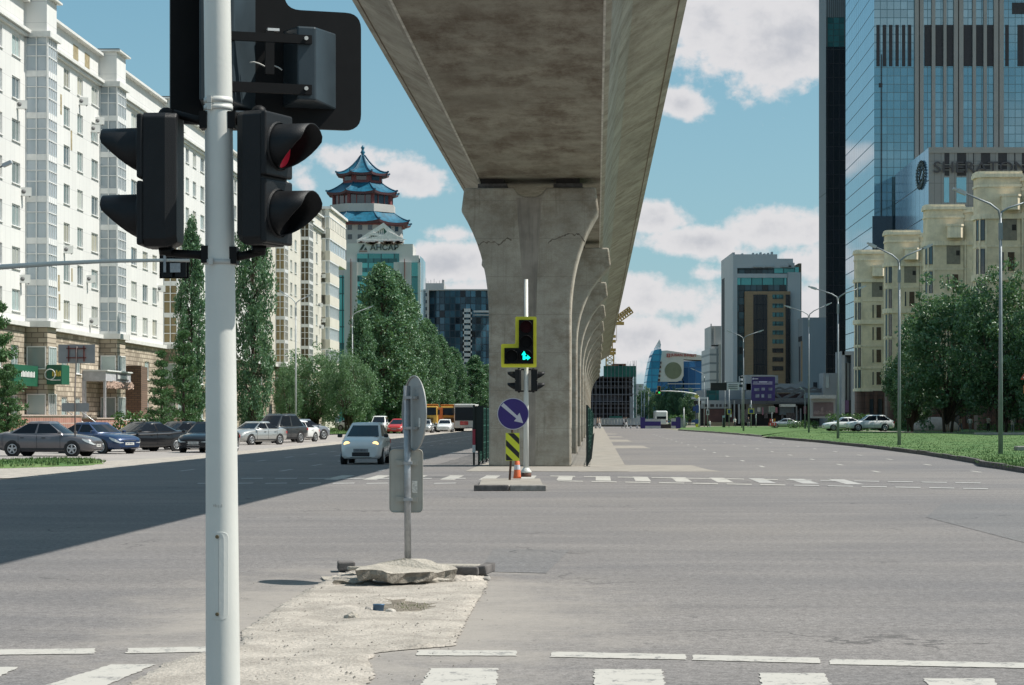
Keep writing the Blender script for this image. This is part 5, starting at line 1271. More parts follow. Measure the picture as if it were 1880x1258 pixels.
# big signal seen from the back: L-shaped board, tapered housings, bracket
aL = rad(17); dL = 9.86; av = Vector((math.cos(aL), math.sin(aL), 0)); nv = Vector((math.sin(aL), -math.cos(aL), 0))
XL = (313 - CX) * dL / F
def s_of(px, t_=0.0):
    k = (px - CX) / F; X0 = XL + nv.x * t_; d0_ = dL + nv.y * t_
    return (k * d0_ - X0) / (av.x - k * av.y)
def z_of(py, s, t_=0.0): return CH + (HY - py) * (dL + av.y * s + nv.y * t_) / F
board_loc = Vector((XL, dL, 0)) - n0
s1_, s2_ = s_of(522), s_of(663); zb_, zm_ = z_of(226, 0), z_of(17, s1_)
Lp = rounded([(0, zb_), (s2_, zb_), (s2_, zm_), (s1_, zm_ + .0), (s1_, zb_ + 1.47), (0, zb_ + 1.47)], .075)
mb = MB(); mb.prism(Lp, lambda p, q, t_: (p, t_, q), 0, .03); bo = mb.build('backing_board', BLACKM, NTL, board_loc, aL)
def frustum(b0, b1, c0, c1, z0, z1, t_, name):
    mb = MB(); pts = [(b0, 0, z0), (b1, 0, z0), (c1, -t_, z0 + .01), (c0, -t_, z0 + .01), (b0, 0, z1), (b1, 0, z1), (c1, -t_, z1 - .01), (c0, -t_, z1 - .01)]
    mb.hexa(pts); o = mb.build(name, GREYH, bo); bevel(o, .008, 2); return o
tt = .20
frustum(s_of(519), s_of(617.5), s_of(546, tt), s_of(580, tt), z_of(202, s_of(617)), z_of(62, s_of(617)), tt, 'signal_housing')
hc = frustum(s_of(372), s_of(470), s_of(366, tt), s_of(430, tt), zb_ + .07, zb_ + 1.4, tt, 'signal_housing')
mb = MB(); mb.prism([(s_of(468), zb_ + .10), (s_of(447), zb_ + .26), (s_of(436), zb_ + .08)], lambda p, q, t_: (p, t_, q), -.13, -.02); 
t2 = tt + .012
for (ya, yb) in ((56, 72), (148, 166)):
    s0, s9 = s_of(420, t2), s_of(572, t2); z0, z1 = z_of(yb, s0, t2), z_of(ya, s0, t2); mb = MB()
    mb.box((s0 + s9) / 2, -t2, (z0 + z1) / 2 - .004, s9 - s0, .022, z1 - z0); o = mb.build('bracket_bar', BLACKM, bo)
    c_ = s_of(561, t2); mb = MB(); mb.tube([(c_, -t2 - .010, (z0 + z1) / 2), (c_, -t2 - .020, (z0 + z1) / 2)], .0095, 8); mb.build('bolt', BAND, o)
s0 = s_of(487, t2); s9 = s_of(503, t2); mb = MB(); mb.box((s0 + s9) / 2, -t2, (z_of(72, s0) + z_of(148, s0)) / 2, s9 - s0, .02, z_of(71, s0) - z_of(149, s0)); mb.build('bracket_bar', BLACKM, bo)
mb = MB(); q_ = [(458, 115), (466, 114), (476, 117), (488, 123), (503, 121), (511, 124), (518, 129)]
mb.tube([(s_of(x, .16), -.16, z_of(y, s_of(x, .16), .16)) for x, y in q_], .0035, 6); mb.build('cable', BAND, bo)
mb = MB(); s0 = s_of(488); mb.box(s0 + .03, -.02, z_of(56, s0), .055, .03, .012); mb.build('latch', WHITE_F, bo)
mb = MB(); s0 = s_of(428); s9 = s_of(492); mb.box((s0 + s9) / 2, -.05, zb_ + .055, s9 - s0, .06, .006); mb.build('lip', STEEL, bo)

# mast arm reaching in from the left with a signal seen from behind
MD = 42.0
MA = thing('traffic_light', 'thin grey mast arm reaching in from the left with a dark signal at its end', 'traffic light', Vector(((-330 - CX) * MD / F, MD, 0)))
def ml(px, py, dd=0): return Vector(((px - CX) * (MD + dd) / F - MA.location.x, dd, CH + (HY - py) * (MD + dd) / F))
mb = MB(); mb.tube([ml(-330, 917), ml(-330, 560), ml(-318, 520), ml(-280, 506)], [.11, .09, .08, .065], 14); mb.build('pole', STEEL, MA)
mb = MB(); mb.tube([ml(-285, 507), ml(-100, 496), ml(0, 490.5), ml(100, 484), ml(200, 479.5), ml(300, 478), ml(348, 478.5)], [.064, .06, .052, .044, .036, .033, .032], 12); mb.build('arm', POLE_W, MA)
mb = MB(); a, b = ml(290, 510), ml(344, 466); mb.box((a.x + b.x) / 2, .2, (a.z + b.z) / 2, b.x - a.x, .05, b.z - a.z); a2, b2 = ml(292, 466), ml(318, 400)
mb.box((a2.x + b2.x) / 2, .2, (a2.z + b2.z) / 2, b2.x - a2.x, .05, b2.z - a2.z); bb_ = mb.build('backing_board', BLACKM, MA)
mb = MB()
for px in (306, 331): a, b = ml(px - 10, 508), ml(px + 10, 470); mb.box((a.x + b.x) / 2, .1, (a.z + b.z) / 2, b.x - a.x, .18, b.z - a.z)
mb.build('signal_housing', BLACKP, bb_)
mb = MB(); a = ml(303, 490); mb.box(a.x, -.02, a.z + .1, .05, .05, .42); mb.box(ml(322, 490).x, 0, a.z - .02, .2, .06, .18); mb.build('bracket_bar', STEEL, bb_)

# far traffic light with the lit green arrow
FD = 60.0; f0 = Vector(((966 - CX) * FD / F, FD, 0)); FT = thing('traffic_light', 'traffic light with a yellow bordered board and lit green arrow before the first pier', 'traffic light', f0)
def fl_(px, py, dd=0): return Vector(((px - CX) * (FD + dd) / F - f0.x, dd, CH + (HY - py) * (FD + dd) / F))
mb = MB(); mb.tube([(0, 0, .12), (0, 0, 2.0), (0, 0, fl_(966, 513).z)], [.078, .068, .052], 16); mb.build('pole', POLE_W, FT)
mb = MB(); mb.lathe([(.15, .12), (.15, .16), (.10, .22), (.08, .26)], 16); mb.build('base_cover', POLE_W, FT); mb = MB(); mb.lathe([(.145, -.01), (.145, .12)], 16); mb.build('foot', pm('rusty_foot', (.10, .045, .03), .8), FT)
lime = pm('lime_border', (.80, .76, .04), .5, var=.05)
ox = [(946, 582), (985, 582), (985, 675), (920, 675), (920, 632), (946, 632)]
pl = [(fl_(x, y).x, fl_(x, y).z) for x, y in ox]
mb = MB(); mb.prism(rounded(pl, .05), lambda p, q, t_: (p, t_, q), -.16, -.12); bd = mb.build('border_board', lime, FT)
ix = [(952.5, 588), (979, 588), (979, 668.5), (926, 668.5), (926, 639.5), (952.5, 639.5)]
mb = MB(); mb.prism([(fl_(x, y).x, fl_(x, y).z) for x, y in ix], lambda p, q, t_: (p, t_, q), -.22, -.158); hb = mb.build('signal_housing', BLACKM, bd)
for cx_, cy_, m_ in ((965.7, 601, pm('dim_red_lens', (.030, .003, .005), .5, spec=.12)), (965.7, 628, DLENS), (965.7, 654.5, DLENS), (939, 654.5, DLENS)):
    c = fl_(cx_, cy_); mb = MB(); mb.tube([(c.x, -.215, c.z), (c.x, -.228, c.z)], .165, 24); ln = mb.build('lens', m_, hb)
    v_ = MB(); visor(v_, c.x, c.z, -.22, .18, .22, .02, th=.008); v_.build('visor', BLACKP, hb)
ARW = em('green_arrow', (.0, .85, .62), 1.15)
c = fl_(965.2, 655); k_ = FD / F
def ap(pts): return [(c.x + (x - 965.2) * k_, c.z - (y - 655) * k_) for x, y in pts]
mb = MB(); mb.prism(ap([(959.6, 661), (964.2, 661), (964.2, 652.4), (966.4, 652.4), (962, 644.8), (957.2, 652.4), (959.6, 652.4)]), lambda p, q, t_: (p, t_, q), -.240, -.232)
mb.prism(ap([(964.2, 655.2), (968, 655.2), (968, 651.8), (974, 657.4), (968, 662), (968, 659.6), (964.2, 659.6)]), lambda p, q, t_: (p, t_, q), -.240, -.232); mb.build('arrow', ARW, hb)
for sx, rz in ((-1, -90), (1, 90)):
    a = fl_(952 if sx < 0 else 980, 698.5); ped_head(FT, (a.x, 0, a.z), rad(rz), None, w=.22, dep=.15, h=.62, vis=.21)
    mb = MB(); mb.tube([(a.x, 0, a.z + .3), (0, 0, a.z + .3)], .02, 8); mb.tube([(a.x, 0, a.z - .3), (0, 0, a.z - .3)], .02, 8); mb.build('bracket_arm', BLACKM, FT)

# blue arrow sign with striped plate ---------------------------------------
BD = 53.5; b0 = Vector(((939 - CX) * BD / F, BD, 0)); BS = thing('road_sign', 'round blue sign with a white down-right arrow above a yellow and black striped plate', 'road sign', b0)
def bl(px, py): return ((px - CX) * BD / F - b0.x, CH + (HY - py) * BD / F)
SBL = pm('sign_blue', (.030, .012, .155), .4, var=.05); SWH = pm('sign_white', (.56, .55, .60), .4, var=.04); SBK = pm('sign_black', (.012, .010, .012), .5); SYL = pm('sign_lime', (.66, .70, .035), .45, var=.05)
cx_, cz_ = bl(942, 760); r_ = 29 * BD / F
def disc(mb, r, y0, y1, n=48): mb.prism([(cx_ + r * math.cos(2 * math.pi * k / n), cz_ + r * math.sin(2 * math.pi * k / n)) for k in range(n)], lambda p, q, t_: (p, t_, q), y0, y1)
mb = MB(); disc(mb, r_, -.07, -.05); ds = mb.build('sign_disc', SWH, BS); mb = MB(); disc(mb, r_ * .955, -.075, -.069); mb.build('sign_face', SBL, ds)
k_ = BD / F; aw = [(919.8, 745.2), (924.4, 740), (949.6, 763.5), (953.8, 758), (960.5, 777), (943.6, 773.2), (947.8, 768.4)]
mb = MB(); mb.prism([bl(x, y) for x, y in aw], lambda p, q, t_: (p, t_, q), -.079, -.0745); mb.build('arrow', SWH, ds)
mb = MB(); x0, z1 = bl(928.4, 795); x1, z0 = bl(953.8, 846); mb.box((x0 + x1) / 2, -.06, (z0 + z1) / 2, x1 - x0, .02, z1 - z0); pb2 = mb.build('striped_plate', SYL, BS)
mb = MB(); W_, H_ = x1 - x0, z1 - z0
def stripe(o0, o1):            # band between the lines z = z1 - (x-x0)*1.02 - o
    poly = []
    def clip(poly, f):
        out = []
        for i in range(len(poly)):
            a, b = poly[i], poly[(i + 1) % len(poly)]; fa, fb = f(a), f(b)
            if fa >= 0: out.append(a)
            if fa * fb < 0: t_ = fa / (fa - fb); out.append((a[0] + (b[0] - a[0]) * t_, a[1] + (b[1] - a[1]) * t_))
        return out
    rect = [(x0 + .008, z0 + .008), (x1 - .008, z0 + .008), (x1 - .008, z1 - .008), (x0 + .008, z1 - .008)]
    g = lambda p: (z1 - p[1]) - (p[0] - x0) * .98
    return clip(clip(rect, lambda p: g(p) - o0), lambda p: o1 - g(p))
for o0, o1 in ((-.19, -.04), (.16, .31), (.50, .66)):
    p = stripe(o0, o1)
    if len(p) > 2: mb.prism(p, lambda a, b, t_: (a, t_, b), -.0735, -.0695)
mb.build('stripe', SBK, pb2)
mb = MB(); xa = bl(936.8, 888)[0]; mb.tube([(xa - .015, 0, .1), (0.02, 0, bl(0, 800)[1]), (.03, 0, bl(0, 735)[1])], .03, 10); mb.build('post', pm('rusty_post', (.10, .055, .04), .75, metal=.3), BS)
# traffic cone beside it
CO = thing('traffic_cone', 'orange traffic cone with one white band standing by the striped sign post', 'traffic cone', Vector(((949.5 - CX) * 54 / F, 54, .13)))
ORN = pm('cone_orange', (.62, .135, .045), .55, var=.08, scale=6)
h_ = .60; mb = MB(); mb.boxb(0, 0, 0, .20, .20, .03); mb.lathe([(.098, .03), (.095, .05), (.045, h_), (.03, h_ + .01)], 20); c1 = mb.build('cone_body', ORN, CO)
mb = MB(); f_ = lambda z: .095 + (.045 - .095) * (z - .05) / (h_ - .05) + .002; mb.lathe([(f_(.22), .22), (f_(.34), .34)], 20, caps=False); mb.build('white_band', SWH, c1)
# small kerbed island that carries them
IS = thing('traffic_island', 'small far traffic island of two worn kerb stones below the blue arrow sign', 'traffic island', G(936, 902))
i0 = IS.location
for a, b, m_ in ((870, 934, KERB_D), (936.5, 1003, KERB)):
    A_, B_ = G(a, 902) - i0, G(b, 901.5) - i0; mb = MB(); mb.boxb((A_.x + B_.x) / 2, .12, -.01, B_.x - A_.x, .26, .15); o = mb.build('kerb_stone', m_, IS); bevel(o, .025, 2)
mb = MB(); A_, B_ = G(878, 902) - i0, G(998, 902) - i0; mb.boxb((A_.x + B_.x) / 2, 3.4, -.01, B_.x - A_.x, 6.2, .115); mb.build('island_top', DUST, IS)

# round sign and plate seen from behind on the broken island -----------------
QD = 21.6; q0 = Vector(((749 - CX) * QD / F, QD, 0))
QS = thing('road_sign', 'grey back of a round sign and rounded plate on a post in broken concrete', 'road sign', q0)
def ql(px, py): return ((px - CX) * QD / F - q0.x, CH + (HY - py) * QD / F)
SBACK = pm('sign_back', (.33, .335, .325), .55, metal=.25, var=.08, scale=3, streak=.3, dirt=(.22, .22, .21)); PBACK = pm('plate_back', (.34, .335, .30), .6, metal=.15, var=.08, scale=3, streak=.35, dirt=(.22, .21, .18))
_, zt = ql(0, 712); mb = MB(); mb.tube([(0, 0, .1), (-.01, 0, zt + .02)], .0345, 16); mb.build('post', STEEL, QS)
cx_, cz_ = ql(757.5, 759); R_ = .372
ang = rad(-69)                 # the disc faces away to the right
mb = MB(); pr_ = [(R_ * math.cos(2 * math.pi * k / 56), R_ * math.sin(2 * math.pi * k / 56)) for k in range(56)]
mb.prism(pr_, lambda p, q, t_: (p, t_, q), 0, .004); ds = mb.build('sign_disc', SBACK, QS, (cx_ + .02, .0, cz_), ang)
mb = MB(); n_ = 56
mb.tube([(R_ * math.cos(2 * math.pi * k / n_), -.006, R_ * math.sin(2 * math.pi * k / n_)) for k in range(n_ + 1)], .009, 6, caps=False); mb.build('rim', SBACK, ds)
for yy in (730, 786):
    z = ql(0, yy)[1]; mb = MB(); mb.box(.02, -.024, z - cz_, .21, .03, .028); mb.build('clamp_rail', SBACK, ds)
    mb = MB(); mb.box(.0, -.005, z, .082, .085, .027); mb.box(.055, -.03, z, .035, .02, .022); mb.build('clamp', STEEL, QS)
STK = pm('sticker', (.55, .54, .50), .6, var=.3, scale=60)
mb = MB(); mb.box(.17, -.004, -.09, .05, .004, .09); mb.build('sticker', STK, ds)
x0, z1 = ql(715, 825.5); x1, z0 = ql(775.5, 941)
mb = MB(); W_, H_ = (x1 - x0), z1 - z0
mb.prism(rounded([(-W_ / 2, -H_ / 2), (W_ / 2, -H_ / 2), (W_ / 2, H_ / 2), (-W_ / 2, H_ / 2)], .05), lambda p, q, t_: (p, t_, q), 0, .004)
pl_ = mb.build('plate', PBACK, QS, ((x0 + x1) / 2, .055, (z0 + z1) / 2), rad(-2))
e_ = MB(); e_.tube([(p, -.002, q) for p, q in rounded([(-W_ / 2, -H_ / 2), (W_ / 2, -H_ / 2), (W_ / 2, H_ / 2), (-W_ / 2, H_ / 2)], .05)] + [(-W_ / 2, -.002, -H_ / 2 + .05)], .006, 6, caps=False); e_.build('rim', PBACK, pl_)
for yy in (850, 917):
    z = ql(0, yy)[1] - (z0 + z1) / 2; mb = MB(); mb.box(.005, -.012, z, .215, .022, .05); mb.build('clamp_rail', PBACK, pl_); mb = MB(); mb.box(0, -.005, z + (z0 + z1) / 2, .085, .085, .028); mb.build('clamp', STEEL, QS)
mb = MB(); mb.box(.085, -.004, -.06, .055, .004, .12); mb.build('sticker', STK, pl_)
# broken island under it ----------------------------------------------------
BI = thing('traffic_island', 'broken concrete traffic island with a cracked slab and dislodged kerb stones under the grey sign', 'traffic island', G(756, 1066))
w0 = BI.location; CONB = pm('broken_concrete', (.42, .385, .33), .95, var=.14, scale=5, bump=.8, bscale=45, fine=.2, spec=.2); CONE = pm('broken_edge', (.24, .215, .18), .95, var=.3, scale=12, bump=1.0, bscale=60, spec=.2)
from mathutils import noise as mnoise
def slab(name, parent, pts_px, zs, th, seed=0):
    """irregular slab: corner pixels with their heights"""
    P3 = []
    for (px, py), z in zip(pts_px, zs): p = G(px, py, z); P3.append(p - w0)
    # refine the outline
    out_ = []
    rnd = random.Random(seed); L = len(P3)
    for i in range(L):
        a, b = P3[i], P3[(i + 1) % L]; n = max(1, int((b - a).length / .06))
        for k in range(n):
            p = a.lerp(b, k / n); j = .012; w3 = mnoise.noise(p * 5 + Vector((seed, 0, 0))); out_.append(p + Vector((rnd.uniform(-j, j) + .03 * w3, rnd.uniform(-j, j) * 1.5 + .09 * w3, .02 * w3)))
    c_ = sum(out_, Vector()) / len(out_)
    top = [tuple(p) for p in out_]; mid = [tuple(p + Vector((rnd.uniform(-.02, .012), rnd.uniform(-.015, .03), -th * rnd.uniform(.4, .6)))) for p in out_]; bot = [tuple(p.lerp(c_, .06) + Vector((0, 0, -th * rnd.uniform(.9, 1.15)))) for p in out_]
    mb = MB(); mb.loft([bot, mid, top], 1, smooth=False); mb.m[-1] = 0
    return mb.build(name, [CONB, CONE], parent)
slab('slab', BI, [(652, 1047), (700, 1049), (742, 1054), (790, 1051), (806, 1050), (838, 1045), (828, 1040), (790, 1030), (742, 1025.5), (700, 1033), (660, 1041)], [.165, .155, .12, .13, .12, .14, .16, .215, .245, .20, .175], .10, 2)
fill = MB(); pf_ = ragged(gp([(604, 1066), (640, 1055), (690, 1048), (742, 1044), (800, 1045), (880, 1051), (896, 1066), (850, 1071), (760, 1070), (690, 1068), (640, 1070)]), .12, .02, 8)
bm = bmesh.new(); vs = [bm.verts.new((p[0] - w0.x, p[1] - w0.y, .004)) for p in pf_]; bm.faces.new(vs); bmesh.ops.triangulate(bm, faces=bm.faces[:])
for _ in range(4):
    lo = [e for e in bm.edges if e.calc_length() > .09]
    if lo: bmesh.ops.subdivide_edges(bm, edges=lo, cuts=1); bmesh.ops.triangulate(bm, faces=bm.faces[:])
for v in bm.verts:
    if not v.is_boundary: v.co.z = .045 + .05 * (mnoise.noise(Vector((v.co.x * 6, v.co.y * 4, 0))) * .6 + .3 * mnoise.noise(Vector((v.co.x * 17, v.co.y * 13, 2))))
me = bpy.data.meshes.new('rubble_bed'); bm.to_mesh(me); bm.free(); me.materials.append(SAND); up(link('rubble_bed', me, BI))
def stone(name, label, x, y, w_, h_, z, rz, m_, cat='kerb stone', tilt=0.0, group=None, d_=.16, parent=None):
    """one kerb stone seen at picture x..x+w, front foot at row y"""
    d = GD(y, z); W_ = w_ * d / F; H_ = h_ * d / F; mb = MB(); mb.boxb(0, d_ / 2, 0, W_, d_, H_); rnd = random.Random(int(x))
    mb.v = [(a + rnd.uniform(-.01, .01), b + rnd.uniform(-.012, .012), c + rnd.uniform(-.008, .008)) for a, b, c in mb.v]
    loc = G(x + w_ / 2, y, z)
    o = mb.build(name, m_, parent, loc - (w0 if parent else Vector()), rz); o.rotation_euler = (0, tilt, rz); bevel(o, .014, 2)
    if label: tag(o, label, cat, group)
    return o
stone('kerb_stone', 'dark kerb stone at the left rear corner of the broken island', 621, 1048, 30, 15, .02, rad(8), KERB_D, d_=.3)
stone('kerb_stone', 'dark kerb stone lying in the sand at the right front of the broken slab', 836, 1056.5, 41, 15, .06, rad(-3), KERB_D)
stone('kerb_stone', 'short kerb stone standing at the right end of the broken island', 873, 1055.5, 19, 16, .05, rad(-12), KERB_D, d_=.5)
stone('kerb_stone', 'half buried kerb stone at the right front corner beside the sand edge', 884, 1067, 13, 7, .0, rad(-8), KERB)
o = stone('kerb_stone', 'long pale kerb edging along the left rear of the broken island', 640, 1046, 100, 6, .10, rad(10), CONB, d_=.16)
o = stone('kerb_stone', 'long pale kerb edging along the right rear of the broken island', 772, 1044, 108, 6, .10, rad(-10), CONB, d_=.16)
stone('concrete_chunk', 'pale square concrete block tilted against the front of the broken slab', 664, 1069, 21, 18, .02, rad(32), CONB, 'concrete block', rad(24), d_=.13)
stone('concrete_chunk', 'flat broken slab edge at the left foot of the broken island', 596, 1066.5, 52, 4, .0, rad(10), CONB, 'concrete slab', d_=.35)
def rock(name, label, px, py, w_, h_, m_, seed, cat):
    c = G(px, py); d = c.y; bm = bmesh.new(); bmesh.ops.create_icosphere(bm, subdivisions=3, radius=1)
    for v in bm.verts:
        k = 1 + .35 * mnoise.noise(v.co * 1.6 + Vector((seed * 7, 0, 0))) + .15 * mnoise.noise(v.co * 4 + Vector((seed, 3, 0)))
        v.co = Vector((v.co.x * w_ * d / F / 2 * k, v.co.y * w_ * d / F / 2 * k * .8, max(-.15, v.co.z) * h_ * d / F * k))
    me = bpy.data.meshes.new(name); bm.to_mesh(me); bm.free(); me.materials.append(m_)
    o = link(name, me, None, c + Vector((0, 0, .004))); return tag(o, label, cat)
slab('broken_piece', BI, [(612, 1066), (650, 1063), (668, 1067), (640, 1069)], [.05, .06, .04, .03], .05, 5); slab('broken_piece', BI, [(742, 1063), (800, 1060), (832, 1063), (790, 1067)], [.06, .07, .05, .04], .05, 6)
rock('concrete_chunk', 'rough concrete lump on the sand left of the blue tin', 646, 1139, 28, 13, CONB, 1, 'rubble')
rock('concrete_chunk', 'pale rounded stone beside the blue tin in the sand hollow', 717, 1131, 22, 14, pm('pale_stone', (.50, .46, .41), .9, var=.08), 2, 'rubble')
rock('concrete_chunk', 'small mossy stone behind the blue tin in the sand hollow', 675, 1127, 16, 12, KERB, 3, 'rubble')
TIN = thing('tin_can', 'crushed blue tin lying in the hollow of the sand patch', 'tin can', G(693.5, 1129))
mb = MB(); mb.lathe([(.040, 0), (.045, .01), (.047, .08), (.050, .082), (.050, .09), (.04, .091)], 18); mb.v = [(x * 1.0 + .1 * z, y * .7, z) for x, y, z in mb.v]; mb.build('can_body', pm('tin_blue', (.06, .12, .20), .35, metal=.3, var=.3, scale=12), TIN)
pts = [tuple(G(750 + rnd.uniform(-2, 32), 1113 + rnd.uniform(-4, 6))) for rnd in [random.Random(k) for k in range(60)]]
tufts('weeds', pts, .022, 7, pm('weed', (.11, .14, .05), .9))
# loose pebbles strewn over the sand and the road nearby
mb = MB(); rnd = random.Random(21)
for k in range(620):
    px, py = rnd.uniform(430, 900), rnd.uniform(1060, 1256)
    if not inside(tuple(G(px, py)[:2]), rpoly) and rnd.random() < .8: continue
    c = G(px, py); r_ = rnd.choice((.004, .005, .006, .008, .011)) * rnd.uniform(.7, 1.2); z_ = .016
    mb.add([(c.x - r_, c.y, z_), (c.x, c.y - r_, z_), (c.x + r_, c.y, z_), (c.x, c.y + r_, z_), (c.x + r_ * .2, c.y, z_ + r_ * 1.1)], [(0, 1, 4), (1, 2, 4), (2, 3, 4), (3, 0, 4)])
o = mb.build('gravel', pm('pebble', (.20, .185, .16), .9, var=.4, scale=20)); o['kind'] = 'stuff'

# green mesh fences under the viaduct ---------------------------------------
FGR = pm('fence_green', (.010, .075, .052), .55, var=.1); FBK = pm('fence_post', (.012, .022, .02), .6)
PANEL = None
def fence(name, label, u, v0, v1, tilt, first_posts):
    global PANEL
    fr = thing(name, label, 'fence', R(u, v0), RA); Lp_ = 2.5; n = int((v1 - v0) / Lp_)
    if PANEL is None:
        mb = MB()
        for k in range(42): mb.boxb(0, .06 + k * (Lp_ - .12) / 41, .12, .007, .012, 1.86)
        for k in range(10): mb.box(0.006, Lp_ / 2, .14 + k * .205, .007, Lp_ - .06, .012 if k % 3 else .035)
        PANEL = mb.mesh('mesh_panel'); PANEL.materials.append(FGR)
        mp = MB(); mp.boxb(0, 0, -.0, .06, .06, 2.08); mp.boxb(0, 0, 0, .22, .22, .02); mp.bar((.0, 0, .02), (.16, .02, .3), .025, .025); WMESH['fpost'] = mp.mesh('post'); WMESH['fpost'].materials.append(FBK)
    rnd = random.Random(7)
    for k in range(n):
        o = link('mesh_panel', PANEL, fr, (rnd.uniform(-.03, .03), k * Lp_, 0)); o.rotation_euler = (0, rad(rnd.uniform(-1.5, 1.5) + tilt), rad(rnd.uniform(-.6, .6)))
        link('post', WMESH['fpost'], fr, (0, k * Lp_, 0))
    return fr
LF = fence('mesh_fence', 'green mesh fence along the left edge of the median beside the first pier', -4.05, 74.6, 198, 0, 0)
RF = fence('mesh_fence', 'green mesh fence along the right edge of the median beside the first pier', -.30, 72.8, 198, 1.5, 0)
mb = MB(); mb.boxb(-.0, .0, .70, .10, .10, .55); mb.build('red_marker', pm('marker_red', (.40, .03, .06), .5), LF, loc=(-.16, -.2, 0)); mb = MB(); mb.boxb(0, 0, 0, .07, .07, .70); mb.boxb(0, 0, 1.25, .07, .07, .85); mb.build('end_post', FBK, LF, loc=(-.16, -.2, 0)); mb = MB(); mb.boxb(0, 0, .45, .105, .105, .26); mb.build('white_marker', WHITE_F, LF, loc=(-.16, -.2, 0))
# dark board leaning in the fence gap
mb = MB(); mb.boxb(.0, -.16, .50, .26, .03, 1.55); mb.build('end_board', FBK, LF)

# lamp posts -----------------------------------------------------------------
LAMPG = pm('lamp_grey', (.21, .235, .25), .5, metal=.3, var=.1); LAMPL = pm('lamp_head', (.42, .44, .45), .45)
def lamp(label, px, py_base, fork_y, tips, d=None, col=None, group='street lamps', r=.09):
    d = d or GD(py_base, .1); b = P(px, HY, d); b.z = .05; lp = thing('street_lamp', label, 'street lamp', b, 0, group); col = col or LAMPG
    q = lambda x, y: Vector(((x - px) * d / F, 0, CH + (HY - y) * d / F - .05))
    ft = q(px, fork_y); mb = MB(); mb.tube([(0, 0, 0), (0, 0, ft.z * .5), (0, 0, ft.z)], [r * 1.15, r * .85, r * .6], 10); mb.build('pole', col, lp)
    mb = MB(); mb.boxb(0, 0, ft.z - 1.1, r * 1.7, r * 1.7, .7); mb.build('collar', col, lp)
    for tx, ty in tips:
        t_ = q(tx, ty); sgn = 1 if t_.x > 0 else -1; k1 = Vector((t_.x * .22, 0, ft.z + (t_.z - ft.z) * .38)); hd = t_.lerp(k1, .28)
        mb = MB(); mb.tube([ft - Vector((0, 0, .3)), ft + Vector((t_.x * .04, 0, (t_.z - ft.z) * .12)), k1, t_.lerp(k1, .15)], [.05, .048, .045, .036], 8); arm = mb.build('arm', col, lp)
        dirv = (t_ - k1).normalized(); a_ = t_ - dirv * (t_ - k1).length * .32
        mb = MB(); mb.bar(a_, t_, .22, .09, up=(0, 0, 1)); mb.bar(a_ - dirv * .05, a_ + dirv * .35, .26, .15); o = mb.build('lamp_head', LAMPL, arm)
    return lp
GL = 'street lamps along the right lawn'
lamp('nearest twin arm street lamp on the right lawn, cut by the picture edge', 1837, 835, 392, [(1750, 346), (1900, 366)], group=GL)
lamp('twin arm street lamp in front of the cream building and left of the big tree', 1651, 818.5, 482, [(1592, 446), (1712, 449)], group=GL)
lamp('twin arm street lamp in front of the slim dark tower', 1538.5, 806, 548, [(1484, 526), (1590, 525)], group=GL)
lamp('twin arm street lamp in front of the plain grey block', 1485, 795, 580, [(1440, 561), (1527, 556)], group=GL)
lamp('twin arm street lamp left of the orange and grey tower, by the road signs', 1365, 792, 622, [(1334, 607), (1402, 606)], group=GL)
lamp('small single arm street lamp by the mall entrance signs', 1293, 786, 690, [(1268, 676)], 380, group=GL)
lamp('plain grey post right of the purple screen', 1478, 793, 720, [(1470, 712)], 300, group=GL)
GLl = 'street lamps along the left lawn'
lamp('twin arm street lamp between the dark poplar and the willow', 543, 790, 558, [(512, 533), (572, 541)], 205, LAMPL, GLl)
lamp('single arm street lamp in front of the tall poplars, over the white hatchback', 647, 790, 580, [(685, 562)], 250, LAMPL, GLl)
lamp('street lamp mostly hidden behind the near grey pole', 365, 800, 470, [(330, 455)], 175, LAMPG, GLl)
lamp('street lamp whose arm only enters at the left picture edge', -36, 845, 330, [(22, 297)], 92, LAMPG, GLl)
for k, (px, tx) in enumerate(((1178, 1170), (1183, 1175), (1191, 1184), (1168, 1176))):
    lamp('thin street lamp far away right of the scaffolding, ' + ('leftmost', 'second', 'third', 'last')[(1, 2, 3, 0)[k]] + ' of the row of four', px, 783, 720, [(tx, 715)], 520 + 20 * k, LAMPL, 'far street lamps', r=.14)

# signs --------------------------------------------------------------------
SG = thing('road_sign', 'back of a grey rectangular sign with rusty frame by the parked grey saloon', 'road sign', G(138, 838))
d_ = SG.location.y; q = lambda x, y: Vector(((x - 138) * d_ / F, 0, CH + (HY - y) * d_ / F))
RFR = pm('rusty_frame', (.16, .05, .04), .8, var=.2); GBK = pm('sign_back_grey', (.25, .25, .245), .6, var=.06)
a, b = q(106.5, 667), q(174, 632.5); mb = MB(); mb.box((a.x + b.x) / 2, .06, (a.z + b.z) / 2, b.x - a.x, .03, b.z - a.z); pn = mb.build('panel', GBK, SG)
mb = MB()
for x0, y0, x1, y1 in ((122, 640, 158, 640), (122, 657, 158, 657), (126, 635, 126, 664), (154, 635, 154, 664), (140, 638, 140, 660)): mb.bar(q(x0, y0), q(x1, y1), .05, .05)
mb.build('frame', RFR, pn); mb = MB(); mb.tube([(0, 0, 0), q(137.5, 720), q(141, 636)], .03, 8); mb.build('post', pm('post_brown', (.17, .14, .125), .6), SG)
a, b = q(113, 756), q(163, 740); mb = MB(); mb.prism(rounded([(a.x, a.z), (b.x, a.z), (b.x, b.z), (a.x, b.z)], .06), lambda p, r, t_: (p, t_, r), .04, .06); mb.build('small_panel', GBK, SG)
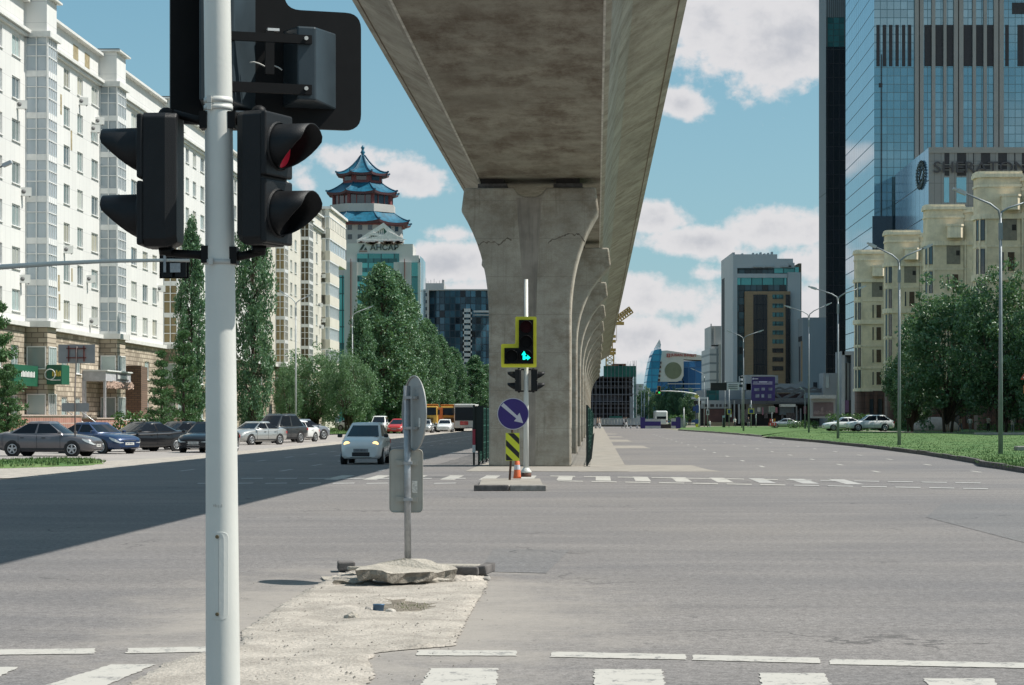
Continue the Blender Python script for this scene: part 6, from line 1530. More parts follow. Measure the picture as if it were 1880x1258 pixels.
# warning triangle just entering at the right edge
WT = thing('road_sign', 'red bordered triangular warning sign cut by the right picture edge', 'road sign', P(1884, HY, 112) * 1.0); WT.location.z = .1
q2 = lambda x, y: ((x - 1884) * 112 / F, CH + (HY - y) * 112 / F - .1)
mb = MB(); mb.prism([q2(1873, 697), q2(1896, 697), q2(1884.5, 678)], lambda p, r, t_: (p, t_, r), -.06, -.03); w_ = mb.build('border', pm('sign_red', (.45, .06, .03), .5), WT)
mb = MB(); mb.prism([q2(1877.5, 694.5), q2(1891.5, 694.5), q2(1884.5, 683)], lambda p, r, t_: (p, t_, r), -.07, -.055); mb.build('sign_face', WHITE_F, w_)
mb = MB(); mb.box(0, -.05, q2(0, 715)[1], .30, .03, .42); mb.build('orange_plate', pm('orange_plate', (.55, .14, .03), .5), WT); mb = MB(); mb.tube([(0, 0, 0), (0, 0, q2(0, 680)[1])], .035, 8); mb.build('post', STEEL, WT)
# signs along the right verge, far away
def post_sign(label, px, py_b, d, top, plates, cat='road sign', name='road_sign'):
    b = P(px, HY, d); b.z = 0; sg = thing(name, label, cat, b); q = lambda x, y: ((x - px) * d / F, CH + (HY - y) * d / F)
    mb = MB(); mb.tube([(0, 0, 0), (0, 0, q(0, top)[1])], .07, 8); mb.build('post', LAMPG, sg)
    for nm, x0, y0, x1, y1, m_, off in plates:
        a, b_ = q(x0, y1), q(x1, y0); mb = MB(); mb.box((a[0] + b_[0]) / 2, -.12 - off, (a[1] + b_[1]) / 2, b_[0] - a[0], .08, b_[1] - a[1]); mb.build(nm, m_, sg)
    return sg
SGB = pm('sign_blue_bright', (.02, .06, .22), .5); SGY = pm('sign_yellow', (.55, .48, .10), .5)
post_sign('crossing sign on a post left of the orange tower base', 1379, 786, 330, 735, [('plate', 1373.5, 750, 1384.5, 760, SGY, 0), ('face', 1375.5, 752, 1382.5, 758.5, SGB, .06), ('small_plate', 1376, 743, 1380, 747, SWH, 0)])
post_sign('crossing sign on the lamp post near the mall entrance', 1338.5, 786, 335, 715, [('plate', 1334.5, 751, 1342.5, 761, SGY, 0), ('face', 1336, 752.5, 1341, 759.5, SGB, .06), ('small_plate', 1340, 761, 1343, 766, SWH, 0)])
post_sign('small white road plate on a post beside the mall doors', 1299, 786, 345, 730, [('plate', 1296.5, 752, 1302, 762, SWH, 0), ('mark', 1298, 754, 1300.5, 760, SBK, .06)])
post_sign('dark electronic message board with a white text panel on a road post', 1331, 786, 340, 700, [('screen', 1304.5, 703, 1334, 717, SBK, .1), ('panel', 1334.5, 703, 1357, 716, SWH, .1), ('lettering', 1337, 706, 1354, 707.2, GREYD, .16), ('lettering', 1337, 709.5, 1354, 710.7, GREYD, .16), ('lettering', 1337, 713, 1354, 714, GREYD, .16), ('cross_arm', 1330, 701.5, 1366, 703, LAMPG, .0)])
post_sign('camera gantry post with grey boxes left of the purple screen', 1362, 788, 320, 690, [('camera_box', 1358, 691, 1366, 695, GREYH, 0), ('camera_box', 1358, 699, 1366, 702, GREYH, 0), ('camera_box', 1357, 706, 1363, 711, GREYH, 0)], 'camera post', 'camera_post')
post_sign('grey back of a square sign in front of the mall shops', 1417, 786, 335, 750, [('plate', 1412, 747, 1423, 757, GBK, 0)])
post_sign('slim post with a white strip by the mall shops', 1388, 786, 335, 760, [('plate', 1386.6, 762, 1389, 768, SWH, 0)])
post_sign('blue lane signs and a striped marker on a post at the far right kerb', 1279, 788, 350, 742, [('plate', 1272, 746, 1277, 755, SGB, 0), ('plate', 1277.5, 744, 1283, 758, SGB, .05), ('round_sign', 1276, 770, 1282, 777, SGB, 0), ('marker', 1277, 779, 1281.5, 784, SYL, 0)])
post_sign('direction board on a post behind the far traffic light', 1285, 785, 380, 728, [('board', 1269, 729, 1300, 733, SWH, 0), ('screen', 1273.5, 736, 1287, 743, SBK, 0), ('arrow_plate', 1288, 736, 1294, 741, SWH, 0)])
post_sign('road barrier sign group in red and white on the lawn', 1418, 786, 320, 770, [('no_entry_sign', 1413, 769, 1417, 775, pm('sign_red2', (.50, .04, .03), .5), .0), ('bar', 1413.6, 771.3, 1416.4, 772.5, SWH, .06), ('warning_plate', 1420, 769, 1423.5, 775, pm('sign_orange', (.6, .22, .03), .5), 0), ('arrow_plate', 1411, 776, 1418, 782, MATS['sign_red2'], .0), ('arrow_plate', 1418.5, 776, 1425, 782, MATS['sign_red2'], .0), ('white_plate', 1413, 777, 1415, 781, SWH, .06), ('white_plate', 1420.5, 777, 1422.5, 781, SWH, .06)])
post_sign('short dark bollard sign with a pale top on the far lawn', 1327, 786, 340, 764, [('plate', 1326, 763, 1330.5, 767, pm('pale_blue', (.28, .38, .45), .5), 0), ('body', 1326.5, 767, 1331, 786, SBK, -.1)])
# distant traffic light on a curved arm
XT = thing('traffic_light', 'distant traffic light on a white curved arm over the end of the road', 'traffic light', P(1283, HY, 350) * 1.0); XT.location.z = 0
q3 = lambda x, y: Vector(((x - 1283) * 350 / F, 0, CH + (HY - y) * 350 / F))
mb = MB(); mb.tube([(0, 0, 0), q3(1283, 735), q3(1282, 727), q3(1276, 723), q3(1255, 719.5), q3(1230, 718), q3(1204, 718)], [.14, .12, .11, .10, .08, .07, .06], 8); mb.build('mast_arm', WHITE_F, XT)
mb = MB(); mb.prism([(q3(x, y).x, q3(x, y).z) for x, y in ((1207, 709), (1213, 709), (1213, 724), (1203.5, 724), (1203.5, 719), (1207, 719))], lambda p, r, t_: (p, t_, r), -.15, -.1); o = mb.build('border_board', pm('amber_border', (.5, .28, .06), .5), XT)
mb = MB(); mb.prism([(q3(x, y).x, q3(x, y).z) for x, y in ((1208, 710), (1212.2, 710), (1212.2, 723), (1204.4, 723), (1204.4, 720), (1208, 720))], lambda p, r, t_: (p, t_, r), -.2, -.14); mb.build('signal_housing', BLACKM, o)
c = q3(1210.2, 721); mb = MB(); mb.tube([(c.x, -.2, c.z), (c.x, -.22, c.z)], .16, 12); mb.build('lens', em('green_lens', (.02, .6, .12), .9), o)
c = q3(1279, 728); mb = MB(); mb.box(c.x, -.1, c.z, .62, .05, .62); mb.v = [((x - c.x) * .707 - (z - c.z) * .707 + c.x, y, (x - c.x) * .707 + (z - c.z) * .707 + c.z) for x, y, z in mb.v]; mb.build('diamond_sign', SGY, XT)
# barriers closing the end of the road
PUR = pm('barrier_purple', (.035, .02, .16), .5, var=.1); PWH = pm('barrier_white', (.46, .47, .49), .6)
def barrier(label, x0, x1, y0, y1, m_, d=328, name='barrier', stripe=None):
    b = P((x0 + x1) / 2, HY, d); b.z = 0; g_ = thing(name, label, 'barrier', b, 0, 'barriers across the road end'); q = lambda y: CH + (HY - y) * d / F
    W_ = (x1 - x0) * d / F; mb = MB(); mb.boxb(0, .3, 0, W_, .6, q(y0)); o = mb.build('panel', m_, g_)
    if stripe: mb = MB(); mb.box(0, -.01, (q(stripe[0]) + q(stripe[1])) / 2, W_ + .02, .05, q(stripe[0]) - q(stripe[1])); mb.build('stripe', PUR, g_)
    mb = MB(); mb.boxb(0, .3, q(y0), W_ + .04, .7, .06); mb.build('coping', m_, g_)
barrier('purple gate post at the left of the white barrier across the road end', 1176, 1184.5, 767, 788, PUR); barrier('white barrier with a purple band across the road end', 1184.6, 1213, 770, 788, PWH, stripe=(774, 782)); barrier('narrow white and purple barrier piece right of the van', 1232.5, 1240.8, 769, 788, PWH, stripe=(774, 782)); barrier('purple gate post at the right end of the barriers', 1241, 1249.5, 766.5, 788, PUR)
barrier('grey sheet fence panel right of the last purple post', 1249.6, 1259, 769, 787, pm('sheet_grey', (.25, .26, .29), .6)); barrier('dark rubble skip behind the gap in the barriers', 1213.4, 1232.4, 780, 787, pm('skip_dark', (.05, .04, .045), .8), 331)
HO = thing('hoarding', 'long pale grey site hoarding below the scaffolding', 'hoarding', P(1128, HY, 336) * 1.0, 0); HO.location.z = 0
HOM = pm('hoarding_sheet', (.30, .34, .37), .6, var=.25, scale=.5); W_ = (1175 - 1079) * 336 / F
for k in range(16): mb = MB(); mb.boxb(-W_ / 2 + W_ * (k + .5) / 16, 0, .5, W_ / 16 - .04, .08, (CH + (HY - 769) * 336 / F) - .5 + .12); mb.build('sheet', HOM, HO)
mb = MB(); mb.boxb(0, .1, .25, W_, .12, .35); mb.build('base_rail', pm('hoarding_base', (.06, .06, .05), .8), HO)
for k, (x, w_) in enumerate(((1086, 5), (1094, 5), (1101.5, 4), (1158, 3), (1170, 4))):
    mb = MB(); mb.boxb(0, 0, 0, w_ * 330 / F, .5, .4); o = mb.build('concrete_block', PWH, None, (P(x, HY, 331).x, 331, 0)); bevel(o, .05, 2)
    tag(o, ('white road block at the foot of the hoarding, ' + ('leftmost of five', 'second from the left', 'beside the left walkers', 'right of the two walkers', 'just left of the purple post')[k]), 'road block', 'road blocks by the hoarding')
PB = thing('pipe', 'thin white upright pipe at the right end of the barriers', 'pipe', P(1255.5, HY, 322) * 1.0); PB.location.z = 0
mb = MB(); mb.tube([(0, 0, 0), (0, 0, CH + (HY - 749) * 322 / F)], .09, 8); mb.build('tube', PWH, PB); mb = MB(); mb.lathe([(.13, 0), (.10, .05)], 8, (0, 0, CH + (HY - 749) * 322 / F)); mb.build('cap', PWH, PB)
# ------------------------------------------------------------ vehicles
def carpaint(name, col, metal=.25, rough=.28):
    return pm(name, col, rough, metal=metal, var=.04, scale=1.5, coat=.6)
TYRE = pm('tyre', (.018, .018, .018), .85); RIM = pm('alloy_rim', (.42, .43, .44), .35, metal=.7); CGL = glass('car_glass', (.010, .014, .020), .10, spec=.16, var=.2)
CHROME = pm('chrome', (.55, .55, .56), .2, metal=.9); HEADL = glass('headlight_glass', (.55, .58, .58), .12, spec=.9, var=.05); TAIL = pm('tail_red', (.35, .012, .015), .3); BLK = pm('black_trim', (.014, .014, .015), .55); PLATE = pm('number_plate', (.60, .60, .57), .5); PLINK = pm('plate_ink', (.03, .03, .04), .5)
SHAPES = {   # x station, half width factor, bottom, top (fractions of L/2, W/2, metres)
 'sedan': dict(st=[(-1, .78, .42, .80), (-.965, .90, .30, .95), (-.80, .98, .22, 1.02), (-.5, 1, .19, .96), (0, 1, .18, .93), (.42, 1, .18, .92), (.60, .99, .19, .89), (.80, .95, .20, .82), (.93, .87, .22, .74), (1, .68, .30, .60)], cab=(-.80, .44, -.36, .10), belt=.93, wx=(.60, -.62), wr=.31),
 'suv': dict(st=[(-1, .80, .48, .95), (-.97, .92, .36, 1.08), (-.85, .98, .28, 1.12), (-.5, 1, .25, 1.08), (0, 1, .25, 1.05), (.42, 1, .25, 1.05), (.62, .99, .26, 1.02), (.82, .95, .27, .97), (.94, .88, .28, .88), (1, .70, .36, .74)], cab=(-.97, .46, -.62, .12), belt=1.05, wx=(.60, -.58), wr=.37),
 'hatch': dict(st=[(-1, .86, .40, .85), (-.97, .95, .30, .98), (-.7, 1, .24, 1.0), (-.3, 1, .2, .98), (.1, 1, .19, .97), (.45, 1, .19, .96), (.68, .99, .2, .91), (.86, .95, .2, .82), (.955, .88, .22, .72), (1, .74, .27, .60)], cab=(-.985, .68, -.80, .08), belt=.93, wx=(.66, -.72), wr=.27),
}
def ring_body(x, w, zb, zt):
    zm = zb + (zt - zb) * .55
    half = [(.86, zb), (.985, zb + .10), (1.0, zm), (.985, zt - .10), (.93, zt - .03), (.70, zt + .02), (.35, zt + .035)]
    r = [(x, -w * a, z) for a, z in half] + [(x, 0, zt + .04)] + [(x, w * a, z) for a, z in reversed(half)]
    return r
def car(name, label, cat, kind, L, W, H, paint, loc, heading, group=None, rim='spoke', plate_front=True, lights_on=False, grille='bar', dark_tint=False, roof_rail=False, proto_paint=None):
    S_ = SHAPES[kind]; root = thing(name, label, cat, loc, heading, group); hl, hw = L / 2, W / 2; k = 1.0
    st = S_['st']; mb = MB(); mb.loft([ring_body(a * hl, b * hw, c, d) for a, b, c, d in st], 0, smooth=True)
    # cabin
    xr, xf, rr, rf = [v * hl for v in S_['cab']]; belt = S_['belt']
    def cring(z, x0, x1, w_):
        fr = [(x1 - .10 * (q * q), q * w_) for q in (-.86, -.43, 0, .43, .86)]; bk = [(x0 + .08 * (q * q), q * w_) for q in (.86, .43, 0, -.43, -.86)]
        sd_ = [x1 + (x0 - x1) * f for f in (.05, .46, .50, .90)]
        return [(x, y, z) for x, y in fr] + [(x, w_, z) for x in sd_] + [(x, y, z) for x, y in bk] + [(x, -w_, z) for x in reversed(sd_)]
    lv = [(belt - .03, 0.0, .90), (belt + .05, .07, .885), (H - .11, .92, .70), (H - .04, 1.0, .665), (H - .01, 1.0, .58), (H + .0, .97, .2)]
    rings = []
    for z, f, w_ in lv:
        x0 = xr + (rr - xr) * f; x1 = xf + (rf - xf) * f
        if w_ < .65: x0 += (.66 - w_) * .5; x1 -= (.66 - w_) * .5
        rings.append(cring(z, x0, x1, hw * w_))
    n = len(rings[0]); cab = MB()
    glassf = {'windscreen': [0, 1, 2, 3], 'side_window': [[5], [7]], 'rear_window': [9, 10, 11, 12], 'side_window2': [[14], [16]]}
    allg = {0, 1, 2, 3, 5, 7, 9, 10, 11, 12, 14, 16}
    vs = [p for r in rings for p in r]; fs = []
    for i in range(len(rings) - 1):
        for j in range(n):
            if i == 1 and j in allg: continue
            fs.append((i * n + j, i * n + (j + 1) % n, (i + 1) * n + (j + 1) % n, (i + 1) * n + j))
    fs.append(tuple((len(rings) - 1) * n + j for j in range(n)))
    mb.add(vs, fs, 0, True); body = mb.build('body', paint, root)
    def gl(nm, idx):
        g = MB()
        for j in idx: g.add([rings[1][j], rings[1][(j + 1) % n], rings[2][(j + 1) % n], rings[2][j]], [(0, 1, 2, 3)], 0)
        g.v = [(x * .997, y * .997, z) for x, y, z in g.v]
        return g.build(nm, CGL, root, fix=False)
    gl('windscreen', [0, 1, 2, 3]); gl('rear_window', [9, 10, 11, 12])
    for j in (5, 7, 14, 16): gl('side_window', [j])
    zt = lambda x: next((a[3] + (b[3] - a[3]) * (x / hl - a[0]) / (b[0] - a[0]) for a, b in zip(st, st[1:]) if a[0] <= x / hl <= b[0]), .8)
    wd = lambda x: next((a[1] + (b[1] - a[1]) * (x / hl - a[0]) / (b[0] - a[0]) for a, b in zip(st, st[1:]) if a[0] <= x / hl <= b[0]), .9) * hw
    for s in (-1, 1):
        tr = MB()
        for f in (.36, -.12, -.50): x = f * hl; tr.box(x, s * (hw * 1.0 - .0), (S_['belt'] + .30) / 2, .012, .006, S_['belt'] - .34)
        tr.box(-.02 * hl, s * (hw - .004), .30, hl * .98, .03, .07)
        for f in (.02, -.42): tr.box(f * hl, s * (hw + .006), S_['belt'] - .14, .17, .02, .028)
        tr.build('trim', BLK, body)
    for s in (-1, 1):
        for i, f in enumerate(S_['wx']):
            x = f * hl; wr = S_['wr']; a = MB(); y0 = wd(x)
            a.tube([(x, s * (y0 - .12), wr + .01), (x, s * (y0 + .004), wr + .01)], wr + .055, 24); a.build('wheel_arch', BLK, body)
            t_ = MB(); t_.tube([(x, s * (y0 - .20), wr), (x, s * (y0 - .19), wr), (x, s * (y0 + .0), wr), (x, s * (y0 + .014), wr)], [wr - .03, wr, wr, wr - .03], 24); ty = t_.build('wheel', TYRE, root)
            r_ = MB(); yy = s * (y0 + .018); R1 = wr * .66
            r_.tube([(x, yy - s * .004, wr), (x, yy, wr)], [R1 * 1.04, R1], 20, caps=False)
            for q in range(5 if rim == 'spoke' else 8):
                an = 2 * math.pi * q / (5 if rim == 'spoke' else 8) + .3; r_.bar((x, yy, wr), (x + R1 * math.cos(an), yy, wr + R1 * math.sin(an)), .07 if rim == 'spoke' else .045, .02, up=(0, 1, 0))
            r_.tube([(x, yy - s * .01, wr), (x, yy + s * .012, wr)], .06, 10); r_.tube([(x + R1 * .97 * math.cos(2 * math.pi * q / 20), yy, wr + R1 * .97 * math.sin(2 * math.pi * q / 20)) for q in range(21)], .022, 5, caps=False)
            r_.build('rim', RIM, ty)
        m_ = MB(); xm = S_['cab'][1] * hl - .18; m_.box(xm, s * (hw + .07), belt + .08, .12, .17, .12); mi = m_.build('mirror', paint if kind != 'hatch' else BLK, root); bevel(mi, .03, 2)
        # lamps
        hx = hl * .90; hz = zt(hx) - .10
        if lights_on: pass
        else:
            def spt(f, q):      # point of the body skin: station f (0..1 of half length), q between waist 0 and shoulder 1
                x = f * hl
                for A_, B_ in zip(st, st[1:]):
                    if A_[0] <= f <= B_[0]:
                        u = (f - A_[0]) / (B_[0] - A_[0]); w_, zb, z1 = [A_[i] + (B_[i] - A_[i]) * u for i in (1, 2, 3)]
                zm = zb + (z1 - zb) * .55; z = zm + (z1 - .06 - zm) * q; return (x + .012 * (f > .9), s * (w_ * hw * (1.0 - .03 * q) + .012), z)
            h_ = MB(); fs_ = (.80, .87, .93, 1.0); V_ = []
            for i, f in enumerate(fs_): lo = (.78, .45, .30, .28)[i]; V_ += [spt(f, lo), spt(f, 1.02)]
            for i in range(3): h_.add([V_[2 * i], V_[2 * i + 2], V_[2 * i + 3], V_[2 * i + 1]], [(0, 1, 2, 3)])
            e = V_[6]; e2 = V_[7]; h_.add([e, (hl + .014, s * hw * .40, e[2] + .02), (hl + .014, s * hw * .42, e2[2] - .02), e2], [(0, 1, 2, 3)])
            h_.build('headlight', HEADL, root, fix=False)
        t2_ = MB(); tx = -hl * .975; t2_.box(tx + .02, s * (wd(tx) - .10), zt(tx) - .16, .16, .26, .18); o = t2_.build('tail_light', TAIL, root); bevel(o, .03, 2)
    g_ = MB(); fx = hl * .985
    if grille == 'bar': g_.box(fx - .03, 0, zt(hl * .97) - .13, .10, W * .40, .13)
    elif grille == 'tall': g_.box(fx - .02, 0, zt(hl * .97) - .26, .10, W * .34, .40)
    else: g_.box(fx - .0, 0, .36, .08, W * .42, .15)
    g_.box(fx - .03, 0, .30, .10, W * .52, .10)
    gr = g_.build('grille', BLK, root); bevel(gr, .02, 2)
    if grille == 'tall':
        c_ = MB()
        for q in range(4): c_.box(fx + .035, 0, zt(hl * .97) - .42 + q * .10, .02, W * .34, .02)
        c_.build('grille_bar', CHROME, gr)
    elif grille == 'bar':
        c_ = MB(); c_.box(fx + .03, 0, zt(hl * .97) - .06, .02, W * .42, .025); c_.build('grille_bar', CHROME, gr)
    p_ = MB(); p_.box(fx + .035, 0, .46 if grille != 'low' else .50, .02, .52, .115); pl = p_.build('number_plate', PLATE if kind != 'hatch' else pm('plate_dull', (.22, .23, .24), .5), root)
    p_ = MB(); p_.box(-hl - .005, 0, .62, .02, .52, .115); p_.build('number_plate', PLATE, root)
    me = WMESH.get('platetext')
    if me is None: me = text_mesh("931 MP 01", .085, .002); me.transform(Matrix.Rotation(rad(90), 4, 'Z')); me.materials.append(PLINK); WMESH['platetext'] = me
    link('plate_lettering', me, pl, (fx + .048, 0, .46 if grille != 'low' else .50))
    if roof_rail:
        r_ = MB()
        for s in (-1, 1): r_.bar((rf - .2, s * hw * .60, H + .02), (rr + .2, s * hw * .60, H + .02), .04, .04)
        r_.build('roof_rail', CHROME, body)
    w_ = MB(); w_.box(xf - .13, .15, belt + .045, .02, W * .5, .02); w_.build('wiper', BLK, root)
    return root
def at(px, d, z=0.0): p = P(px, HY, d); p.z = z; return p
GP = 'cars parked along the left side'
GREYM_ = carpaint('paint_grey', (.115, .11, .118)); BLUEP = carpaint('paint_blue', (.022, .045, .11)); BLACKC = carpaint('paint_black', (.014, .015, .018)); SILV = carpaint('paint_silver', (.42, .43, .42), .5); WHITEC = carpaint('paint_white', (.68, .69, .68), 0); DGREY = carpaint('paint_dark_grey', (.045, .05, .055)); GRAPH = carpaint('paint_blue_grey', (.20, .22, .25)); REDC = carpaint('paint_red', (.40, .025, .02), 0)
car('parked_car', 'grey saloon parked side-on at the left edge, behind the thin sign post', 'car', 'sedan', 4.40, 1.72, 1.50, GREYM_, at(92, 93), rad(-10), GP)
car('parked_car', 'dark blue saloon parked nose out just right of the grey saloon', 'car', 'sedan', 4.55, 1.78, 1.45, BLUEP, at(177, 100), rad(-38), GP, rim='multi', grille='bar')
car('parked_car', 'black saloon with bright multi-spoke rims, right of the dark blue saloon', 'car', 'sedan', 4.8, 1.84, 1.45, BLACKC, at(259, 106), rad(-131), GP, rim='multi')
car('parked_car', 'black saloon half hidden behind the near black saloon', 'car', 'sedan', 4.7, 1.82, 1.46, BLACKC, at(326, 112), rad(-128), GP, rim='multi')
car('parked_car', 'black saloon with wide chrome grille and lit look, partly behind the near grey pole', 'car', 'sedan', 4.8, 1.82, 1.47, BLACKC, at(384, 103.5), rad(-100), GP, grille='tall')
car('parked_car', 'silver saloon just right of the near grey pole, nose towards the viewer', 'car', 'sedan', 4.5, 1.78, 1.43, SILV, at(467, 132), rad(-122), GP, grille='tall')
car('parked_suv', 'dark grey off-road car parked right of the silver saloon', 'off-road car', 'suv', 4.9, 1.95, 1.88, DGREY, at(507, 141), rad(-118), GP, rim='multi', grille='tall', roof_rail=True)
car('parked_car', 'white saloon parked between the dark off-road car and the blue-grey hatchback', 'car', 'sedan', 4.5, 1.78, 1.46, WHITEC, at(541, 148), rad(-112), GP)
car('parked_car', 'blue-grey hatchback seen from behind at the right end of the parked row', 'car', 'suv', 4.4, 1.8, 1.55, GRAPH, at(556, 162), rad(50), GP)
# moving cars
MZ = car('small_car', 'small white hatchback with its headlights on, driving towards the viewer', 'car', 'hatch', 3.50, 1.50, 1.485, WHITEC, at(672, 77.5), rad(-92.2), None, lights_on=True, grille='low')
HLW = em('headlamp_lit', (1.0, .66, .28), 1.35)
for s in (-1, 1):
    mb = MB(); mb.tube([(1.42, s * .50, .705), (1.60, s * .50, .70), (1.655, s * .50, .70)], [.16, .145, .09], 20); h_ = mb.build('headlight', HEADL, MZ); mb = MB(); mb.tube([(1.61, s * .50, .70), (1.672, s * .50, .70)], [.130, .10], 18); mb.build('bulb', HLW, h_)
    mb = MB(); mb.tube([(1.50, s * .33, .60), (1.70, s * .33, .60)], .045, 10); mb.build('indicator', BLK, MZ); mb = MB(); mb.tube([(1.45, s * .56, .35), (1.60, s * .56, .35)], .07, 12); mb.build('fog_lamp', BLK, MZ)
mb = MB(); mb.tube([(.0, 0, 1.48), (-.16, 0, 1.70)], .008, 6); mb.build('aerial', BLK, MZ)
mb = MB(); mb.lathe([(.11, 0), (.12, .1), (.09, .22), (.02, .26)], 12, (.15, .33, 1.02)); mb.build('driver', pm('driver_shape', (.30, .20, .16), .8), MZ)
car('white_van', 'white minivan with a dark windscreen just behind the small white hatchback', 'van', 'suv', 4.6, 1.85, 1.85, WHITEC, at(697, 235), rad(-95), None)
car('red_car', 'red car partly hidden behind the round grey sign', 'car', 'hatch', 3.9, 1.68, 1.55, REDC, at(731, 225), rad(-100), None)
car('white_car', 'white saloon between the two orange trucks', 'car', 'sedan', 4.6, 1.8, 1.48, WHITEC, at(817, 246), rad(-92), None)
car('silver_car', 'silver car just right of the round grey sign, before the first truck', 'car', 'sedan', 4.5, 1.76, 1.47, SILV, at(780, 236), rad(-92), None)
car('white_car', 'white saloon under the trees at the left, half hidden by trunks', 'car', 'sedan', 4.5, 1.78, 1.46, WHITEC, at(650, 262, .1), rad(-20), None)
car('white_suv', 'white sporty off-road car on the grass edge before the cream building', 'off-road car', 'suv', 4.89, 1.9, 1.70, WHITEC, at(1597, 228, .25), rad(184), 'white cars by the hedge', rim='spoke')
car('white_car', 'white saloon left of the white off-road car, behind a lamp post', 'car', 'sedan', 4.6, 1.82, 1.46, WHITEC, at(1549, 236, .25), rad(186), 'white cars by the hedge', rim='multi')
car('grey_car', 'grey car behind the red and white barrier signs', 'car', 'sedan', 4.6, 1.8, 1.45, SILV, at(1441, 322, .1), rad(178), None)
# trucks and bus
TOR = pm('truck_orange', (.52, .20, .045), .45, var=.10, scale=.8); TYE = pm('truck_yellow', (.56, .33, .06), .45, var=.08); TBR = pm('truck_rust', (.40, .13, .04), .6, var=.2)
def truck(label, loc, cabx=0.0, wide=True, hood=False):
    t_ = thing('dump_truck', label, 'truck', loc, rad(-92.2), 'orange dump trucks')
    mb = MB(); mb.hexa([(2.6, -1.2, .9), (4.2, -1.2, .9), (4.2, 1.2, .9), (2.6, 1.2, .9), (2.6, -1.2, 3.0), (4.0, -1.18, 3.0), (4.0, 1.18, 3.0), (2.6, 1.2, 3.0)]); c_ = mb.build('cab', TYE, t_); bevel(c_, .10, 3)
    mb = MB(); mb.hexa([(4.19, -1.08, 1.95), (4.215, -1.08, 1.95), (4.215, 1.08, 1.95), (4.19, 1.08, 1.95), (4.08, -1.05, 2.82), (4.10, -1.05, 2.82), (4.10, 1.05, 2.82), (4.08, 1.05, 2.82)]); mb.build('windscreen', CGL, c_)
    mb = MB()
    for z in (1.25, 1.42, 1.59): mb.box(4.22, 0, z, .05, 1.5, .10)
    mb.build('grille', BLK, c_)
    mb = MB(); mb.boxb(4.1, 0, .45, .5, 2.4, .5); mb.build('bumper', BLK, c_)
    for s in (-1, 1): mb = MB(); mb.box(4.36, s * .85, .72, .06, .40, .22); mb.build('headlight', HEADL, c_); mb = MB(); mb.boxb(3.9, s * 1.38, 2.0, .12, .2, .6); mb.build('mirror', BLK, c_); mb = MB(); mb.box(3.4, s * 1.205, 2.35, 1.0, .02, .8); mb.build('side_window', CGL, c_)
    mb = MB(); mb.hexa([(-4, -1.1, 1.3), (2.3, -1.1, 1.3), (2.3, 1.1, 1.3), (-4, 1.1, 1.3), (-4.3, -1.25, 2.9), (2.4, -1.25, 2.9), (2.4, 1.25, 2.9), (-4.3, 1.25, 2.9)])
    mb.hexa([(2.3, -1.25, 2.9), (3.6, -1.25, 3.1), (3.6, 1.25, 3.1), (2.3, 1.25, 2.9), (2.3, -1.25, 3.05), (3.6, -1.25, 3.25), (3.6, 1.25, 3.25), (2.3, 1.25, 3.05)]); d_ = mb.build('tipper_body', TOR, t_); bevel(d_, .04, 2)
    mb = MB()
    for k in range(7):
        for s in (-1, 1): mb.box(-3.6 + k * .95, s * 1.22, 2.1, .14, .14, 1.6)
    mb.build('rib', TBR, d_)
    mb = MB(); mb.boxb(-.5, 0, .75, 7.5, 1.0, .4); mb.build('chassis', BLK, t_)
    for x in (3.2, -1.9, -3.2):
        for s in (-1, 1): mb = MB(); mb.tube([(x, s * .80, .52), (x, s * 1.18, .52)], .52, 20); w_ = mb.build('wheel', TYRE, t_); mb = MB(); mb.tube([(x, s * 1.18, .52), (x, s * 1.20, .52)], .28, 14); mb.build('rim', RIM, w_)
    return t_
truck('orange dump truck just right of the round grey sign', at(789, 256)); truck('orange dump truck with a darker front left of the coach', at(831, 264), hood=True)
BU = thing('coach', 'white and green coach parked behind the second orange truck, seen from the front', 'coach', at(857, 264), rad(-92.2))
mb = MB(); mb.boxb(0, 0, .4, 11, 2.45, 2.9); o = mb.build('body', pm('coach_white', (.50, .51, .49), .4, var=.06), BU); bevel(o, .15, 3)
mb = MB(); mb.hexa([(5.5, -1.1, 1.3), (5.53, -1.1, 1.3), (5.53, 1.1, 1.3), (5.5, 1.1, 1.3), (5.50, -1.08, 2.9), (5.52, -1.08, 2.9), (5.52, 1.08, 2.9), (5.50, 1.08, 2.9)]); mb.build('windscreen', CGL, BU)
mb = MB(); mb.box(5.53, 0, 1.0, .03, 1.0, .45); mb.build('red_panel', REDC, BU)
for s in (-1, 1):
    mb = MB(); mb.box(-.3, s * 1.235, 2.3, 9.8, .02, .85); mb.build('side_window', glass('coach_glass' + str(s), (.04, .12, .10), .1, spec=.8), BU)
    for x in (3.6, -2.8): mb = MB(); mb.tube([(x, s * .9, .5), (x, s * 1.24, .5)], .5, 18); mb.build('wheel', TYRE, BU)
    mb = MB(); mb.boxb(5.6, s * 1.35, 2.2, .2, .18, .55); mb.build('mirror', BLK, BU)
VN = thing('delivery_van', 'white box van seen from behind beyond the barriers', 'van', at(1212.5, 345), rad(90))
mb = MB(); mb.boxb(0, 0, .5, 5, 1.95, 2.25); o = mb.build('body', WHITEC, VN); bevel(o, .25, 3); mb = MB(); mb.box(-2.51, 0, 1.65, .03, 1.5, .4); mb.build('rear_window', CGL, VN)
for s in (-1, 1):
    mb = MB(); mb.box(-2.51, s * .85, 1.1, .04, .14, .35); mb.build('tail_light', TAIL, VN)
    for x in (1.6, -1.6): mb = MB(); mb.tube([(x, s * .75, .36), (x, s * .96, .36)], .36, 16); mb.build('wheel', TYRE, VN)
